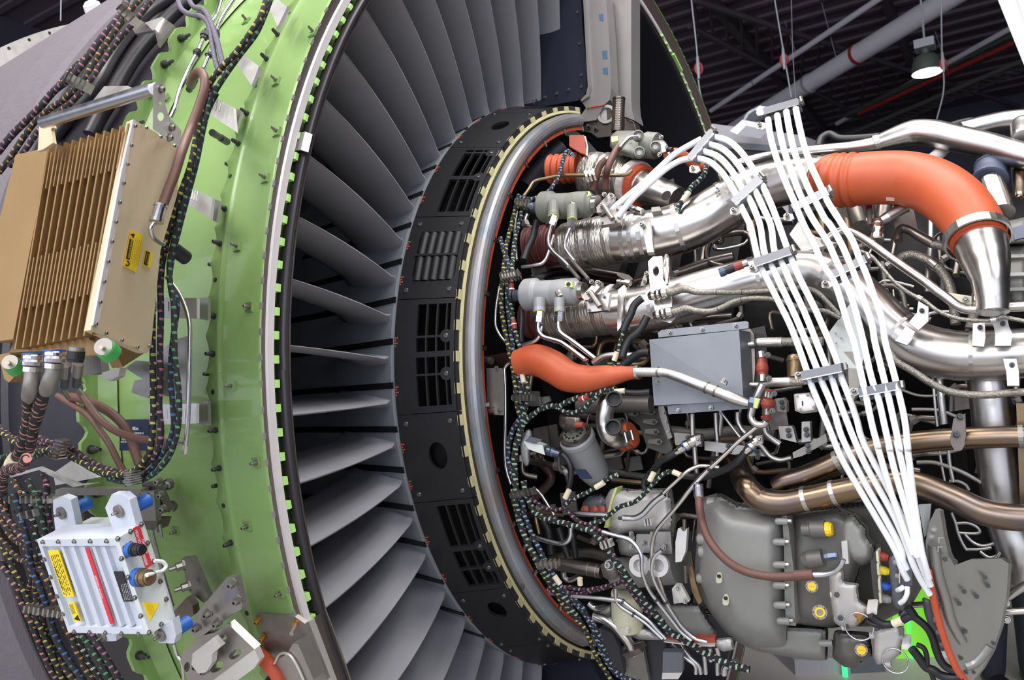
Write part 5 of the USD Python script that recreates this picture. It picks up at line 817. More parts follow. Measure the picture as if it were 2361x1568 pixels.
solo('bellows', 'dark red boot left of the middle foil section', 'hose', kc('A2', (600, 800), (880, 800), 250, [(0, 0), (0, .9), (.2, 1), (.4, .92), (.6, 1), (.8, .92), (1, 1), (1, 0)], 28, -.05), 'dark_red_boot', 30)
t = Thing('orange_cone', 'drilled steel cone duct with an orange seal at the top centre of the core', 'duct'); t.add('cone', kc('A1', (1850, 620), (2420, 840), 240, [(0, 0), (0, 1.0), (.2, 1.0), (.3, .86), (1, .62), (1, 0)], 28, -.03), 'steel_brushed', 30); t.add('seal_ring', kc('A1', (1935, 655), (2000, 680), 250, n=28, o=-.03), 'orange_seal'); t.add('flange', kc('A1', (1860, 625), (1930, 652), 275, n=28, o=-.03), 'white_metal')
t.add('drilled_hole', lathe(K(*px('A1', 2280, 790), .035), (-.1, -1, .3), [(0, .0085), (.0006, .0085), (.0006, 0)], 16), 'dark_gap')
t = Thing('torn_insulation', 'torn orange insulation flap hanging under the strut foot', 'insulation'); t.add('flap', kp('A1', [(1110, 60), (1290, 60), (1310, 200), (1320, 300), (1240, 270), (1110, 190)], -.02, .004), 'red_boot'); t.add('frayed_edge', kp('A1', [(1290, 70), (1310, 75), (1335, 200), (1330, 310), (1310, 300), (1320, 190)], -.018, .003), 'tape_cream')
# ------------------------------------------------------------------ orange mid hose, pipe and the grey sheet metal box
mh = pipe('orange silicone hose necking down to a silver pipe at mid height', 'orange_silicone', 'P', [(1195, 838), (1235, 830), (1275, 846), (1310, 868), (1350, 874), (1400, 868), (1445, 861), (1476, 858)], [32, 37, 38, 36, 32, 26, 17, 13], .06, n=28, rings=(.985,), ringmat='steel', ringw=5, rf=1.25, name='orange_hose', category='hose')
sp = pipe('shiny silver pipe running from the orange hose across the grey box', 'duct_steel', 'P', [(1470, 858), (1530, 858), (1556, 866), (1640, 898), (1688, 917), (1715, 927), (1740, 935)], [11, 11, 12, 13, 14, 12, 8], .10, bend=.02, n=20, rings=(.11, .58, .66), ringmat='steel_dark', ringw=2)
sp.add('tab', kp('B2', [(830, 110), (890, 60), (925, 100), (905, 145)], .10, .004), 'steel_dull'); kbolt(sp, 'B2', [(890, 85)], .004, .102)
sx = Thing('sheet_metal_box', 'grey sheet metal electronics box in the centre of the core', 'electronics box')
bx_f = [(1497, 783), (1704, 761), (1714, 924), (1508, 935)]; Pf = [K(*p, .075) for p in bx_f]; bk = [p + np.array([0.016, .07, -.004]) for p in Pf]
sx.add('body', hexa(Pf, bk), 'box_sheet'); sx.add('top_flange', kp('B1', [(95, 1035), (90, 980), (130, 945), (1150, 838), (1180, 850), (1180, 925), (1060, 942)], .072, .004), 'box_sheet'); sx.add('bottom_flange', kp('B2', [(200, 395), (1140, 310), (1190, 375), (1195, 430), (215, 500)], .07, .004), 'box_sheet')
sx.add('side_face', kp('B1', [(1080, 945), (1200, 930), (1250, 1000), (1260, 1400), (1240, 1660), (1110, 1640)], .045, .006), 'steel_dark')
kbolt(sx, 'B1', [(230, 975), (620, 937), (1022, 890)], .0042, .073); kbolt(sx, 'B2', [(335, 450), (728, 418), (1135, 385), (90, 103)], .0042, .072)
# ------------------------------------------------------------------ white cooling tubes and their clamps
WT = {'L': [[('B0', [(550, 755), (700, 795), (850, 920), (965, 1090), (1050, 1235), (1085, 1330), (1150, 1460), (1200, 1568)]), ('B1', [(1290, 70), (1335, 195), (1425, 375), (1560, 640), (1700, 930), (1880, 1430)]), ('B2', [(1925, 110), (2040, 400), (2150, 660)]), ('C2', [(145, 280), (350, 640), (600, 1060), (810, 1430)]), ('C1', [(885, 240), (945, 355)])],
  [('B0', [(625, 668), (800, 730), (955, 880), (1060, 1045), (1130, 1165), (1190, 1250), (1260, 1400), (1320, 1568)]), ('B1', [(1380, 40), (1450, 160), (1570, 410), (1750, 790), (2000, 1400)]), ('B2', [(2050, 75), (2190, 400)]), ('C2', [(150, 20), (300, 335), (490, 690), (700, 1055), (880, 1420)]), ('C1', [(890, 120), (935, 230)])],
  [('B0', [(695, 585), (850, 635), (1005, 770), (1120, 930), (1215, 1080), (1275, 1180), (1360, 1360), (1450, 1568)]), ('B1', [(1500, 20), (1570, 115), (1690, 385), (1850, 720), (2110, 1370)]), ('C3', [(35, 690), (100, 890), (220, 1210)]), ('C2', [(290, 30), (430, 350), (600, 660), (800, 1020), (960, 1400)]), ('C1', [(1000, 130), (1100, 345), (1215, 535)])],
  [('B0', [(765, 500), (920, 540), (1065, 655), (1200, 830), (1290, 980), (1355, 1100), (1460, 1330), (1550, 1568)]), ('B1', [(1690, 80), (1810, 350), (1990, 710), (2270, 1380)]), ('C3', [(140, 650), (230, 880), (335, 1180)]), ('C2', [(390, 30), (545, 350), (710, 650), (870, 1000), (1020, 1380)]), ('C1', [(1065, 60), (1140, 240), (1225, 430)])]],
 'R': [[('B0', [(1415, 290), (1445, 500), (1500, 700), (1570, 900), (1650, 1100), (1735, 1290), (1785, 1420), (1850, 1568)]), ('C4', [(-160, 480), (-60, 700), (65, 890), (170, 1200), (245, 1450)]), ('C3', [(295, 230), (370, 560), (440, 870), (530, 1290), (600, 1540)]), ('C2', [(570, 90), (650, 370), (760, 740), (880, 1090), (1010, 1450)])],
  [('B0', [(1525, 240), (1560, 450), (1620, 700), (1700, 920), (1800, 1190), (1890, 1370), (1960, 1500)]), ('C4', [(0, 430), (70, 590), (185, 845), (295, 1150), (370, 1420)]), ('C3', [(415, 250), (515, 690), (600, 950), (680, 1300), (740, 1568)]), ('C2', [(720, 140), (790, 430), (900, 800), (1000, 1150), (1060, 1480)])],
  [('B0', [(1635, 195), (1680, 450), (1740, 700), (1830, 950), (1930, 1180), (2010, 1320), (2110, 1500)]), ('C4', [(0, 180), (150, 430), (250, 660), (305, 795), (420, 1110), (520, 1400)]), ('C3', [(550, 230), (645, 620), (720, 920), (800, 1280), (860, 1568)]), ('C2', [(820, 90), (890, 400), (970, 760), (1060, 1130), (1130, 1480)])],
  [('B0', [(1750, 160), (1800, 400), (1855, 620), (1950, 880), (2060, 1120), (2140, 1290), (2260, 1480)]), ('C4', [(40, 0), (150, 180), (290, 400), (380, 640), (435, 755), (545, 1060), (645, 1360)]), ('C3', [(675, 230), (775, 600), (850, 900), (915, 1200), (955, 1568)]), ('C2', [(930, 60), (975, 380), (1015, 720), (1065, 1060), (1115, 1400)]), ('C1', [(1145, 130), (1205, 340)])]]}
for s_, lst in WT.items():
    for i, segs in enumerate(lst):
        P = [px(c, *p) for c, q in segs for p in q]; n_ = len(P); Q = [K(u, v, .15 + .012 * (s_ == 'R') - .05 * max(0, (v - 1050) / 500)) for u, v in P]; W = spline(Q, 4); rr_ = 7.4 * np.array([dep(w) for w in W]) / FPX
        solo('white_tube', f'white cooling tube, {ORD[i].replace("lowest", "first")} from the left in the {"left" if s_ == "L" else "right"} bundle of four', 'tube', tube(W, rr_, 14), 'white_tube', True, f'{"left" if s_ == "L" else "right"} bundle of white tubes')
for i, P in enumerate(([(1618, 320), (1590, 335), (1555, 356), (1525, 383), (1480, 425), (1440, 458), (1405, 488)], [(1590, 365), (1565, 372), (1535, 390), (1495, 425), (1455, 462), (1425, 500)])):
    Q = [K(u, v, .13 - .01 * k) for k, (u, v) in enumerate(P)]; solo('white_tube', ['upper of two white tubes running down left from the first clamp', 'lower of two white tubes running down left from the first clamp'][i], 'tube', tube(spline(Q), 7.4 * dep(Q[0]) / FPX, 14), 'white_tube', True, 'white tubes leading to the left')
def tube_clamp(lb, a, b, w, up=(0, -1), o=.165, lug=None):
    a, b = np.array(a, float), np.array(b, float); d = (b - a) / np.linalg.norm(b - a); n = np.array([d[1], -d[0]]); n = n if n @ up > 0 else -n; t = Thing('tube_clamp', lb, 'clamp')
    q = [a - n * w * .5, b - n * w * .5, b + n * w * .5, a + n * w * .5]; t.add('cover', prism([K(*p, o) for p in q], [0.004, .012, 0]), 'clamp_grey'); q2 = [a - n * w * .5 - n * w * .55 + d * 2, b - n * w * 1.05 - d * 2, b - n * w * .5, a - n * w * .5]
    t.add('base', prism([K(*p, o - .012) for p in q2], [0, .022, 0]), 'panel_grey'); t.add('front_edge', prism([K(*p, o + .001) for p in (a - n * w * .55, b - n * w * .55, b - n * w * .44, a - n * w * .44)], [0, .006, 0]), 'steel')
    e = b + d * 8; t.add('hinge', prism([K(*p, o - .002) for p in (b - n * w * .3, e - n * w * .2, e + n * w * .3, b + n * w * .4)], [0, .02, 0]), 'steel'); t.add('hinge_pin', tube([K(*(e - n * w * .4), o), K(*(e + n * w * .4), o)], .003, 8), 'bolt_steel')
    L = np.array(lug if lug else a - d * 14 - n * w * .3); t.add('lug', prism([K(*p, o - .01) for p in (L + (-9, -4), L + (-4, -9), L + (12, -7), L + (16, 3), L + (6, 9), L + (-8, 7))], [0, .005, 0]), 'aluminium'); t.add('bolt', bolt(K(*L, o - .008), (.2, -1, .3), .0028, .008), 'bolt_steel')
tube_clamp('grey clamp bar standing steeply on the left white tubes, topmost of that bundle', (1588, 365), (1640, 302), 14, (-1, -1), lug=(1598, 390)); tube_clamp('grey clamp bar on the left white tubes, second from the top', (1690, 466), (1752, 410), 18, lug=(1692, 487)); tube_clamp('grey clamp bar on the left white tubes beside the red capped plug', (1738, 606), (1822, 577), 19, lug=(1734, 620)); tube_clamp('grey clamp bar on the left white tubes, lowest one below the grey box', (1848, 866), (1940, 847), 20, lug=(1841, 866))
tube_clamp('grey clamp bar at the upper end of the right white tubes', (1760, 256), (1840, 233), 15, lug=(1752, 290)); tube_clamp('grey clamp bar on the right white tubes beside the orange elbow', (1826, 478), (1908, 440), 18, lug=(1815, 500)); tube_clamp('grey clamp bar on the right white tubes above the bleed duct', (1908, 638), (1995, 596), 18, lug=(1903, 656)); tube_clamp('grey clamp bar on the right white tubes, lowest one', (1979, 905), (2072, 888), 20, lug=(1968, 903))
# ------------------------------------------------------------------ pipes at the top right
pipe('large polished pipe with a hump along the top right of the core', 'duct_steel', 'P', [(1690, 378, .0), (1760, 362, .0), (1830, 352), (1911, 344), (1960, 340), (2010, 333), (2060, 318), (2105, 306), (2150, 307), (2200, 318), (2280, 337), (2400, 368), (2800, 400)], [9, 11, 12, 13, 14, 17, 24, 30, 31, 31, 31, 31, 31], .02, n=26, rings=(.34,), ringw=6)
pipe('polished pipe end behind the large humped pipe at top right', 'duct_steel', 'P', [(2215, 300), (2260, 290), (2310, 279), (2400, 270)], [20, 22, 22, 22], -.04, n=20)
pipe('black corrugated harness along the top edge of the core', 'black_hose', 'P', [(1888, 340), (1896, 318), (1912, 310), (1935, 320), (1990, 319), (2040, 314), (2100, 305), (2160, 300), (2220, 284), (2240, 281), (2275, 290)], 10, -.05, name='black_harness', category='cable')
pipe('dark heat tinted pipe passing behind the white tubes at the top', 'heat_blue', 'P', [(1690, 420), (1725, 392), (1770, 371), (1840, 358), (1900, 356)], 16, -.03, n=18)
pipe('pale steel elbow between the humped pipe and the orange elbow', 'white_metal', 'C5', [(1130, 820), (1260, 760), (1340, 690), (1400, 620), (1440, 520)], 75, -.03, n=18)
mat('coupling_blue', (70, 76, 96), 0.5, metal=.2)
cp = Thing('rubber_coupling', 'blue grey rubber coupling on a vertical steel pipe right of the orange elbow', 'coupling'); cp.add('upper_pipe', kc('C5', (1960, 700), (1935, 900), 150, n=24, o=-.02), 'duct_steel'); cp.add('coupling', kc('C5', (1960, 860), (1940, 1040), 190, [(0, 0), (0, .95), (.05, 1.02), (.12, 1.02), (.14, .95), (.5, .93), (.86, .98), (.88, 1.06), (.97, 1.06), (1, .95), (1, 0)], 28, -.02), 'coupling_blue', 30); cp.add('lower_pipe', kc('C5', (1960, 1040), (2090, 1420), 140, n=24, o=-.02), 'duct_steel')
solo('pale_canister', 'pale steel canister cut by the right edge above the blue coupling', 'canister', kc('C5', (2330, 330), (2345, 520), 130, [(0, 0), (0, .7), (.1, .95), (.2, 1), (.9, 1), (1, .9), (1, 0)], 24, .04), 'steel_brushed', 30)
solo('rusty_housing', 'bronze heat tinted housing at the right edge below the canister', 'housing', pillow('C5', [(2210, 860), (2400, 870), (2400, 1260), (2220, 1240)], -.03, .03, 12), 'heat_gold', 40)
t = Thing('grey_control_unit', 'large dark grey control unit at the right edge beside the receiver duct', 'housing')
t.add('upper_block', pillow('C4', [(2120, 160), (2400, 100), (2400, 420), (2130, 440)], -.02, .02, 8), 'cast_dark', 40); t.add('lower_block', pillow('C4', [(2060, 440), (2400, 430), (2400, 1190), (2180, 1180), (2120, 1000)], -.05, .03, 12), 'cast_dark', 40)
for y in (560, 780, 960): t.add('rib', kp('C4', [(2090, y), (2400, y - 10), (2400, y + 30), (2095, y + 40)], -.015, .01), 'cast_grey')
t.add('blue_patch', kp('C4', [(2220, 230), (2400, 190), (2400, 340), (2240, 380)], .003, .003), 'coupling_blue')
# braided hoses and silver pipes at the right
for lb, P, r_, o in (('braided steel hose arching below the orange elbow, inner one', [(830, 640), (900, 580), (1000, 560), (1090, 585), (1250, 660), (1380, 790), (1450, 920), (1490, 1060), (1530, 1400)], 56, .0), ('braided steel hose arching below the orange elbow, outer one', [(1240, 430), (1350, 450), (1480, 520), (1640, 670), (1740, 810), (1780, 950), (1790, 1080), (1770, 1200), (1700, 1450)], 56, .01)):
    t = pipe(lb, 'braid_steel', 'C4', P, r_, o, n=18, name='braided_hose', category='hose', rings=(.35,) if o == 0 else (.72,), ringmat='steel', ringw=50, rf=1.2)
pipe('dark steel elbow pipe feeding the outer braided hose', 'steel_dark', 'C4', [(840, 400), (830, 310), (880, 245), (980, 270), (1080, 330), (1260, 430)], [50, 52, 55, 55, 58, 60], .01, n=18)
pipe('long polished pipe descending right beside the white tubes', 'duct_steel', 'C4', [(-60, 420), (60, 310), (180, 270), (330, 320), (480, 410), (800, 640), (1160, 890), (1420, 1080), (1560, 1180), (1680, 1220), (1850, 1215), (2120, 1195), (2400, 1180)], 55, .07, n=22, rings=(.27, .36, .77, .80), ringw=10, rf=1.08)
pipe('thin braided line clipped along the bleed duct', 'braid_steel', 'C4', [(380, 520), (500, 570), (650, 730), (800, 900), (980, 1030), (1150, 1115), (1300, 1230), (1480, 1310), (1700, 1350), (1980, 1345), (2080, 1310), (2200, 1330), (2400, 1370)], 24, .09, name='braided_hose', category='hose', rings=(.46, .84), ringmat='steel', ringw=30, rf=1.5)
t = Thing('cream_bracket', 'pale cream bracket plate holding the braided hoses', 'bracket'); t.add('plate', kp('C4', [(1390, 1060), (1440, 1015), (1650, 1050), (1720, 1060), (1720, 1170), (1600, 1170), (1480, 1120)], .06, .006), 'oil_cream'); kbolt(t, 'C4', [(1645, 1100)], .005, .062)
t = Thing('rod_end_link', 'short steel rod with a swivel end below the orange elbow', 'link'); t.add('rod', kc('C4', (620, 160), (930, -20), 68, [(0, 0), (0, .8), (.3, 1), (.95, 1), (.95, 1.1), (1, 1.1), (1, 0)], 16, .05), 'steel_brushed', 30); t.add('swivel', kc('C4', (590, 130), (580, 400), 76, [(0, 0), (0, .6), (.1, .9), (.25, .95), (.28, .85), (.34, .95), (.5, 1), (.65, .7), (.75, 1.05), (.95, 1.1), (1, .9), (1, 0)], 20, .05), 'steel', 30)
t = Thing('red_capped_fitting', 'small fitting with a red cap below the bellows rings', 'fitting'); t.add('cap', kc('C5', (480, 1310), (488, 1390), 40, n=10, o=.03), 'conn_red'); t.add('body', kc('C5', (488, 1390), (500, 1568), 38, [(0, 0), (0, 1.2), (.2, 1.2), (.2, .8), (1, .9), (1, 0)], 10, .03), 'steel_dull')
for lb, c, P, r_, mt in (('thin vertical steel pipe right of the swivel rod', 'C4', [(1230, 60), (1225, 400), (1190, 900), (1190, 1000)], 34, 'steel_brushed'), ('pale duct stub behind the lower bellows', 'C5', [(300, 1330), (330, 1450), (370, 1568)], 90, 'steel_dull'), ('ribbed pipe stub under the orange elbow', 'C5', [(680, 1300), (660, 1400), (650, 1520)], 85, 'steel_dark'), ('black thin line arching under the orange elbow', 'C4', [(1260, 370), (1330, 310), (1400, 285), (1470, 310), (1500, 350)], 18, 'black_hose'), ('thin vertical pipe in the gap under the bleed duct', 'C3', [(1250, 620), (1270, 900), (1300, 1200), (1310, 1270)], 20, 'steel_brushed'), ('thick vertical pipe in the gap under the bleed duct', 'C3', [(1330, 660), (1360, 1000), (1390, 1240)], 46, 'steel_brushed'), ('thin bent line under the flexible conduit', 'C3', [(880, 830), (1050, 890), (1200, 905), (1400, 885)], 18, 'steel_dull'), ('short pipe with a square nut in the shadow under the conduit', 'C3', [(1000, 1065), (1150, 1065), (1350, 1080), (1530, 1150)], 22, 'steel_dull'),
    ('thin vertical line between the two gold pipes', 'C2', [(1330, 180), (1360, 380), (1400, 580)], 18, 'steel_brushed'), ('thicker vertical line between the two gold pipes', 'C2', [(1440, 180), (1460, 380), (1500, 580)], 26, 'steel_brushed'), ('curved line under the upper gold pipe', 'C2', [(1060, 190), (1200, 235), (1400, 235), (1580, 190)], 20, 'steel_dull'), ('slanting line from a square nut between the gold pipes', 'C2', [(1060, 345), (1250, 345), (1420, 390), (1620, 470), (1840, 590)], 26, 'steel_dull'), ('small hooked line above the lower gold pipe', 'C2', [(1450, 570), (1560, 575), (1650, 620), (1690, 680)], 20, 'steel_dull'),
    ('looped line in the tangle beside the heat shield, top', 'C2', [(1540, 1080), (1680, 1080), (1790, 1130), (1820, 1180), (1780, 1200), (1570, 1195)], 20, 'steel_brushed'), ('looped line in the tangle beside the heat shield, middle', 'C2', [(1640, 1210), (1740, 1310), (1850, 1350), (1960, 1330), (2060, 1270)], 22, 'steel_brushed'), ('looped line in the tangle beside the heat shield, straight', 'C2', [(1480, 950), (1530, 1080), (1560, 1200), (1610, 1320), (1660, 1400)], 22, 'steel_brushed'), ('looped line in the tangle beside the heat shield, lower', 'C2', [(1660, 1395), (1850, 1390), (1960, 1370)], 20, 'steel_brushed'), ('looped line in the tangle beside the heat shield, lowest', 'C2', [(1820, 1420), (1930, 1490), (2020, 1470), (2060, 1430)], 22, 'steel_brushed'), ('silver line in the tangle curling to a round nut', 'C1', [(1800, 155), (1920, 150), (2010, 100), (2060, 30)], 20, 'steel_brushed'), ('dark bent pipe leaving the heat shield to the right edge', 'C1', [(1880, 560), (2050, 565), (2150, 560), (2250, 500), (2400, 410)], 50, 'steel_brushed'), ('silver pipe leaving the heat shield through a square flange', 'C1', [(1890, 740), (2040, 745), (2200, 740), (2400, 730)], 42, 'steel')):
    pipe(lb, mt, c, P, r_, -.02 if c != 'C1' else .03)
t = Thing('pipe_flange', 'pale square flange on the silver pipe at the lower right', 'flange'); t.add('plate', kp('C1', [(2020, 690), (2080, 690), (2100, 860), (2040, 870)], .045, .02), 'aluminium'); kbolt(t, 'C1', [(2130, 640), (2140, 840)], .006, .045)
pipe('flexible silver conduit sagging under the bleed duct', 'braid_steel', 'C3', [(600, 200), (720, 360), (820, 490), (1000, 600), (1250, 760), (1450, 850), (1700, 890), (1950, 890), (2200, 865), (2400, 855)], 44, .05, name='flexible_conduit', category='conduit')
for lb, P, r_ in (('upper of two foil braided cables on the bleed duct', [(150, 500), (260, 490), (400, 450), (560, 490), (760, 490), (1010, 490), (1300, 480), (1600, 460), (1850, 440), (2000, 490), (2140, 620), (2280, 770)], [46, 46, 48, 36, 34, 34, 32, 30, 30, 32, 30, 28]), ('lower of two foil braided cables on the bleed duct', [(220, 740), (320, 720), (420, 690), (560, 715), (720, 720), (860, 675), (1000, 605), (1200, 565), (1480, 575), (1700, 640), (1900, 705), (2100, 715), (2280, 800)], [46, 46, 46, 34, 34, 34, 34, 32, 30, 30, 28, 28, 28])):
    pipe(lb, 'braid_steel', 'B1', P, r_, .075, name='foil_cable', category='cable', rings=(.30, .43), ringmat='bolt_dark', ringw=5, rf=1.1)
t = Thing('connector_plate', 'steel plate with two round connectors and a hole on the bleed duct', 'bracket'); holed(t, 'plate', 'B1', [(-30, 120), (30, 60), (140, 55), (150, 330), (200, 420), (250, 560), (260, 700), (300, 800), (240, 860), (130, 840), (50, 700), (0, 480), (-20, 300)], [(65, 235, 36, 62, 0)], lambda u, v, o=0: K(u, v, .07), .004, 'steel_brushed')
for a, b in ((90, 510), (150, 740)): t.add('connector', kc('B1', (a - 110, b + 30), (a + 110, b - 20), 62, [(0, 0), (0, .7), (.2, 1), (.35, .8), (.5, 1.1), (.6, .85), (.75, 1.05), (1, .9), (1, 0)], 18, .08), 'steel', 30)
t.add('cone_cap', kc('B1', (190, 40), (200, 400), 60, [(0, 0), (0, .3), (.2, .9), (.5, 1), (1, .25), (1, 0)], 18, .06), 'steel', True)
t = Thing('red_capped_plug', 'cable plug with a black boot and red sleeve beside the third clamp', 'connector'); t.add('shell', kc('B1', (830, 260), (910, 230), 58, [(0, 0), (0, .9), (.3, 1), (.8, .95), (1, .8), (1, 0)], 18, .09), 'connector_blue'); t.add('boot', kc('B1', (910, 230), (1020, 190), 54, [(0, 0), (0, .9), (.4, 1), (1, .9), (1, 0)], 16, .09), 'black_rubber'); t.add('sleeve', kc('B1', (1010, 190), (1110, 155), 54, n=16, o=.09), 'red_boot'); t.add('ferrule', kc('B1', (1105, 155), (1170, 130), 44, n=16, o=.09), 'silver_tube')
# ------------------------------------------------------------------ red couplings, regulator and lines right of the grey box
rc = Thing('boot_coupling', 'column of red rubber boots joining steel unions right of the grey box', 'coupling')
for c, a, b, r_, pr in (('B1', (1340, 1280), (1350, 1500), 62, [(0, 0), (0, .8), (.25, .85), (.5, 1.2), (.7, 1.15), (.85, .85), (1, .85), (1, 0)]), ('B2', (1430, 200), (1390, 560), 60, [(0, 0), (0, 1), (.08, .8), (.3, .8), (.36, 1.2), (.5, 1.4), (.62, 1.1), (.66, .8), (.9, .85), (.93, 1.1), (1, 1), (1, 0)])): rc.add('boot', kc(c, a, b, r_, pr, 22, .07), 'red_boot', 40)
for c, a, b, r_ in (('B1', (1330, 1210), (1338, 1285), 56), ('B1', (1350, 1490), (1352, 1568), 56), ('B2', (1425, 225), (1415, 290), 56), ('B2', (1400, 425), (1392, 495), 56)): rc.add('clamp', kc(c, a, b, r_, n=20, o=.071), 'steel'); q = K(*px(c, b[0] + 75, b[1] - 40), .08); rc.add('clamp_screw', bolt(q, (.6, -1, 0), .0028, .005), 'bolt_steel')
pipe('steel tube union feeding the braided line right of the grey box, upper one', 'steel_brushed', 'B1', [(1080, 1125), (1250, 1115), (1300, 1100), (1590, 1090)], [34, 36, 60, 62], .05, n=18); pipe('braided hose stub behind the white tubes, upper one', 'braid_steel', 'B1', [(1580, 1090), (1800, 1085), (2080, 1080)], 55, .05, name='braided_hose', category='hose')
pipe('steel tube union right of the grey box, lower one', 'steel_brushed', 'B2', [(1150, 140), (1300, 140), (1380, 120), (1690, 105)], [34, 36, 60, 62], .05, n=18); pipe('braided hose stub behind the white tubes, lower one', 'braid_steel', 'B2', [(1690, 110), (1800, 110), (1900, 95)], [60, 50, 40], .05, name='braided_hose', category='hose')
pipe('bent steel tube with a blue anodised union joining the silver pipe', 'duct_steel', 'B2', [(1345, 140), (1300, 230), (1260, 330), (1225, 430), (1210, 540), (1260, 610), (1360, 620), (1395, 580)], 44, .10, n=16)
t = Thing('hex_union', 'pale hex union with a green band at the end of the silver pipe', 'fitting'); t.add('hex', kc('B2', (1190, 350), (1310, 370), 72, [(0, 0), (0, .9), (.1, 1), (.55, 1), (1, .9), (1, 0)], 6, .115), 'connector_blue'); t.add('green_band', kp('B2', [(1250, 300), (1315, 320), (1280, 430), (1235, 415)], .15, .004), 'yellow_green')
t = Thing('white_sensor', 'small white sensor lid with four screws beside the white tubes', 'sensor'); t.add('lid', pillow('B2', [(1740, 265), (1905, 252), (1985, 350), (1990, 450), (1850, 468), (1765, 450)], .07, .004, 3, .03, 5), 'white_metal', 30); t.add('rim', kp('B2', [(1725, 255), (1910, 240), (2005, 350), (2005, 470), (1830, 490), (1740, 455)], .062, .02), 'steel_dull'); kbolt(t, 'B2', [(1762, 272), (1890, 265), (1795, 438), (1965, 415)], .003, .076); t.add('print', kp('B2', [(1820, 340), (1832, 340), (1836, 395), (1824, 395)], .0755, .001), 'print_black')
t = Thing('bronze_canister', 'small bronze canister standing behind the white tubes', 'canister'); t.add('body', kc('B1', (1730, 1250), (1740, 1520), 95, [(0, 0), (0, .7), (.1, .9), (.18, .95), (.18, 1.05), (.28, 1.05), (.28, .95), (1, .95), (1, 0)], 22, .0), 'bronze', 30)
for lb, c, P in (('grey forked bracket with a screw behind the red boots', 'B2', [(1500, 310), (1600, 300), (1640, 350), (1640, 475), (1530, 460)]), ('pale pressed bracket with two holes below the red boots', 'B2', [(1540, 640), (1700, 640), (1720, 680), (1760, 840), (1560, 790)]), ('pale bracket with two sockets left of the steel stack', 'B2', [(1820, 590), (1920, 585), (1930, 820), (1820, 840)]), ('flat grey bracket strip under the grey box', 'B2', [(650, 820), (1010, 860), (1140, 880), (1140, 960), (1020, 985), (650, 930)]), ('slanted sheet bracket above the upper gold pipe', 'B2', [(1710, 960), (1860, 880), (2110, 730), (2130, 830), (1830, 1000), (1720, 1030)]), ('pale corner plate under the flat bracket strip', 'B2', [(1170, 1000), (1300, 920), (1375, 1005)]), ('dark inner bracket at the crossing of the thin pipes', 'B2', [(280, 720), (600, 740), (620, 890), (300, 870)])):
    t = Thing('sheet_bracket', lb, 'bracket'); t.add('plate', kp(c, P, .02, .012), 'aluminium_bare' if 'pale' in lb or 'flat' in lb else 'steel_dull'); x, y = np.mean(P, 0); kbolt(t, c, [(x, y - 25), (x + 10, y + 40)], .005, .022, 'bolt_dark')
for lb, P, r_, o in (('vertical steel pipe under the grey box, left one', [(500, 490), (510, 780), (530, 930), (560, 1270)], 32, .03), ('vertical steel pipe under the grey box, right one', [(785, 480), (795, 700), (805, 830), (800, 1000)], 30, .0), ('thin steel line from the grey box to a square union', [(850, 470), (990, 660), (1090, 790)], 20, .02), ('steel pipe dropping behind the red boots', [(1050, 470), (1055, 580), (1110, 690), (1220, 780), (1340, 890), (1450, 1010), (1560, 1050), (1700, 1020)], 34, .01), ('steel elbow under the lowest red boot', [(1370, 660), (1400, 740), (1470, 800), (1560, 860)], 36, .03)): pipe(lb, 'steel_brushed', 'B2', P, r_, o)
pipe('long thin steel rod slanting from the red boots down to the lower left', 'steel', 'B2', [(1290, 640, .08), (1050, 830, .08), (900, 980, .08), (640, 1220, .08), (500, 1370, .08), (350, 1568, .08), (60, 1900, .07), (20, 2050, .06), (10, 2250, .06), (80, 2420, .05), (180, 2720, .05), (220, 2800, .05)], 26, bend=.03, rings=(.26,), ringmat='bolt_dark', ringw=20, rf=1.4)
pipe('second thin steel rod slanting beside the first to the lower left', 'steel', 'B2', [(830, 1140, .05), (590, 1110, .05), (440, 1180, .06), (100, 1500, .06), (-60, 1660, .06), (-180, 1740, .05), (-380, 1750, .04)], 24, bend=.03)
for lb, c, a, b in (('stacked steel connector at the left pipe crossing', 'B2', (560, 790), (300, 960)), ('stacked steel connector at the right pipe crossing', 'B2', (1300, 790), (1130, 970))):
    t = Thing('cable_connector', lb, 'connector'); t.add('shell', kc(c, a, b, 66, [(0, 0), (0, .8), (.15, 1), (.3, 1), (.35, .8), (.5, 1), (.6, .85), (.8, .8), (1, .6), (1, 0)], 18, .06), 'steel', 30); t.add('blue_ring', kc(c, tuple(np.array(a) * .5 + np.array(b) * .5), tuple(np.array(a) * .46 + np.array(b) * .54), 68, n=18, o=.06), 'isolator_blue'); t.add('lug', kp(c, [(a[0] - 40, a[1] - 30), (a[0] + 40, a[1] - 40), (a[0] + 50, a[1] + 60), (a[0] - 10, a[1] + 90)], .065, .006), 'aluminium_bare'); kbolt(t, c, [(a[0] + 10, a[1] + 10)], .005, .068)
pipe('black cable hose leaving the left stacked connector', 'black_hose', 'B2', [(300, 960, .06), (220, 1010, .06), (120, 1060, .055), (60, 1140, .05), (0, 1220, .045)], 44, name='black_cable', category='cable'); pipe('black cable hose leaving the right stacked connector', 'black_hose', 'B2', [(1140, 960, .06), (1060, 1060, .06), (950, 1140, .055), (800, 1200, .05), (640, 1250, .045), (500, 1250, .04), (380, 1230, .04)], 46, name='black_cable', category='cable')
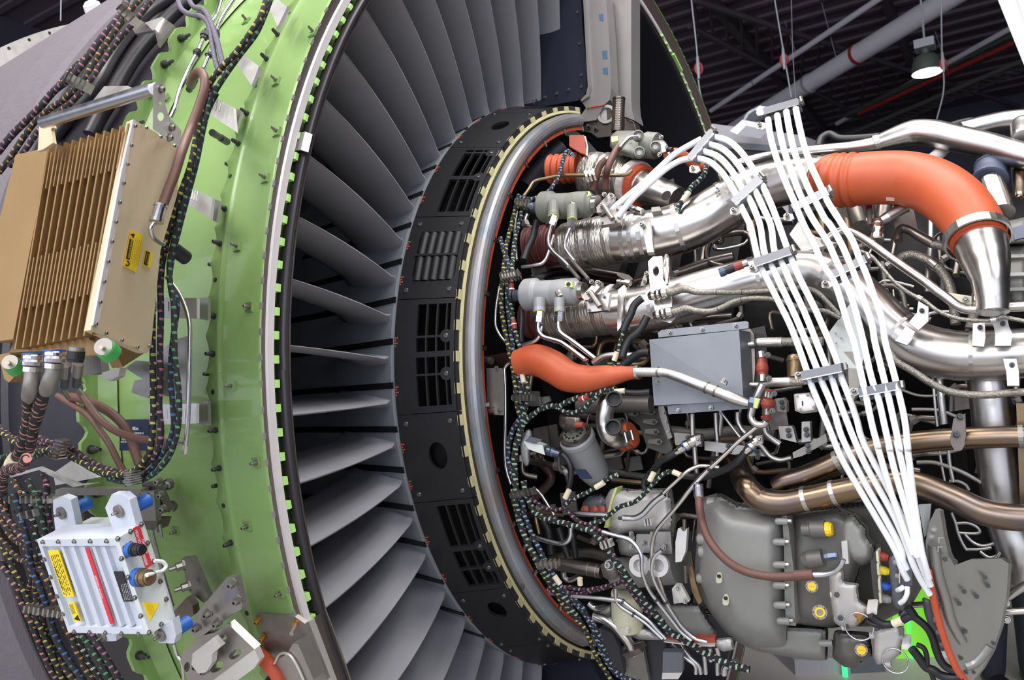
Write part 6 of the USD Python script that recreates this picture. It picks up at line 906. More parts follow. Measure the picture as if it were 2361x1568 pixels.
# ------------------------------------------------------------------ gold pipes and the tail duct
pipe('upper gold heat tinted pipe leaving the frame at the right', 'heat_gold', 'P', [(1790, 1125), (1810, 1112), (1850, 1100), (1900, 1080), (1970, 1050), (2040, 1030), (2110, 1020), (2190, 1013), (2280, 1008), (2400, 1006), (2800, 1000)], [22, 24, 25, 26, 26, 26, 26, 25, 26, 26, 26], .03, n=24, rings=(.18, .22, .62, .66), ringw=5, rf=1.05, ringmat='steel_dull')
pipe('lower gold heat tinted pipe bending under the white tubes', 'heat_gold', 'P', [(1690, 1050, -.02), (1705, 1085, .0), (1725, 1125), (1752, 1150), (1800, 1160), (1870, 1148), (1950, 1130), (2030, 1116), (2085, 1112), (2130, 1122), (2200, 1150), (2260, 1178), (2310, 1190), (2400, 1196), (2800, 1200)], [24, 25, 27, 29, 29, 28, 28, 28, 28, 29, 30, 31, 31, 31, 31], .06, n=26, rings=(.30, .36), ringw=5, rf=1.05, ringmat='steel_brushed')
t = Thing('pipe_hanger', 'dark hanger bracket clamped on the upper gold pipe', 'bracket'); t.add('strap', kp('C3', [(1500, 1180), (1640, 1120), (1650, 1360), (1635, 1500), (1600, 1560), (1520, 1568), (1470, 1480), (1460, 1400), (1480, 1330)], .06, .008), 'steel_dark'); kbolt(t, 'C3', [(1580, 1160), (1535, 1375)], .006, .062, 'bolt_dark')
pipe('broad steel tail duct standing upright behind the gold pipes', 'steel_brushed', 'P', [(2275, 860), (2285, 940), (2295, 1030), (2306, 1110), (2312, 1150), (2325, 1215), (2345, 1265), (2368, 1330)], [42, 43, 44, 44, 43, 44, 46, 48], -.03, n=28, name='air_duct', category='duct')
solo('gold_column', 'tan heat tinted column cut by the right edge', 'housing', kp('P', [(2343, 930), (2400, 930), (2400, 1170), (2352, 1170)], .0, .03), 'heat_gold')
# ------------------------------------------------------------------ gearbox and pumps at the bottom
gx = Thing('gearbox', 'large grey cast gearbox with bolted seam and yellow plugs at the bottom', 'gearbox')
gx.add('main_casting', pillow('P', [(1608, 1150), (1660, 1135), (1700, 1158), (1780, 1172), (1822, 1180), (1822, 1500), (1740, 1500), (1680, 1470), (1632, 1405), (1600, 1340), (1606, 1240)], -.02, .085, 60, .08, 10), 'cast_grey', 50)
gx.add('rear_casting', pillow('P', [(1815, 1180), (1930, 1165), (1990, 1190), (2000, 1260), (1975, 1350), (1990, 1440), (1900, 1450), (1815, 1440)], -.03, .075, 30, .08, 10), 'cast_dark', 50)
gx.add('seam_flange', kp('B3', [(1595, 200), (1650, 200), (1700, 900), (1740, 1400), (1760, 1568), (1640, 1568), (1610, 1300), (1590, 700)], .058, .02), 'cast_grey')
for a, b in ((1560, 325), (1530, 575), (1530, 850), (1530, 1100), (1540, 1335), (1580, 1525)):
    l_ = gx.add('seam_lug', kc('B3', (a - 60, b), (a + 95, b), 44, [(0, 0), (0, .5), (.1, .9), (.25, 1), (1, 1), (1, 0)], 16, .065), 'cast_grey', 35); l_.sub('bolt', kc('B3', (a + 85, b), (a + 150, b), 32, [(0, 0), (0, 1.2), (.25, 1.2), (.25, .9), (.8, .9), (1, .6), (1, 0)], 6, .065), 'bolt_steel')
for a, b in ((825, 1010), (905, 1275)): f_ = gx.add('inset_pad', kp('B3', [(a - 38, b - 25), (a - 20, b - 58), (a + 20, b - 58), (a + 38, b - 25), (a + 38, b + 40), (a + 18, b + 62), (a - 18, b + 62), (a - 38, b + 40)], .068, .004), 'oil_cream'); f_.sub('hole', lathe(K(*px('B3', a, b - 25), .0685), (0, -1, 0), [(0, .003), (.0004, .003), (.0004, 0)], 10), 'dark_gap')
for a, b, r_ in ((740, 120, 90), (620, 540, 70), (640, 690, 80), (610, 1010, 60)): gx.add('boss', kc('B3', (a - 60, b), (a + 60, b), r_, [(0, 0), (0, .6), (.2, 1), (.9, 1), (1, .8), (1, 0)], 18, .03), 'cast_grey', 35)
def plug(t, c, a, b, r_, mt, o, nrm=(.35, -1, .1), ring='steel_dull', hollow=False):
    P0 = K(*px(c, a, b), o); q = r_ / CROP[c][2] * dep(P0) / FPX; f_ = t.add('plug_flange', lathe(P0, nrm, [(0, q), (q * .35, q), (q * .35, q * .7), (q * .35, 0)], 22), ring)
    f_.sub('plug', lathe(P0 + unit(nrm) * q * .3, nrm, [(0, q * .72), (q * .3, q * .68)] + ([(q * .3, q * .45), (-q * .2, q * .4), (-q * .2, 0)] if hollow else [(q * .3, 0)]), 20), mt, label='yellow plug')
    if not hollow: n_ = unit(nrm); a_, b_, _ = frame(n_); f_.sub('slot', box(P0 + n_ * q * .6 - a_ * q * .5 - b_ * q * .05, a_ * q, b_ * q * .1, n_ * q * .02), 'bolt_gold')
    for k in range(5): a_, b_, n_ = frame(nrm); f_.sub('screw', bolt(P0 + n_ * q * .35 + (a_ * math.cos(k * 1.257) + b_ * math.sin(k * 1.257)) * q * .85, n_, q * .07, q * .08), 'bolt_dark')
gx.add('starter_port', kc('B3', (1830, 430), (2110, 420), 105, [(0, 0), (0, .7), (.35, .75), (.4, 1), (1, 1), (1, 0)], 24, .06), 'cast_dark', 35); q_ = kc('B3', (2110, 420), (2190, 420), 88, [(0, 0), (0, 1), (.7, 1), (.7, .85), (1, .85), (1, 0)], 12, .06); gx.add('cap', q_, 'cap_yellow', label='yellow cap')
plug(gx, 'B3', 1940, 1105, 72, 'cap_yellow', .065); plug(gx, 'B3', 2035, 1415, 88, 'cap_yellow', .065, hollow=True)
gx.add('elbow_port', kc('B3', (1840, 800), (2080, 760), 110, [(0, 0), (0, .8), (.3, 1), (1, .9), (1, 0)], 20, .05), 'cast_dark', 35)
t = pipe('brown sleeved hose sweeping across the front of the gearbox', 'brown_hose', 'B3', [(580, 20, .09), (590, 150, .1), (620, 330, .1), (690, 520, .105), (800, 680, .11), (960, 830, .11), (1150, 930, .11), (1400, 985, .11), (1650, 990, .11), (1760, 985, .11)], 50, name='brown_sleeved_hose', category='hose', n=18); t.add('end_sleeve', kc('B3', (1740, 978), (1960, 970), 64, n=18, o=.11), 'brown_hose'); t.add('silver_collar', kc('B2', (575, 1340), (585, 1500), 62, [(0, 0), (0, .9), (.1, 1), (.8, 1), (1, .9), (1, 0)], 18, .09), 'silver_tube')
t = pipe('silver elbow tube at the end of the brown hose on the gearbox', 'silver_tube', 'B3', [(1950, 970), (2080, 965), (2200, 930), (2290, 850), (2320, 780)], 34, .11); t.add('hex_nut', kc('B3', (2100, 760), (2260, 740), 52, [(0, 0), (0, .9), (.3, 1), (.9, 1), (1, .9), (1, 0)], 6, .09), 'connector_blue')
pm = Thing('generator_module', 'pale cast generator module with a ring pull beside the gearbox', 'generator')
pm.add('front_cover', pillow('C1', [(0, 310), (100, 250), (180, 240), (180, 380), (410, 410), (350, 450), (370, 600), (480, 680), (500, 760), (440, 820), (330, 930), (180, 960), (60, 870), (20, 600)], .045, .03, 12, .06, 6), 'cast_light', 45)
pm.add('upper_body', pillow('C2', [(100, 1050), (230, 960), (330, 960), (400, 1060), (480, 1130), (480, 1230), (560, 1330), (560, 1520), (400, 1600), (250, 1560), (100, 1400)], .0, .05, 20, .06, 8), 'cast_grey', 45); pm.add('ring_step', kp('C2', [(150, 1300), (220, 1290), (240, 1568), (170, 1568)], .055, .01), 'cast_light')
for a, b in ((75, 540), (125, 820), (210, 930)): pm.add('bolt_lug', kc('C1', (a - 50, b), (a + 30, b), 42, n=14, o=.06), 'cast_light')
kbolt(pm, 'C1', [(95, 540), (140, 820), (215, 925)], .005, .08, 'bolt_dark'); pm.add('terminal_block', kp('C1', [(455, 710), (555, 705), (580, 715), (580, 780), (455, 770)], .085, .02), 'white_metal'); pm.add('stud', kc('C1', (365, 780), (370, 860), 28, [(0, 0), (0, 2), (.2, 2), (.2, 1), (1, .8), (1, 0)], 12, .08), 'bolt_gold')
c0 = K(*px('C1', 370, 915), .085); pm.add('pull_ring', tube([c0 + .017 * np.array([math.cos(a), -.2, math.sin(a)]) for a in np.linspace(0, 2 * pi, 25)], .0011, 6), 'silver_tube', True)
pn = Thing('generator_module', 'lower pale generator module with a ring pull at the bottom edge', 'generator'); pn.add('front_cover', pillow('C1', [(530, 960), (790, 900), (910, 930), (910, 1060), (870, 1150), (875, 1250), (740, 1350), (580, 1390), (530, 1280)], .05, .03, 12, .06, 6), 'cast_light', 45); pn.add('lower_body', pillow('C1', [(60, 960), (500, 990), (530, 1290), (420, 1320), (350, 1430), (180, 1410), (40, 1300)], .0, .06, 24, .08, 8), 'cast_dark', 45)
for a, b in ((525, 1030), (700, 1370)): pn.add('bolt_lug', kc('C1', (a - 30, b), (a + 50, b), 42, n=14, o=.06), 'cast_light')
pn.add('terminal_block', kp('C1', [(880, 1140), (965, 1130), (985, 1140), (985, 1205), (880, 1195)], .085, .02), 'white_metal'); c0 = K(*px('C1', 805, 1330), .085); pn.add('pull_ring', tube([c0 + .015 * np.array([math.cos(a), -.2, math.sin(a)]) for a in np.linspace(0, 2 * pi, 25)], .0011, 6), 'silver_tube', True); plug(pn, 'C1', 385, 1200, 75, 'cap_yellow', .07); pn.add('emblem_plate', kp('C1', [(840, 930), (900, 925), (900, 1020), (845, 1040)], .086, .002), 'panel_grey')
cb = Thing('terminal_strip', 'terminal strip with red, yellow, blue and grey plugs at lower right', 'terminal strip'); cb.add('rail', kp('C1', [(500, 90), (560, 10), (620, 0), (640, 300), (640, 640), (560, 680), (520, 400)], .03, .02), 'cast_dark')
for (a, b), mt in zip(((655, 80), (665, 245), (680, 430), (690, 585)), ('conn_red', 'conn_yellow', 'conn_blue', 'conn_grey')):
    p = cb.add('plug', kc('C1', (a - 60, b - 10), (a + 65, b + 20), 60, [(0, 0), (0, .95), (.7, .85), (1, .6), (1, 0)], 14, .055), mt, 40, mt.split('_')[1] + ' plug'); p.sub('base_plate', kp('C1', [(a - 90, b - 60), (a - 60, b - 65), (a - 52, b + 55), (a - 80, b + 55)], .07, .02), 'oil_cream')
for lb, P, pins in (('grey rounded insulator block with white tube ends at lower right', [(715, 110), (760, 50), (810, 60), (840, 130), (880, 240), (930, 450), (950, 680), (900, 735), (820, 735), (770, 680), (740, 400)], ((800, 150), (820, 310), (850, 470))), ('second grey insulator block half hidden by the heat shield', [(1120, 560), (1240, 610), (1300, 760), (1400, 1150), (1420, 1220), (1340, 1220), (1230, 1000), (1150, 760)], ((1280, 840), (1310, 990), (1350, 1140)))):
    t = Thing('insulator_block', lb, 'block'); t.add('block', pillow('C1', P, .055, .012, 8, .03, 6), 'panel_grey', 45)
    for a, b in pins: t.add('pin', kc('C1', (a - 20, b), (a + 40, b + 10), 36, [(0, 0), (0, .9), (.8, .9), (1, .6), (1, 0)], 14, .07), 'conn_grey', True)
t = Thing('tube_manifold', 'small dark manifold clamp gripping the lower ends of the white tubes', 'clamp'); t.add('block', kp('C1', [(850, 330), (860, 200), (1000, 180), (1010, 430), (940, 440), (850, 410)], .085, .03), 'panel_grey'); t.add('edge', kp('C1', [(845, 180), (858, 180), (858, 400), (845, 400)], .09, .03), 'oil_cream'); t.add('bent_tube', line('C1', [(950, 440, .1), (945, 520, .105), (910, 600, .105), (860, 640, .1)], 30, K), 'white_tube', True); t.add('bent_tube', line('C1', [(900, 445, .1), (870, 470, .1), (830, 485, .09)], 30, K), 'white_tube', True)
# heat shield
hsd = Thing('heat_shield', 'large grey heat shield plate with an orange edge at lower right', 'heat shield')
HSP = [(2150, 1166), (2160, 1170), (2176, 1235), (2190, 1280), (2205, 1310), (2240, 1295), (2310, 1290), (2328, 1302), (2321, 1370), (2307, 1440), (2285, 1500), (2262, 1540), (2240, 1568), (2224, 1568), (2205, 1540), (2180, 1480), (2160, 1400), (2145, 1320), (2136, 1250), (2140, 1200)]
SHK = lambda u, v, o=0: K(u, v, .11 - .05 * (u - 2140) / 190 + o)
hsd.add('plate', prism([SHK(*p) for p in HSP], [0.003, .008, 0]), 'shield_grey')
hsd.add('edge_seal', tube(spline([SHK(*px('C1', *p), .002) for p in ((1195, 250), (1240, 480), (1300, 760), (1380, 1040), (1480, 1310), (1560, 1470), (1640, 1568))]), .0042, 8), 'orange_seal', True, label='orange edge strip'); hsd.add('pressed_ridge', tube(spline([SHK(*px('C1', *p), .0) for p in ((1270, -60), (1310, 250), (1400, 560), (1480, 860), (1560, 1020), (1610, 1100))]), .006, 10), 'shield_grey', True); hsd.add('pressed_ridge', tube(spline([SHK(*px('C1', *p), .0) for p in ((1640, 1400), (1750, 1360), (1860, 1250), (1930, 1150))]), .006, 10), 'shield_grey', True)
for a, b in ((1295, 570), (1335, 680), (1570, 645), (1630, 500), (1780, 560), (1880, 330), (1915, 430), (1640, 980), (1590, 1300), (1745, 1470), (1650, 1470), (1980, 1120), (1400, 110), (1520, 140)): hsd.add('fastener', bolt(SHK(*px('C1', a, b)), (.1, -1, .1), .0022, .005), 'bolt_dark')
hsd.add('upper_blade', prism([SHK(*px('C2', *p), -.005) for p in ((1080, 860), (1230, 850), (1200, 1200), (1150, 1250))], [0, .006, 0]), 'shield_pale')
for a, b in ((1320, 1250), (1310, 1360)): hsd.add('spring_pin', kp('C2', [(a, b), (a + 60, b - 5), (a + 60, b + 8), (a + 14, b + 12), (a + 12, b + 65), (a, b + 65)], .115, .004), 'steel')
for lb, P, r_ in (('thick black cable from the generator drooping to the heat shield foot', [(500, 790), (570, 850), (680, 900), (780, 890), (880, 850), (1000, 800), (1100, 860), (1200, 960), (1260, 1080), (1300, 1220), (1380, 1380), (1470, 1440), (1560, 1450)], 46), ('thick black cable from the lower generator to the heat shield foot', [(1000, 1190), (1080, 1290), (1180, 1420), (1260, 1450), (1350, 1510), (1480, 1540), (1620, 1520)], 52), ('thin black cable branching beside the lower generator', [(1060, 1140), (1140, 1180), (1180, 1280), (1190, 1400), (1240, 1500), (1270, 1590)], 30), ('black cable stub joining the drooping cable from above', [(950, 690), (990, 740), (1030, 800)], 50), ('thin black cable curling into the generator cable', [(450, 850), (520, 890), (620, 915), (730, 900)], 34)): pipe(lb, 'black_hose', 'C1', P, r_, .09, name='black_cable', category='cable')
solo('tape_wrap', 'cream tape wrapped round the generator cable', 'tape', kc('C1', (775, 890), (890, 845), 50, n=16, o=.09), 'tape_cream')
# pale sheet shield behind the white tubes
t = Thing('pale_shield', 'pale sheet metal shield behind the white tubes', 'bracket'); t.add('sheet', kp('P', [(1912, 765), (1960, 700), (1975, 720), (2000, 790), (1985, 850), (1950, 850), (1935, 850), (1912, 800)], .04, .006), 'shield_pale'); t.add('channel', kp('C3', [(130, 370), (300, 370), (350, 520), (370, 780), (300, 960), (250, 960), (230, 560)], .04, .01), 'steel_dull'); kbolt(t, 'C3', [(85, 150), (148, 205), (90, 268)], .002, .046)
t = Thing('pale_shield', 'twisted pale steel deflector behind the right white tubes at the upper duct', 'bracket'); t.add('sheet', kp('P', [(1820, 540), (1840, 512), (1880, 545), (1930, 560), (1890, 570), (1850, 580)], .03, .006), 'aluminium')
# ------------------------------------------------------------------ lower left of the core: servo, rods, pumps
sv = Thing('servo_motor', 'tilted grey servo motor with a ring of holes in its olive end face', 'motor'); A_, B_ = np.array((1190., 760.)), np.array((1470., 1300.))
sv.add('body', kc('A3', tuple(A_), tuple(B_), 225, [(0, 0), (0, .92), (.03, .97), (.1, .97), (.12, .9), (.55, .86), (.8, .8), (.95, .62), (1, .5), (1, 0)], 30, .03, -.03), 'valve_grey', 30)
Ax = unit(K(*px('A3', *B_), -.03) - K(*px('A3', *A_), .03)); C0 = K(*px('A3', *A_), .03); e1, e2, _ = frame(-Ax); q = 225 / 5.2267 * dep(C0) / FPX
sv.add('end_face', lathe(C0 - Ax * .002, -Ax, [(0, q * .90), (.003, q * .9), (.003, q * .62), (.003, 0)], 30), 'steel_dark'); fr2 = sv.add('hole_ring', lathe(C0 - Ax * .005, -Ax, [(0, q * .64), (.003, q * .62), (.003, 0)], 28), 'valve_olive')
for k in range(13): a = k * 2 * pi / 13; fr2.sub('hole', lathe(C0 - Ax * .0085 + (e1 * math.cos(a) + e2 * math.sin(a)) * q * .5, -Ax, [(0, q * .075), (.0004, q * .075), (.0004, 0)], 10), 'dark_gap')
sv.add('hub_nut', bolt(C0 - Ax * .008, -Ax, q * .14, .02), 'steel_brushed')
for k in range(4): a = k * pi / 2 + .5; sv.add('bolt', bolt(C0 - Ax * .005 + (e1 * math.cos(a) + e2 * math.sin(a)) * q * .8, -Ax, .003, .004), 'bolt_dark')
sv.add('data_label', kp('A3', [(1170, 1155), (1300, 1165), (1385, 1275), (1240, 1275)], .062, .002), 'plate_blue'); sv.add('clevis', pillow('A3', [(990, 500), (1060, 480), (1240, 490), (1270, 640), (1190, 700), (1040, 690), (985, 630)], .03, .03, 10, .03, 6), 'steel_dark', 45); sv.add('red_nut', kc('A3', (1190, 620), (1280, 625), 36, n=10, o=.065), 'red_boot'); sv.add('side_port', pillow('A3', [(1020, 1180), (1070, 1130), (1110, 1190), (1080, 1270)], .02, .02, 5, .03, 5), 'valve_grey', 40)
pipe('grey cross tube behind the steel elbow', 'steel_dull', 'A3', [(1230, 390), (1600, 375), (2100, 370)], [105, 105, 105], -.07, n=22)
t = pipe('polished steel elbow with two bosses entering an orange coupling', 'duct_steel', 'A3', [(1680, 200, .03), (1590, 320, .04), (1540, 460, .045), (1540, 620, .045), (1590, 730, .045), (1680, 790, .03), (1760, 780, .01)], [90, 105, 108, 112, 118, 120, 120], n=24)
for a, b in ((1650, 320), (1640, 660)): t.add('boss_hole', lathe(K(*px('A3', a, b), .082), (.4, -1, .3), [(0, .012), (.006, .012), (.006, .0095), (-.004, .0095), (-.004, 0)], 18), 'dark_gap')
t = Thing('orange_coupling', 'orange rubber coupling with band clamps below the steel elbow', 'coupling'); t.add('boot', kc('A3', (1700, 800), (1880, 730), 165, [(0, 0), (0, .85), (.2, 1), (.35, .95), (.5, 1), (.65, .95), (.8, 1), (1, .9), (1, 0)], 28, .0), 'orange_silicone', 40)
for f in (.3, .72): a = np.array((1700, 800)) + np.array((180, -70)) * f; t.add('band_clamp', kc('A3', tuple(a), tuple(a + (22, -9)), 172, n=28, o=.0), 'red_boot'); t.add('clamp_screw', kc('A3', (a[0] + 20, a[1] - 60), (a[0] + 50, a[1] + 60), 20, n=8, o=.05), 'steel')
t = Thing('position_sensor', 'pale grey position sensor on an arm left of the servo motor', 'sensor'); t.add('arm', pillow('A3', [(590, 690), (640, 670), (670, 740), (600, 830), (640, 920), (640, 1060), (620, 1120), (580, 1130), (530, 1000), (515, 860)], .04, .015, 6, .03, 5), 'valve_grey', 40); t.add('block', hexa([K(*px('A3', *p), .07) for p in ((560, 830), (790, 870), (820, 990), (620, 920))], [K(*px('A3', *p), .03) for p in ((600, 765), (850, 860), (830, 980), (640, 900))]), 'box_white_warm'); t.add('label_plate', kp('A3', [(570, 820), (650, 770), (785, 805), (700, 855)], .073, .002), 'panel_grey'); t.add('connector', kc('A3', (820, 930), (1000, 980), 62, [(0, 0), (0, .8), (.2, 1), (.4, .9), (.5, 1), (.6, .8), (1, .6), (1, 0)], 16, .05), 'connector_blue')
t = Thing('slotted_bracket', 'grey slotted bracket plate just inside the orange edge seal', 'bracket'); t.add('plate', kp('A3', [(110, -60), (290, -60), (330, 0), (325, 510), (200, 505), (120, 440)], -.02, .006), 'steel_dull'); kbolt(t, 'A3', [(235, -60), (265, 450)], .005, -.018); t.add('standoff', kc('A3', (110, 460), (220, 450), 44, n=14, o=-.02), 'steel_brushed'); t.add('standoff', kc('A2', (90, 1310), (180, 1320), 44, n=14, o=-.02), 'steel_brushed')
t = Thing('slotted_bracket', 'small angled clip bracket behind the harness bundle', 'bracket'); t.add('plate', kp('A3', [(600, 220), (740, 225), (755, 400), (660, 405), (600, 380)], .02, .005), 'aluminium_bare'); t.add('wing', kp('A3', [(770, 290), (860, 280), (880, 340), (760, 400)], .01, .005), 'steel_dull')
rl = pipe('dark steel strut rod with a clevis at the lower left of the core', 'steel_dark', 'A4', [(900, 830), (1100, 860), (1350, 900), (1500, 930)], [78, 80, 84, 86], .0, n=22, rings=(.74, .9), ringmat='steel_dull', ringw=6, rf=1.02); rl.add('clevis', pillow('A4', [(1480, 850), (1560, 800), (1660, 840), (1710, 940), (1700, 1000), (1600, 1040), (1520, 1000)], .01, .03, 10, .03, 6), 'steel_dull', 40); kbolt(rl, 'A4', [(1600, 850)], .011, .04)
lp = Thing('lube_pump', 'grey cast pump housing with bright fittings left of the gearbox', 'pump'); lp.add('upper_casting', pillow('A4', [(1540, 60), (1600, -60), (1700, -90), (1900, -60), (2352, -80), (2400, 300), (2360, 480), (1900, 470), (1680, 520), (1560, 400)], -.03, .06, 22, .06, 8), 'cast_light', 45); lp.add('gasket_rim', kp('A4', [(1530, 400), (1600, 100), (1660, -80), (1690, -80), (1620, 120), (1580, 400)], .03, .02), 'yellow_green'); lp.add('bracket_plate', kp('A4', [(1920, 480), (2080, 480), (2090, 450), (2330, 450), (2352, 720), (1910, 700)], .03, .006), 'aluminium_bare'); lp.add('cover', pillow('A4', [(1270, 100), (1350, 20), (1500, -10), (1590, 60), (1540, 230), (1400, 250), (1250, 280)], -.05, .04, 14, .05, 7), 'panel_grey', 45)
for a in (1310, 1420, 1510): lp.add('red_cap', lathe(K(*px('A4', a, 190), .0), (0, -1, .3), [(0, .0075), (.004, .007), (.006, 0)], 9), 'red_boot')
lp.add('lower_cylinder', kc('A4', (1650, 960), (2420, 880), 190, [(0, 0), (0, .9), (.05, 1), (1, 1), (1, 0)], 28, -.01), 'cast_grey', 35); lp.add('mid_casting', pillow('A4', [(1680, 520), (1900, 470), (2000, 700), (1900, 760), (1720, 720)], .0, .03, 8, .04, 7), 'cast_grey', 45); kbolt(lp, 'A4', [(1858, 475), (1860, 630), (1990, 600), (2095, 600), (2250, 640)], .005, .036)
for a in (1970, 2200): lp.add('eye_ring', lathe(K(*px('A4', a, 855), .05), (0, -1, .1), [(0, .016), (.006, .016), (.006, .009), (-.004, .008), (-.004, 0)], 20), 'cast_light')
lp.add('lever_bracket', kp('B3', [(300, 570), (330, 410), (360, 405), (380, 440), (410, 450), (440, 405), (430, 570), (420, 690), (370, 810), (300, 820)], .055, .008), 'aluminium'); lp.add('lever_screw', kc('B3', (405, 300), (410, 450), 24, n=10, o=.05), 'steel_dark'); lp.add('band_strap', kp('B3', [(440, 860), (500, 870), (540, 1060), (620, 1290), (580, 1330), (500, 1180)], .04, .006), 'bronze'); lp.add('strap_bolt', kc('B3', (415, 850), (425, 1060), 24, n=10, o=.05), 'steel_dark'); lp.add('hinge_plate', kp('B3', [(255, 1140), (300, 1090), (370, 1100), (470, 1290), (280, 1320)], .055, .006), 'aluminium'); kbolt(lp, 'B3', [(325, 1135), (415, 1290)], .005, .057)
of = Thing('oil_filter', 'cream oil filter canister at the lower centre', 'filter'); of.add('canister', kc('A5', (1020, 510), (1025, 830), 190, [(0, 0), (0, .85), (.04, 1), (1, 1), (1, 0)], 28, .0), 'oil_cream', 35); of.add('base_ring', kc('A5', (1025, 830), (1028, 930), 195, [(0, 0), (0, 1), (.8, 1), (1, .9), (1, 0)], 28, .0), 'oil_cream', 35); of.add('square_cap', kc('A5', (1028, 940), (1028, 990), 34, n=4, o=.03), 'white_metal'); of.add('side_body', pillow('A5', [(640, 760), (840, 640), (850, 830), (680, 830)], -.02, .03, 10, .04, 6), 'cast_grey', 45)
of.add('lower_casting', pillow('A5', [(900, 960), (1240, 930), (1420, 1040), (1440, 1090), (1150, 1080), (1040, 1030)], -.02, .03, 10, .05, 7), 'cast_light', 45)
gp = Thing('gearbox_sump', 'grey cast sump sloping under the gearbox', 'casting'); gp.add('casting', pillow('A5', [(1300, 700), (1450, 640), (1900, 640), (2020, 850), (2110, 960), (2080, 1080), (1880, 1050), (1500, 1030)], -.04, .04, 16, .06, 8), 'cast_grey', 45)
pl_ = Thing('drain_plate', 'dark red drain plate with bent tube ends below the pump', 'plate'); pl_.add('plate', kp('A5', [(1440, 1080), (1560, 1050), (2080, 1060), (2090, 1140), (1870, 1140), (1720, 1130)], .05, .008), 'red_boot'); pl_.add('lip', kp('A5', [(1460, 1100), (1870, 1145), (2085, 1145), (2080, 1165), (1870, 1165), (1480, 1115)], .056, .006), 'aluminium'); pl_.add('end_block', pillow('A5', [(2090, 1070), (2290, 1050), (2320, 1200), (2180, 1230), (2090, 1160)], .03, .03, 8, .04, 6), 'cast_light', 45)
for P_, lb in (([(380, 560), (650, 575), (890, 600), (960, 610), (1060, 690), (1160, 760), (1300, 860), (1400, 980), (1490, 1070)], 'silver line passing the oil filter to the drain plate, upper'), ([(880, 460), (890, 620), (950, 690), (1100, 780), (1250, 880), (1360, 990), (1450, 1070)], 'silver line passing the oil filter to the drain plate, lower'), ([(1440, 0), (1340, 80), (1310, 250), (1360, 400), (1450, 560), (1560, 740), (1700, 950), (1850, 1080), (1990, 1110)], 'silver line curving down past the eye rings to the drain plate'), ([(1150, -40), (1200, 80), (1200, 270), (1280, 480), (1400, 640), (1550, 830), (1680, 1000), (1800, 1090)], 'silver line from the pump fitting past the eye rings')): pipe(lb, 'silver_tube', 'A5', [(*p, .07) for p in P_], 24, bend=.02, rings=(.5,), ringmat='bolt_dark', ringw=16, rf=1.3)
pipe('steel drain elbow with a square end flange at the bottom', 'duct_steel', 'A5', [(620, 800), (780, 850), (880, 920), (960, 1010), (1040, 1110), (1080, 1200), (1090, 1260)], 60, .02, n=20); solo('pipe_flange', 'dark square flange at the end of the drain elbow', 'flange', kp('A5', [(960, 1260), (1170, 1190), (1205, 1240), (1030, 1320)], .03, .02), 'steel_dark')
t = Thing('hanging_bracket', 'light grey sheet bracket hanging below the drain plate', 'bracket'); t.add('plate', kp('A5', [(1455, 1230), (1690, 1235), (1690, 1480), (1450, 1480)], .03, .01), 'panel_grey'); t.add('lip', kp('A5', [(1450, 1480), (1690, 1480), (1640, 1560), (1440, 1560)], .03, .01), 'aluminium')
t = Thing('lower_fairing', 'dark lower fairing panels below the core', 'fairing'); t.add('panel', kp('A5', [(700, 940), (850, 1010), (920, 1160), (990, 1500), (900, 1520), (760, 1250)], -.10, .01), 'duct_grey'); t.add('panel', kp('A5', [(920, 1200), (1200, 1100), (1290, 1600), (1000, 1600)], -.12, .01), 'steel_dull'); t.add('panel', kp('A5', [(1200, 1080), (1470, 1090), (1460, 1600), (1290, 1600)], -.14, .01), 'duct_grey')
for lb, P, r_ in (('silver tube stack below the drain plate, first', [(1560, 1130), (1700, 1280), (1840, 1390), (1850, 1490)], 26), ('silver tube stack below the drain plate, second', [(1660, 1140), (1780, 1290), (1890, 1400), (1910, 1490)], 26), ('silver tube stack below the drain plate, third', [(1950, 1270), (1960, 1350), (1970, 1490)], 26), ('silver tube stack below the drain plate, fourth', [(2020, 1180), (2030, 1290), (2030, 1340)], 26), ('silver tube stack below the drain plate, fifth', [(2100, 1170), (2120, 1250), (2110, 1400), (2110, 1500)], 28), ('silver bent tube at the lower edge', [(2190, 1500), (2200, 1420), (2260, 1380), (2352, 1340)], 40), ('short dark pipe bundle under the oil filter', [(560, 640), (640, 700), (760, 690)], 40)): pipe(lb, 'silver_tube', 'A5', P, r_, .0)
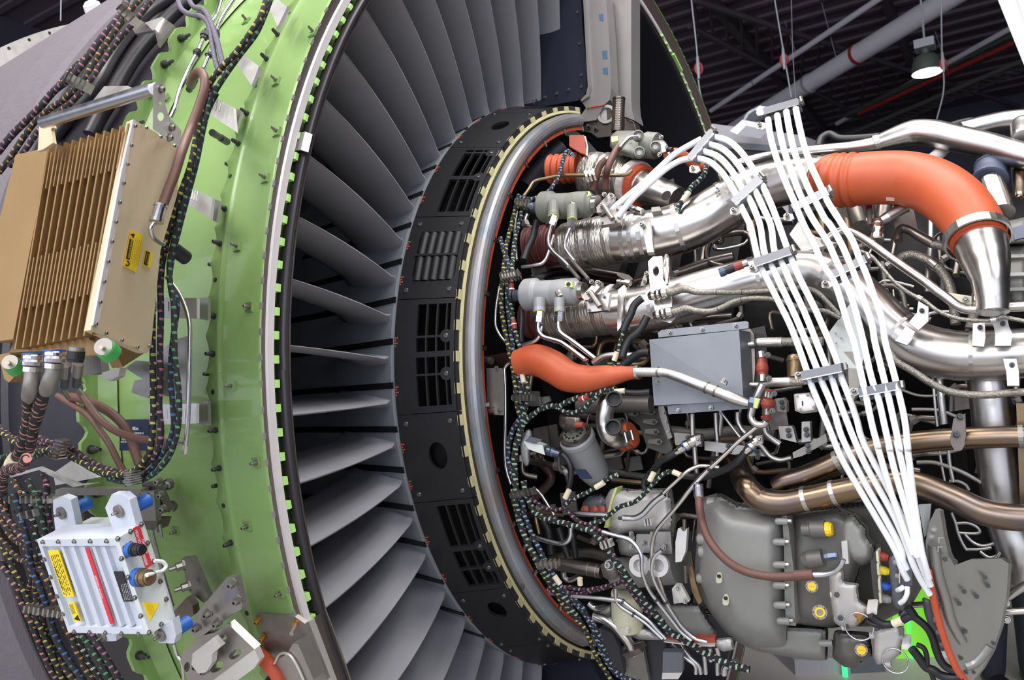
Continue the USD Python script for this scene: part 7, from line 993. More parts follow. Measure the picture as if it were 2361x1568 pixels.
# ------------------------------------------------------------------ harness cables in the core
Z = .06
CC = [('core_sleeve_yellow', 'A1', [(480, 880), (450, 1000), (400, 1200), (350, 1400), (335, 1568)], 'A2', [(320, 200), (300, 400), (290, 600), (310, 800), (345, 1000), (390, 1200), (430, 1400), (455, 1560)], 'A3', [(465, 200), (480, 380), (520, 520)], 30, 'black cable with yellow tracers, leftmost of the vertical core bundle'),
      ('core_sleeve_mint', 'A1', [(555, 900), (520, 1080), (460, 1300), (430, 1568)], 'A2', [(430, 100), (415, 330), (405, 560), (425, 760), (470, 1000), (530, 1200), (580, 1400), (600, 1560)], 'A3', [(605, 200), (590, 370), (570, 520)], 30, 'black cable with mint tracers, rightmost of the vertical core bundle'),
      ('core_sleeve_sky', 'A1', [(280, 1300), (330, 1480), (370, 1568)], 'A2', [(375, 120), (360, 400), (370, 650), (400, 900), (435, 1150), (480, 1400), (510, 1568)], 'A3', [(525, 200), (540, 400), (555, 520)], 28, 'black cable with pale blue tracers, middle of the vertical core bundle'),
      ('core_sleeve_sky', 'A3', [(540, 520), (480, 600), (420, 720), (375, 900), (385, 1080), (430, 1250), (500, 1450)], 'A4', [(540, 60), (575, 250), (640, 430), (720, 600), (800, 760), (870, 880)], 'A4', [(960, 1040), (1060, 1170), (1180, 1300), (1290, 1430), (1400, 1568)], 32, 'black cable with pale blue tracers swinging down to the lower left'),
      ('core_sleeve_mint', 'A3', [(575, 500), (545, 620), (500, 760), (465, 900), (450, 1100), (460, 1300), (480, 1500)], 'A4', [(480, 100), (500, 250), (550, 420), (610, 590), (680, 720), (760, 830)], 'A4', [(850, 970), (960, 1100), (1060, 1250), (1150, 1400), (1230, 1530)], 40, 'thick black cable with mint tracers swinging down to the lower left'),
      ('core_sleeve_yellow', 'A3', [(430, 1400), (440, 1568)], 'A4', [(450, 120), (500, 330), (580, 540), (670, 730), (760, 900), (860, 1060), (970, 1220), (1080, 1390)], 'A5', [(400, 800), (520, 960), (580, 1100), (640, 1250), (710, 1380), (790, 1500), (860, 1610)], 28, 'black cable with yellow tracers running on to the bottom edge'),
      ('core_sleeve_sky', 'A4', [(1000, 1120), (1120, 1220), (1210, 1330)], 'A5', [(450, 690), (560, 850), (620, 980), (680, 1130), (740, 1280), (820, 1410)], 'A5', [(920, 1510), (1060, 1570), (1200, 1600)], 30, 'black cable with pale blue tracers running on to the bottom edge'),
      ('core_sleeve_sky', 'A4', [(1080, 1180), (1200, 1290), (1300, 1400)], 'A5', [(520, 760), (620, 900), (690, 1050), (740, 1200), (790, 1320)], 'A5', [(860, 1430), (960, 1520), (1100, 1580)], 28, 'second black cable with pale blue tracers at the bottom edge'),
      ('core_sleeve_mint', 'A3', [(560, 1300), (590, 1450)], 'A4', [(640, 110), (700, 220), (800, 280), (950, 320), (1100, 360), (1250, 400), (1380, 445), (1470, 520), (1560, 640)], 'A4', [(1650, 780), (1750, 910), (1850, 1060), (1960, 1210), (2100, 1390), (2240, 1550)], 38, 'thick black cable with mint tracers crossing in front of the pump'),
      ('core_sleeve_mint', 'A5', [(1420, 860), (1520, 970)], 'A5', [(1640, 1050), (1750, 1110)], 'A5', [(1860, 1180), (2000, 1260), (2160, 1340), (2352, 1410), (2500, 1440)], 42, 'black cable with mint tracers below the drain plate'),
      ('core_sleeve_pink', 'A4', [(650, 40), (760, 130), (880, 185)], 'A4', [(1000, 180), (1090, 190), (1150, 270), (1260, 340), (1400, 390)], 'A4', [(1530, 490), (1600, 620), (1700, 860), (1750, 1010), (1830, 1130), (1950, 1300), (2100, 1480)], 26, 'black cable with pink tracers beside the thick mint one'),
      ('core_sleeve_white' if False else 'core_sleeve_mint', 'B2', [(350, 1230), (230, 1190), (130, 1240)], 'B2', [(40, 1330), (-40, 1420)], 'A4', [(1900, 90), (1720, 150), (1600, 240), (1500, 320), (1360, 350)], 28, 'black cable with pale tracers leading from the pipe crossing down left'),
      ('core_sleeve_mint', 'A3', [(580, 590), (650, 520), (760, 440)], 'A3', [(870, 400), (980, 400), (1100, 340), (1240, 290)], 'A3', [(1380, 260), (1480, 230), (1600, 200)], 34, 'black cable with mint tracers running right under the orange hose'),
      ('core_sleeve_mint', 'A3', [(990, 420), (1060, 470), (1150, 480)], 'A3', [(1260, 440), (1370, 350)], 'A3', [(1470, 260), (1560, 215), (1660, 190)], 28, 'second black cable with mint tracers under the orange hose'),
      ('core_sleeve_mint', 'A3', [(1690, 1230), (1600, 1260)], 'A3', [(1480, 1340), (1400, 1400), (1280, 1460)], 'A3', [(1180, 1510), (1100, 1560), (1050, 1600)], 28, 'black cable with mint tracers below the servo motor'),
      ('core_sleeve_pink', 'A4', [(850, 1140), (1000, 1125)], 'A4', [(1120, 1120), (1250, 1150), (1400, 1140)], 'A4', [(1550, 1110), (1680, 1080), (1760, 1040)], 26, 'black cable with pink tracers crossing under the strut rod'),
      ('core_sleeve_pink', 'A4', [(870, 1160), (1050, 1170)], 'A4', [(1180, 1190), (1300, 1180)], 'A4', [(1450, 1150), (1600, 1110)], 24, 'second black cable with pink tracers under the strut rod'),
      ('core_sleeve_sky', 'A1', [(1150, 300), (1090, 250), (1050, 320), (1010, 460), (985, 560)], 'A1', [(930, 650), (860, 740), (760, 800)], 'A1', [(660, 830), (560, 820), (490, 790)], 26, 'black cable with pale blue tracers curling round the orange bellows'),
      ('core_sleeve_mint', 'A2', [(1770, 930), (1750, 1000)], 'A2', [(1730, 1080), (1710, 1160)], 'A2', [(1690, 1230), (1650, 1380)], 26, 'short black cable with mint tracers right of the middle valve'),
      ('core_sleeve_mint', 'B0', [(680, 830), (660, 920)], 'B0', [(600, 1010), (520, 1080)], 'B0', [(430, 1190), (370, 1290), (320, 1380)], 34, 'black cable with pale tracers behind the left white tubes')]
for mt, c1, p1, c2, p2, c3, p3, r_, lb in CC:
    P = [px(c, *p) for c, q in ((c1, p1), (c2, p2), (c3, p3)) for p in q]; pipe(lb, mt, 'P', [(u, v, Z) for u, v in P], r_ / 5.2267, name='harness_cable', category='cable', n=12)
for lb, c, P, r_, o in (('black sleeved cable falling from the connector plate, upper', 'A2', [(1990, 560), (1900, 640), (1850, 760), (1790, 880), (1760, 960)], 46, .09), ('black sleeved cable falling from the connector plate, lower', 'A2', [(2050, 780), (1990, 900), (1930, 980), (1840, 1050), (1780, 1170), (1750, 1270)], 46, .08), ('black cable curving behind the orange hose to the grey box', 'A2', [(1740, 1400), (1850, 1300), (1960, 1230), (2080, 1220)], 50, .03), ('black boot cable leaving the orange hose tape to the grey box', 'A3', [(1760, 230), (1880, 240), (1980, 240), (2090, 230)], 40, .06), ('black cable dropping from the position sensor', 'A3', [(1030, 980), (1090, 1050), (1130, 1150), (1125, 1280), (1100, 1400)], 36, .05), ('black cable beside the upper valve connector', 'A1', [(720, 1100), (690, 1220), (660, 1320), (600, 1450), (560, 1568)], 44, .05), ('black cable beside the middle valve connector', 'A2', [(540, 700), (540, 850), (530, 980), (535, 1100)], 36, .05), ('black corrugated cable deep above the strut rod', 'A4', [(800, 320), (860, 430), (880, 560), (900, 720)], 44, -.03), ('black corrugated cable deep right of the first', 'A4', [(980, 400), (1020, 520), (1060, 650), (1100, 760)], 44, -.04), ('black corrugated cable deep third from the left', 'A4', [(1150, 470), (1165, 600), (1190, 760)], 38, -.04), ('black hose stub by the servo tape', 'B2', [(0, 1190), (-80, 1330), (-60, 1420)], 36, .04)): pipe(lb, 'black_hose', c, P, r_, o, name='black_cable', category='cable')
for i, (c, a, b, lb) in enumerate((('A2', (1690, 1210), (1650, 1320), 'cream tape on the cable right of the middle valve'), ('A3', (540, 0), (565, 120), 'cream tape on the vertical core bundle'), ('A3', (1660, 225), (1780, 215), 'cream tape on the cable under the orange hose'), ('A3', (1110, 1410), (1060, 1510), 'cream tape on the black sensor cable'), ('A3', (1530, 1320), (1430, 1380), 'cream tape below the servo motor'), ('A4', (930, 980), (1000, 1080), 'cream tape with print on the lower left bundle'), ('B2', (270, 1190), (360, 1230), 'cream tape at the pipe crossing'), ('B0', (460, 1170), (380, 1280), 'cream tape behind the left white tubes'), ('A5', (455, 340), (460, 420), 'cream tape hanging under the strut rod'), ('A3', (2130, 1200), (2080, 1300), 'cream tape right of the servo motor'))): solo('tape_wrap', lb, 'tape', kc(c, a, b, 34, n=14, o=Z + .004), 'tape_cream')
for c, a, b, lb in (('A2', (415, 390), (418, 520), 'red sleeve high on the vertical core bundle'), ('A2', (435, 820), (455, 935), 'red sleeve lower on the vertical core bundle'), ('A3', (1230, 320), (1340, 285), 'red sleeve under the orange hose')): t = Thing('red_sleeve', lb, 'sleeve'); t.add('sleeve', kc(c, a, b, 32, n=14, o=Z + .004), 'red_boot'); m = ((a[0] + b[0]) / 2, (a[1] + b[1]) / 2); d = (np.array(b) - a) * .06; t.add('tie_string', kc(c, tuple(m - d), tuple(m + d), 36, n=10, o=Z + .004), 'print_white')
KS = lambda u, v, o=0: K(u, v, o)
comb('steel spring clamp at the head of the vertical core bundle', 'A1', (470, 850), (620, 880), 5, 20, 90, KS, .09); comb('steel spring clamp on the vertical core bundle beside the middle valve', 'A2', (285, 290), (490, 250), 7, 16, 90, KS, .085); comb('steel spring clamp on the vertical core bundle below the orange hose', 'A3', (430, 300), (650, 300), 6, 18, 80, KS, .085); comb('steel spring clamp left of the pump', 'A3', (410, 1480), (660, 1430), 6, 18, 90, KS, .085); comb('steel spring clamp on the lower left bundle beside the strut rod', 'A4', (730, 860), (950, 850), 5, 20, 90, KS, .085); comb('steel spring clamp on the mint cable below the pump', 'A4', (1500, 620), (1590, 590), 3, 24, 100, KS, .09); comb('steel clip on the thin line over the bellows', 'A1', (1310, 520), (1400, 500), 3, 24, 80, KS, .06); comb('steel clip on the pump bracket', 'A4', (2020, 340), (2090, 330), 3, 20, 80, KS, .05)
# thin lines around the valves
for lb, c, P, r_, o, mt in (('thin brown line across the bellows at the top of the core', 'A1', [(560, 800), (620, 720), (690, 620), (840, 580), (1000, 550), (1300, 545), (1560, 545), (1800, 535), (1870, 490)], 22, .04, 'bronze'), ('silver line from the upper valve port, left', 'A1', [(890, 1150), (855, 1300), (860, 1390), (920, 1480), (1020, 1560), (1100, 1640)], 24, .10, 'silver_tube'), ('silver line from the upper valve port, right', 'A1', [(1115, 1190), (1060, 1330), (1050, 1420), (1100, 1500), (1170, 1580)], 26, .10, 'silver_tube'), ('silver line looping left below the upper valve', 'A1', [(920, 1270), (880, 1420), (830, 1560), (780, 1610), (650, 1640), (540, 1650)], 22, .07, 'silver_tube'), ('thin vertical line behind the vertical core bundle', 'A1', [(480, 980), (450, 1200), (480, 1568)], 16, .03, 'silver_tube'),
    ('silver line from the middle valve port, left', 'A2', [(735, 860), (735, 960), (790, 1030), (900, 1060), (1010, 1090), (1080, 1140), (1300, 1300)], 28, .10, 'silver_tube'), ('silver line from the middle valve port, right', 'A2', [(975, 850), (985, 960), (1040, 1010), (1120, 1060), (1200, 1120), (1420, 1290)], 28, .10, 'silver_tube'), ('silver line sweeping left under the middle valve', 'A2', [(780, 900), (760, 1020), (700, 1080), (550, 1130)], 26, .07, 'silver_tube'), ('thin silver line hugging the orange edge seal', 'A2', [(270, 420), (225, 700), (220, 900), (280, 1020), (350, 1100), (440, 1200)], 16, .03, 'silver_tube'), ('thin silver line beside the slotted bracket', 'A3', [(380, -120), (330, -60), (340, 100), (345, 500), (335, 900), (340, 1080), (370, 1230), (410, 1340)], 20, .03, 'silver_tube'),
    ('silver line above the pump leading to the rod crossing', 'A4', [(1150, 240), (1200, 230), (1400, 240), (1600, 255)], 34, .05, 'silver_tube'), ('silver line rising right from a black collar above the pump', 'A4', [(1760, 285), (1900, 290), (2000, 240), (2120, 100), (2260, 0)], 36, .06, 'silver_tube'), ('silver U shaped line left of the pump', 'A4', [(650, 500), (800, 550), (1020, 600), (1100, 560), (1130, 480), (1130, 390)], 30, .04, 'silver_tube'), ('silver line running off a square union on the pump', 'A4', [(1510, 450), (1640, 490), (1760, 515), (1850, 550), (1920, 620), (1980, 720), (1990, 820)], 26, .07, 'silver_tube'), ('thin silver line falling through the shadow left of the pump', 'A4', [(680, -80), (760, -20), (850, 120), (930, 250)], 20, .02, 'silver_tube'), ('silver line below the pink cables', 'A4', [(870, 1190), (1100, 1200), (1300, 1230), (1600, 1270), (1720, 1290), (1800, 1330)], 26, .04, 'silver_tube'), ('curled pipe below the strut rod', 'A4', [(1040, 930), (1050, 1000), (1110, 1040), (1180, 1010), (1250, 970)], 34, -.02, 'steel_brushed'), ('steel pipe behind the orange hose end', 'A2', [(1400, 1350), (1500, 1270), (1620, 1250), (2060, 1260)], 44, .02, 'steel_brushed'), ('long strut link under the upper valve, first', 'A2', [(900, -30), (1060, 130), (1230, 330)], 24, .0, 'steel_dull'), ('long strut link under the upper valve, second', 'A2', [(1060, 0), (1180, 150), (1340, 330)], 24, .0, 'steel_dull'), ('slanting link under the middle valve', 'A2', [(1080, 1140), (1200, 1230), (1330, 1320)], 24, .05, 'steel_dull')): pipe(lb, mt, c, P, r_, o, bend=.03 if mt != 'bronze' else None)
t = Thing('shadow_clutter_link', 'dark lever linkage in the gap above the middle duct', 'link'); t.add('lever', kp('A2', [(1680, 280), (1700, 250), (1830, 280), (1880, 330), (1850, 360), (1760, 330)], -.02, .01), 'cast_dark'); t.add('lever', kp('A2', [(1960, 440), (2000, 300), (2040, 230), (2060, 240), (2040, 420)], .0, .01), 'steel_dark'); kbolt(t, 'A2', [(2040, 270), (2015, 360)], .005, .004)
t = Thing('clamp_bolt', 'T-bolt of the band clamp on the middle bleed duct', 'clamp'); t.add('barrel', kc('A2', (1690, 360), (1850, 380), 36, [(0, 0), (0, .8), (.3, 1), (.3, .7), (.6, .7), (.6, 1.1), (1, 1.1), (1, 0)], 10, .05), 'steel'); t.add('strap', kp('A2', [(1700, 460), (1770, 400), (1790, 420), (1740, 600), (1740, 900), (1690, 960), (1690, 640)], .05, .006), 'steel')
t = Thing('clamp_bolt', 'T-bolt of the band clamp on the upper air duct', 'clamp'); t.add('barrel', kc('A1', (1830, 920), (1990, 980), 36, [(0, 0), (0, .8), (.3, 1), (.3, .7), (.6, .7), (.6, 1.1), (1, 1.1), (1, 0)], 10, .05), 'steel')
# ------------------------------------------------------------------ hall fittings seen above the engine
def W3(u, v, d): return (CAM + ray(u, v) * d) * S + [0, 0, AX]          # a point of the hall d fan radii along the view
mat('pipe_white', (214, 210, 216), 0.5); mat('cable_grey', (150, 152, 158), 0.5); mat('red_paint', (150, 40, 40), 0.5); mat('tray_steel', (96, 96, 92), 0.5, metal=0.4); mat('shade_green', (70, 78, 72), 0.5); mat('lamp_glow', (250, 252, 255), 0.5, emit=14.0); mat('panel_white', (226, 226, 232), 0.5); mat('header_grey', (158, 154, 160), 0.5); mat('light_box', (250, 252, 255), 0.5, emit=1.6)
mat('lime_panel', (130, 220, 60), 0.5, emit=0.35); mat('led_green', (60, 255, 150), 0.5, emit=1.0); mat('indicator_green', (150, 255, 40), 0.5, emit=4.0)
def zline(a, b, z):                                    # two photo positions brought to height z
    out = []
    for u, v in (a, b):
        d = ray(u, v); t_ = (z - AX - CAM[2] * S) / (d[2] * S); out.append((CAM + d * t_) * S + [0, 0, AX])
    return out
def run(label, name, a, b, z, r, mt, category='pipe', bands=()):
    A, B = zline(a, b, z); t = Thing(name, label, category, world=True); t.add('pipe', tube([A, (A + B) / 2, B], r, 14), mt, True); d = unit(B - A)
    for f in bands: P = A + (B - A) * f; t.add('band', lathe(P - d * .03, d, [(0, r), (0, r * 1.12), (.06, r * 1.12), (.06, r)], 16), 'red_paint' if f == .63 else 'cable_grey')
    t.add('hanger', tube([A + (B - A) * .55, (A + B) * .5 + [0, 0, HC - z]], .008, 6), 'cable_grey'); return t
run('fat white ventilation pipe slanting across the dark ceiling', 'ventilation_pipe', (1690, 300), (2230, -30), 7.6, .17, 'pipe_white', bands=(.42, .63))
run('thin white conduit across the upper ceiling', 'ceiling_conduit', (1640, 255), (2060, -25), 8.2, .055, 'pipe_white', bands=(.3, .5)); run('thin white conduit right of the pendant lamp', 'ceiling_conduit', (1930, 285), (2340, 60), 8.3, .055, 'pipe_white', bands=(.4,)); run('thin red sprinkler pipe under the ceiling', 'sprinkler_pipe', (1980, 262), (2400, 70), 8.0, .045, 'red_paint')
ct = Thing('cable_tray', 'long perforated cable tray under the ceiling at the right', 'cable tray', world=True); A, B = zline((1990, 275), (2400, 82), 8.2); d_ = unit(B - A); s_ = unit(np.cross(d_, [0, 0, 1])); ct.add('rail', box(A, B - A, s_ * .03, [0, 0, .1]), 'tray_steel'); ct.add('rail', box(A + s_ * .5, B - A, s_ * .03, [0, 0, .1]), 'tray_steel')
for k in range(48): ct.add('rung', box(A + (B - A) * k / 48, d_ * .04, s_ * .5, [0, 0, .02]), 'tray_steel')
A, B = zline((1960, 330), (2400, 150), 7.8); t = Thing('cable_tray', 'lower dark cable ladder under the ceiling at the right', 'cable tray', world=True); d_ = unit(B - A); s_ = unit(np.cross(d_, [0, 0, 1]))
for k in range(2): t.add('rail', box(A + s_ * .45 * k, B - A, s_ * .04, [0, 0, .08]), 'tray_steel')
for k in range(26): t.add('rung', box(A + (B - A) * k / 26, d_ * .05, s_ * .45, [0, 0, .02]), 'roof_steel')
tr = Thing('roof_truss', 'dark steel roof truss crossing behind the pipes', 'truss', world=True)
for (a, b) in (((1600, 0), (2361, 250)), ((1590, 60), (2100, 330))): A, B = zline(a, b, HC - .35); tr.add('chord', tube([A, (A + B) / 2, B], .06, 6), 'roof_steel')
for k in range(14):
    A, B = zline((1600 + 36 * k, 4 + 13 * k), (1610 + 34 * k, 66 + 18 * k), HC - .3); tr.add('web', tube([A, (A + B) / 2, B], .03, 5), 'roof_steel')
bmn = Thing('roof_purlins', 'row of dark roof purlins crossing the ceiling', 'beam', world=True)
for k in range(9): bmn.add('purlin', wbox(-6 + k * 2.6, -4, HC - .3, -5.85 + k * 2.6, 21.5, HC - .07), 'roof_steel')
C_ = W3(2138, 168, 6.4); sc_ = 6.4 * S / FPX
lm = Thing('pendant_lamp', 'lit pendant high bay lamp hanging from the dark ceiling', 'lamp', world=True); q = 33 * sc_; pr = [(0, q)] + [(q * 1.35 * math.sin(a), q * math.cos(a) ** .55) for a in np.linspace(.1, 1.45, 10)] + [(q * 1.36, q * .28), (q * 1.7, q * .28), (q * 1.7, 0)]
lm.add('shade', lathe(C_, (0, 0, 1), pr, 32), 'shade_green', True); lm.add('diffuser', lathe(C_, (0, 0, 1), [(0.0, q * .97), (-.02, q * .6), (-.03, 0)], 32), 'lamp_glow', label='glowing white lens'); lm.add('gear_box', wbox(C_[0] - .1, C_[1] - .1, C_[2] + q * 1.7, C_[0] + .1, C_[1] + .1, C_[2] + q * 2.3), 'cable_grey'); lm.add('cord', tube([C_ + [0, 0, q * 2.3], C_ + [0, 0, 1.2], [C_[0], C_[1], HC]], .012, 6), 'cable_grey')
for lb, P, d in (('steel rigging cable with a red hook at the upper centre', [(1592, -20), (1608, 130), (1612, 200), (1630, 275)], 5.0), ('steel rigging cable above the right white tubes', [(1783, -20), (1805, 110), (1825, 225)], 5.2), ('steel rigging cable beside the pendant lamp', [(2170, -20), (2172, 120), (2176, 205), (2160, 275)], 5.6), ('thin steel rigging cable left of the white ventilation pipe', [(1824, -20), (1828, 120), (1835, 230)], 6.0), ('thin steel cable hanging at the upper left', [(141, -20), (140, 48)], 3.4)):
    t = Thing('rigging_cable', lb, 'cable', world=True); t.add('cable', tube(spline([W3(u, v, d) for u, v in P]), .007 if 'thin' not in lb else .004, 6), 'cable_grey', True)
    if 'thin' not in lb: q2 = W3(*P[1], d); t.add('turnbuckle', lathe(q2, (0, 0, -1), [(0, 0), (0, .01), (.1, .018), (.2, .01), (.2, 0)], 8), 'cable_grey'); c2 = W3(P[1][0] + 3, P[1][1] + 28, d); t.add('hook', tube([c2 + .05 * np.array([RT[0] * math.cos(a) * .6, RT[1] * math.cos(a) * .6, math.sin(a)]) for a in np.linspace(0, 2 * pi, 17)], .012, 6), 'red_paint', True)
hb = Thing('stand_header', 'pale grey header beam of the exhibition stand behind the engine', 'beam', world=True); P = [W3(*p, 4.2) for p in ((1480, 268), (1640, 285), (1850, 312), (1850, 350), (1700, 342), (1480, 330))]; hb.add('fascia', prism(P, np.array([0.3, 1.2, 0])), 'header_grey'); hb.add('trim', prism([W3(*p, 4.19) for p in ((1480, 312), (1850, 340), (1850, 352), (1480, 332))], np.array([0, .05, 0])), 'panel_grey')
fl = Thing('flood_lamp', 'small white flood lamp on the stand header left of the white tubes', 'lamp', world=True); fl.add('housing', prism([W3(*p, 4.0) for p in ((1682, 302), (1712, 276), (1720, 290), (1700, 310))], np.array([.1, .2, 0])), 'panel_white'); fl.add('arm', tube(spline([W3(*p, 4.05) for p in ((1715, 280), (1725, 262), (1742, 252), (1756, 246))]), .012, 6), 'cable_grey', True); fl.add('head', prism([W3(*p, 4.0) for p in ((1742, 254), (1750, 244), (1768, 246), (1764, 262))], np.array([.1, .15, 0])), 'panel_white'); fl.add('lens', prism([W3(*p, 3.98) for p in ((1744, 258), (1756, 255), (1758, 262), (1746, 264))], np.array([.0, .02, 0])), 'lamp_glow')
lbx = Thing('light_box', 'glowing white light box with a metal frame at the top right corner', 'light box', world=True); lbx.add('screen', prism([W3(*p, 3.0) for p in ((2330, -30), (2460, -30), (2460, 330), (2361, 120))], np.array([.05, .15, 0])), 'light_box'); lbx.add('frame', prism([W3(*p, 2.98) for p in ((2295, -15), (2332, -30), (2440, 300), (2425, 310))], np.array([.05, .15, 0])), 'panel_white')
q = W3(2440, -30, 3.0); lbx.add('cord', tube([q, q + [0, 0, .5], [q[0], q[1], HC]], .01, 6), 'cable_grey')
# bottom right: stand panels, counter and a visitor
sp_ = Thing('lime_panel', 'lime green display panel with a light strip behind the gearbox', 'display panel', world=True)
def wp(u, v, d): P = W3(u, v, d); return P
def upright(t, name, u0, u1, d, z1, mt, th=.08): A, B = W3(u0, 1500, d), W3(u1, 1500, d); e = B - A; e[2] = 0; n_ = np.array([-e[1], e[0], 0]) / np.linalg.norm(e[:2]); n_ = n_ if n_[1] > 0 else -n_; A[2] = 0; return t.add(name, box(A, e, n_ * th, [0, 0, z1]), mt)
upright(sp_, 'panel', 2064, 2166, 3.6, .44, 'lime_panel'); upright(sp_, 'seam', 2102, 2104, 3.59, .44, 'led_green', .02)
t = Thing('white_post', 'white stand post right of the lime panel', 'post', world=True); upright(t, 'post', 2166, 2196, 3.58, .36, 'panel_white')
t = Thing('led_strip', 'bright green light strip on the grey counter under the gearbox', 'lamp', world=True); upright(t, 'strip', 1942, 1951, 3.4, .11, 'led_green', .03)
t = Thing('grey_counter', 'pale grey counter front under the gearbox', 'counter', world=True); upright(t, 'front', 1830, 2038, 3.45, .09, 'header_grey', .4); upright(t, 'kick_panel', 1960, 2038, 3.44, .095, 'panel_grey', .02)
mat('suit_navy', (22, 24, 38), 0.8); mat('skin', (186, 134, 106), 0.55); mat('shirt_white', (220, 224, 232), 0.7); mat('shoe_black', (18, 18, 20), 0.4); mat('trousers_blue', (44, 54, 84), 0.8)
import manifold3d as m3
def body(joints, bones, edge=.03):
    acc = None
    for a, b in bones:
        pa, ra = joints[a]; pb, rb = joints[b]; h = m3.Manifold.batch_hull([m3.Manifold.sphere(ra, 16).translate(tuple(map(float, pa))), m3.Manifold.sphere(rb, 16).translate(tuple(map(float, pb)))]); acc = h if acc is None else acc + h
    acc = acc.refine_to_length(edge); m = acc.to_mesh(); tm = trimesh.Trimesh(m.vert_properties[:, :3], m.tri_verts); trimesh.smoothing.filter_taubin(tm, iterations=12); return np.array(tm.vertices), np.array(tm.faces)
def visitor(lb, u, d, trousers, coat, face=-1):
    o = W3(u, 1500, d); o[2] = 0; f = np.array([FW[0], FW[1], 0]); f /= np.linalg.norm(f); r_ = np.array([f[1], -f[0], 0]); X = lambda s, fw, z: o + r_ * s + f * fw + [0, 0, z]
    J = {}
    for s, n_ in ((-1, 'l'), (1, 'r')): J.update({'hip' + n_: (X(.09 * s, 0, .92), .10), 'knee' + n_: (X(.10 * s, -.02, .50), .066), 'ank' + n_: (X(.11 * s, .02, .09), .045), 'sho' + n_: (X(.18 * s, 0, 1.42), .065), 'elb' + n_: (X(.25 * s, .03, 1.14), .05), 'wri' + n_: (X(.20 * s, -.16, .98), .034)})
    J.update({'pel': (X(0, 0, .98), .14), 'waist': (X(0, 0, 1.12), .13), 'chest': (X(0, 0, 1.32), .15), 'neck': (X(0, 0, 1.47), .06), 'head0': (X(0, -.01, 1.58), .065), 'head1': (X(0, 0, 1.66), .085)})
    t = Thing('person', lb, 'person', world=True); t.add('body', body(J, [('pel', 'waist'), ('waist', 'chest'), ('chest', 'neck'), ('neck', 'head0'), ('head0', 'head1')] + [p for n_ in 'lr' for p in (('pel', 'hip' + n_), ('hip' + n_, 'knee' + n_), ('knee' + n_, 'ank' + n_), ('chest', 'sho' + n_), ('sho' + n_, 'elb' + n_), ('elb' + n_, 'wri' + n_))]), 'skin', True)
    J2 = {k: (p, q + .018) for k, (p, q) in J.items()}; t.add('jacket', body(J2, [('pel', 'waist'), ('waist', 'chest')] + [p for n_ in 'lr' for p in (('chest', 'sho' + n_), ('sho' + n_, 'elb' + n_), ('elb' + n_, 'wri' + n_))]), coat, True); t.add('trousers', body(J2, [('pel', 'hipl'), ('pel', 'hipr')] + [p for n_ in 'lr' for p in (('hip' + n_, 'knee' + n_), ('knee' + n_, 'ank' + n_))]), trousers, True)
    for s in (-1, 1):
        w = J['wri' + ('l' if s < 0 else 'r')][0]; hj = {'w': (w, .03), 'p': (w + f * -.07 + [0, 0, -.03], .034)}; bn = [('w', 'p')]
        for k in range(4): b0 = w + f * -.09 + r_ * (k - 1.5) * .019 + [0, 0, -.035]; hj.update({f'a{k}': (b0, .0095), f'b{k}': (b0 + f * -.035 + [0, 0, -.012], .009), f'c{k}': (b0 + f * (-.055 + .004 * abs(k - 1.5)) + [0, 0, -.035], .008)}); bn += [(f'a{k}', f'b{k}'), (f'b{k}', f'c{k}')]
        hj.update({'t0': (w + f * -.04 - r_ * s * .03, .011), 't1': (w + f * -.075 - r_ * s * .05 + [0, 0, -.02], .0095)}); bn += [('w', 't0'), ('t0', 't1'), ('p', 'a1'), ('p', 'a2'), ('p', 'a0'), ('p', 'a3')]; t.add('hand', body(hj, bn, .008), 'skin', True)
        a = J['ank' + ('l' if s < 0 else 'r')][0]; t.add('shoe', body({'h': (np.array([a[0], a[1], .05]) + f * .03, .05), 't': (np.array([a[0], a[1], .04]) - f * .16, .04)}, [('h', 't')]), 'shoe_black', True)
    hd_ = J['head1'][0]; t.add('hair', body({'a': (hd_ + [0, 0, .02] + f * .012, .088), 'b': (hd_ + [0, 0, -.02] + f * .03, .075)}, [('a', 'b')]), 'shoe_black', True)
    for s in (-1, 1): t.add('eye', lathe(hd_ - f * .078 + r_ * s * .03 + [0, 0, -.03], -f, [(0, .011), (.004, .009), (.006, 0)], 10), 'print_white'); t.add('ear', lathe(hd_ + r_ * s * .082 + [0, 0, -.04], r_ * s, [(0, .026), (.012, .02), (.014, 0)], 10), 'skin')
    t.add('nose', body({'a': (hd_ - f * .085 + [0, 0, -.03], .008), 'b': (hd_ - f * .098 + [0, 0, -.062], .012)}, [('a', 'b')], .01), 'skin', True); t.add('mouth', lathe(hd_ - f * .075 + [0, 0, -.098], -f, [(0, .02), (.006, .016), (.007, 0)], 10), 'conn_red')
visitor('person in a dark navy suit standing behind the heat shield at lower right', 2335, 3.2, 'suit_navy', 'suit_navy')
visitor('person in blue trousers half hidden behind the heat shield foot', 2255, 4.2, 'trousers_blue', 'suit_navy')
for u in (1520, 1780): q = W3(u, 325, 4.4); hb.add('post', wbox(q[0] - .06, q[1] + .1, 0, q[0] + .06, q[1] + .22, q[2]), 'header_grey')
sb = Thing('shadow_backing', 'added dark backing that stands in for shade behind the generator modules', 'casting'); sb.add('shell', pillow('P', [(1815, 1180), (2060, 1150), (2130, 1190), (2140, 1330), (2100, 1400), (2010, 1445), (1815, 1445)], -.10, .05, 30, .06, 12), 'cast_dark', 45)  # dark body added where only shadow fills the gap
tb = Thing('dark_backing', 'added dark backing for the shaded gap behind the tangle of lines', 'panel'); tb.add('panel', kp('P', [(2110, 1140), (2330, 1180), (2330, 1320), (2150, 1330)], -.06, .01), 'core_dark')  # dark plate added to close the gap as deep shade would
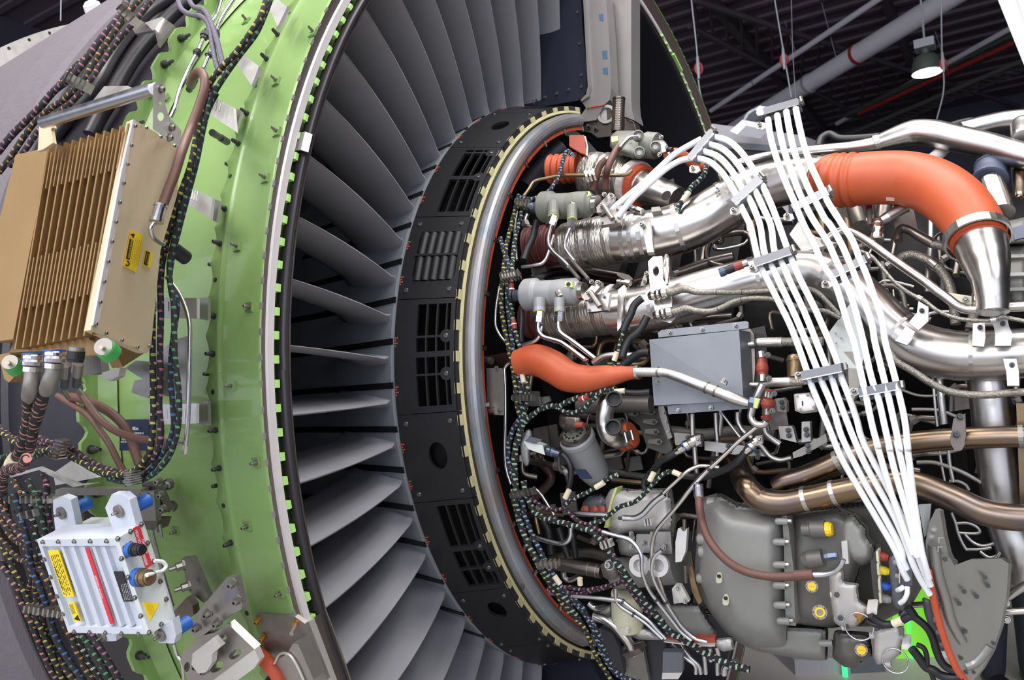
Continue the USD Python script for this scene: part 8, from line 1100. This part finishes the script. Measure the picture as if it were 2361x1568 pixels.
solo('lower_strut', 'dark blue lower strut fairing below the inner shroud at the bottom edge', 'strut', prism(ypoly('P', [(1050, 1352), (1130, 1372), (1200, 1430), (1300, 1490), (1350, 1500), (1400, 1600), (1110, 1600), (1075, 1480)], -.13), [0, .03, 0]), 'dark_blue_panel')
gx.add('lower_casting', pillow('P', [(1732, 1436), (1910, 1446), (1908, 1524), (1862, 1522), (1745, 1502), (1728, 1470)], -.03, .05, 16, .08, 8), 'cast_grey', 45)
gx.add('seam_lug', kc('P', (1890, 1483), (1920, 1483), 8, n=12, o=.03), 'cast_grey')
# the maze of thin lines deep in the core: every line its own part, bent tube with a union nut or a small bracket
mz = Thing('core_plumbing', 'maze of thin dark lines and unions deep among the core pipes', 'pipes'); r_ = random.Random(21)
for k in range(150):
    u, v = r_.uniform(1215, 2340), r_.uniform(390, 1400); top = np.interp(u, [1215, 1500, 1900, 2360], [420, 440, 420, 430])
    if v < top or (u < 1330 and v > 1250): continue
    o = -r_.uniform(.07, .17); P = [(u, v, o)]; h = r_.random() < .55
    for j in range(r_.randint(2, 4)):
        l = r_.uniform(30, 110) * r_.choice((-1, 1)); du_, dv_ = (l, r_.uniform(-25, 25)) if h else (r_.uniform(-22, 22), l); h = not h; P.append((min(max(P[-1][0] + du_, 1205), 2350), min(max(P[-1][1] + dv_, top), 1420), o + r_.uniform(-.015, .015)))
    W = bent([K(*p) for p in P], .02, 4); rr = r_.uniform(3.2, 7.5) * dep(W[0]) / FPX; p = mz.add('line', tube(W, rr, 9), r_.choice(['steel_dark', 'steel_dark', 'steel_dull', 'cast_dark', 'bronze', 'steel_brushed']), True)
    i = len(W) // 2; d = unit(W[i] - W[i - 1]); p.sub('union_nut', lathe(W[i - 1], d, [(0, rr), (0, rr * 1.6), (rr * 2.2, rr * 1.6), (rr * 2.2, rr)], 6), 'steel_dull')
    if k % 3 == 0: q = K(*P[0]); mz.add('support_tab', box(q, [.03, 0, .004], [0, .004, 0], [-.004, 0, r_.uniform(.02, .05)]), r_.choice(['cast_dark', 'steel_dark', 'steel_dull']))
write_all()
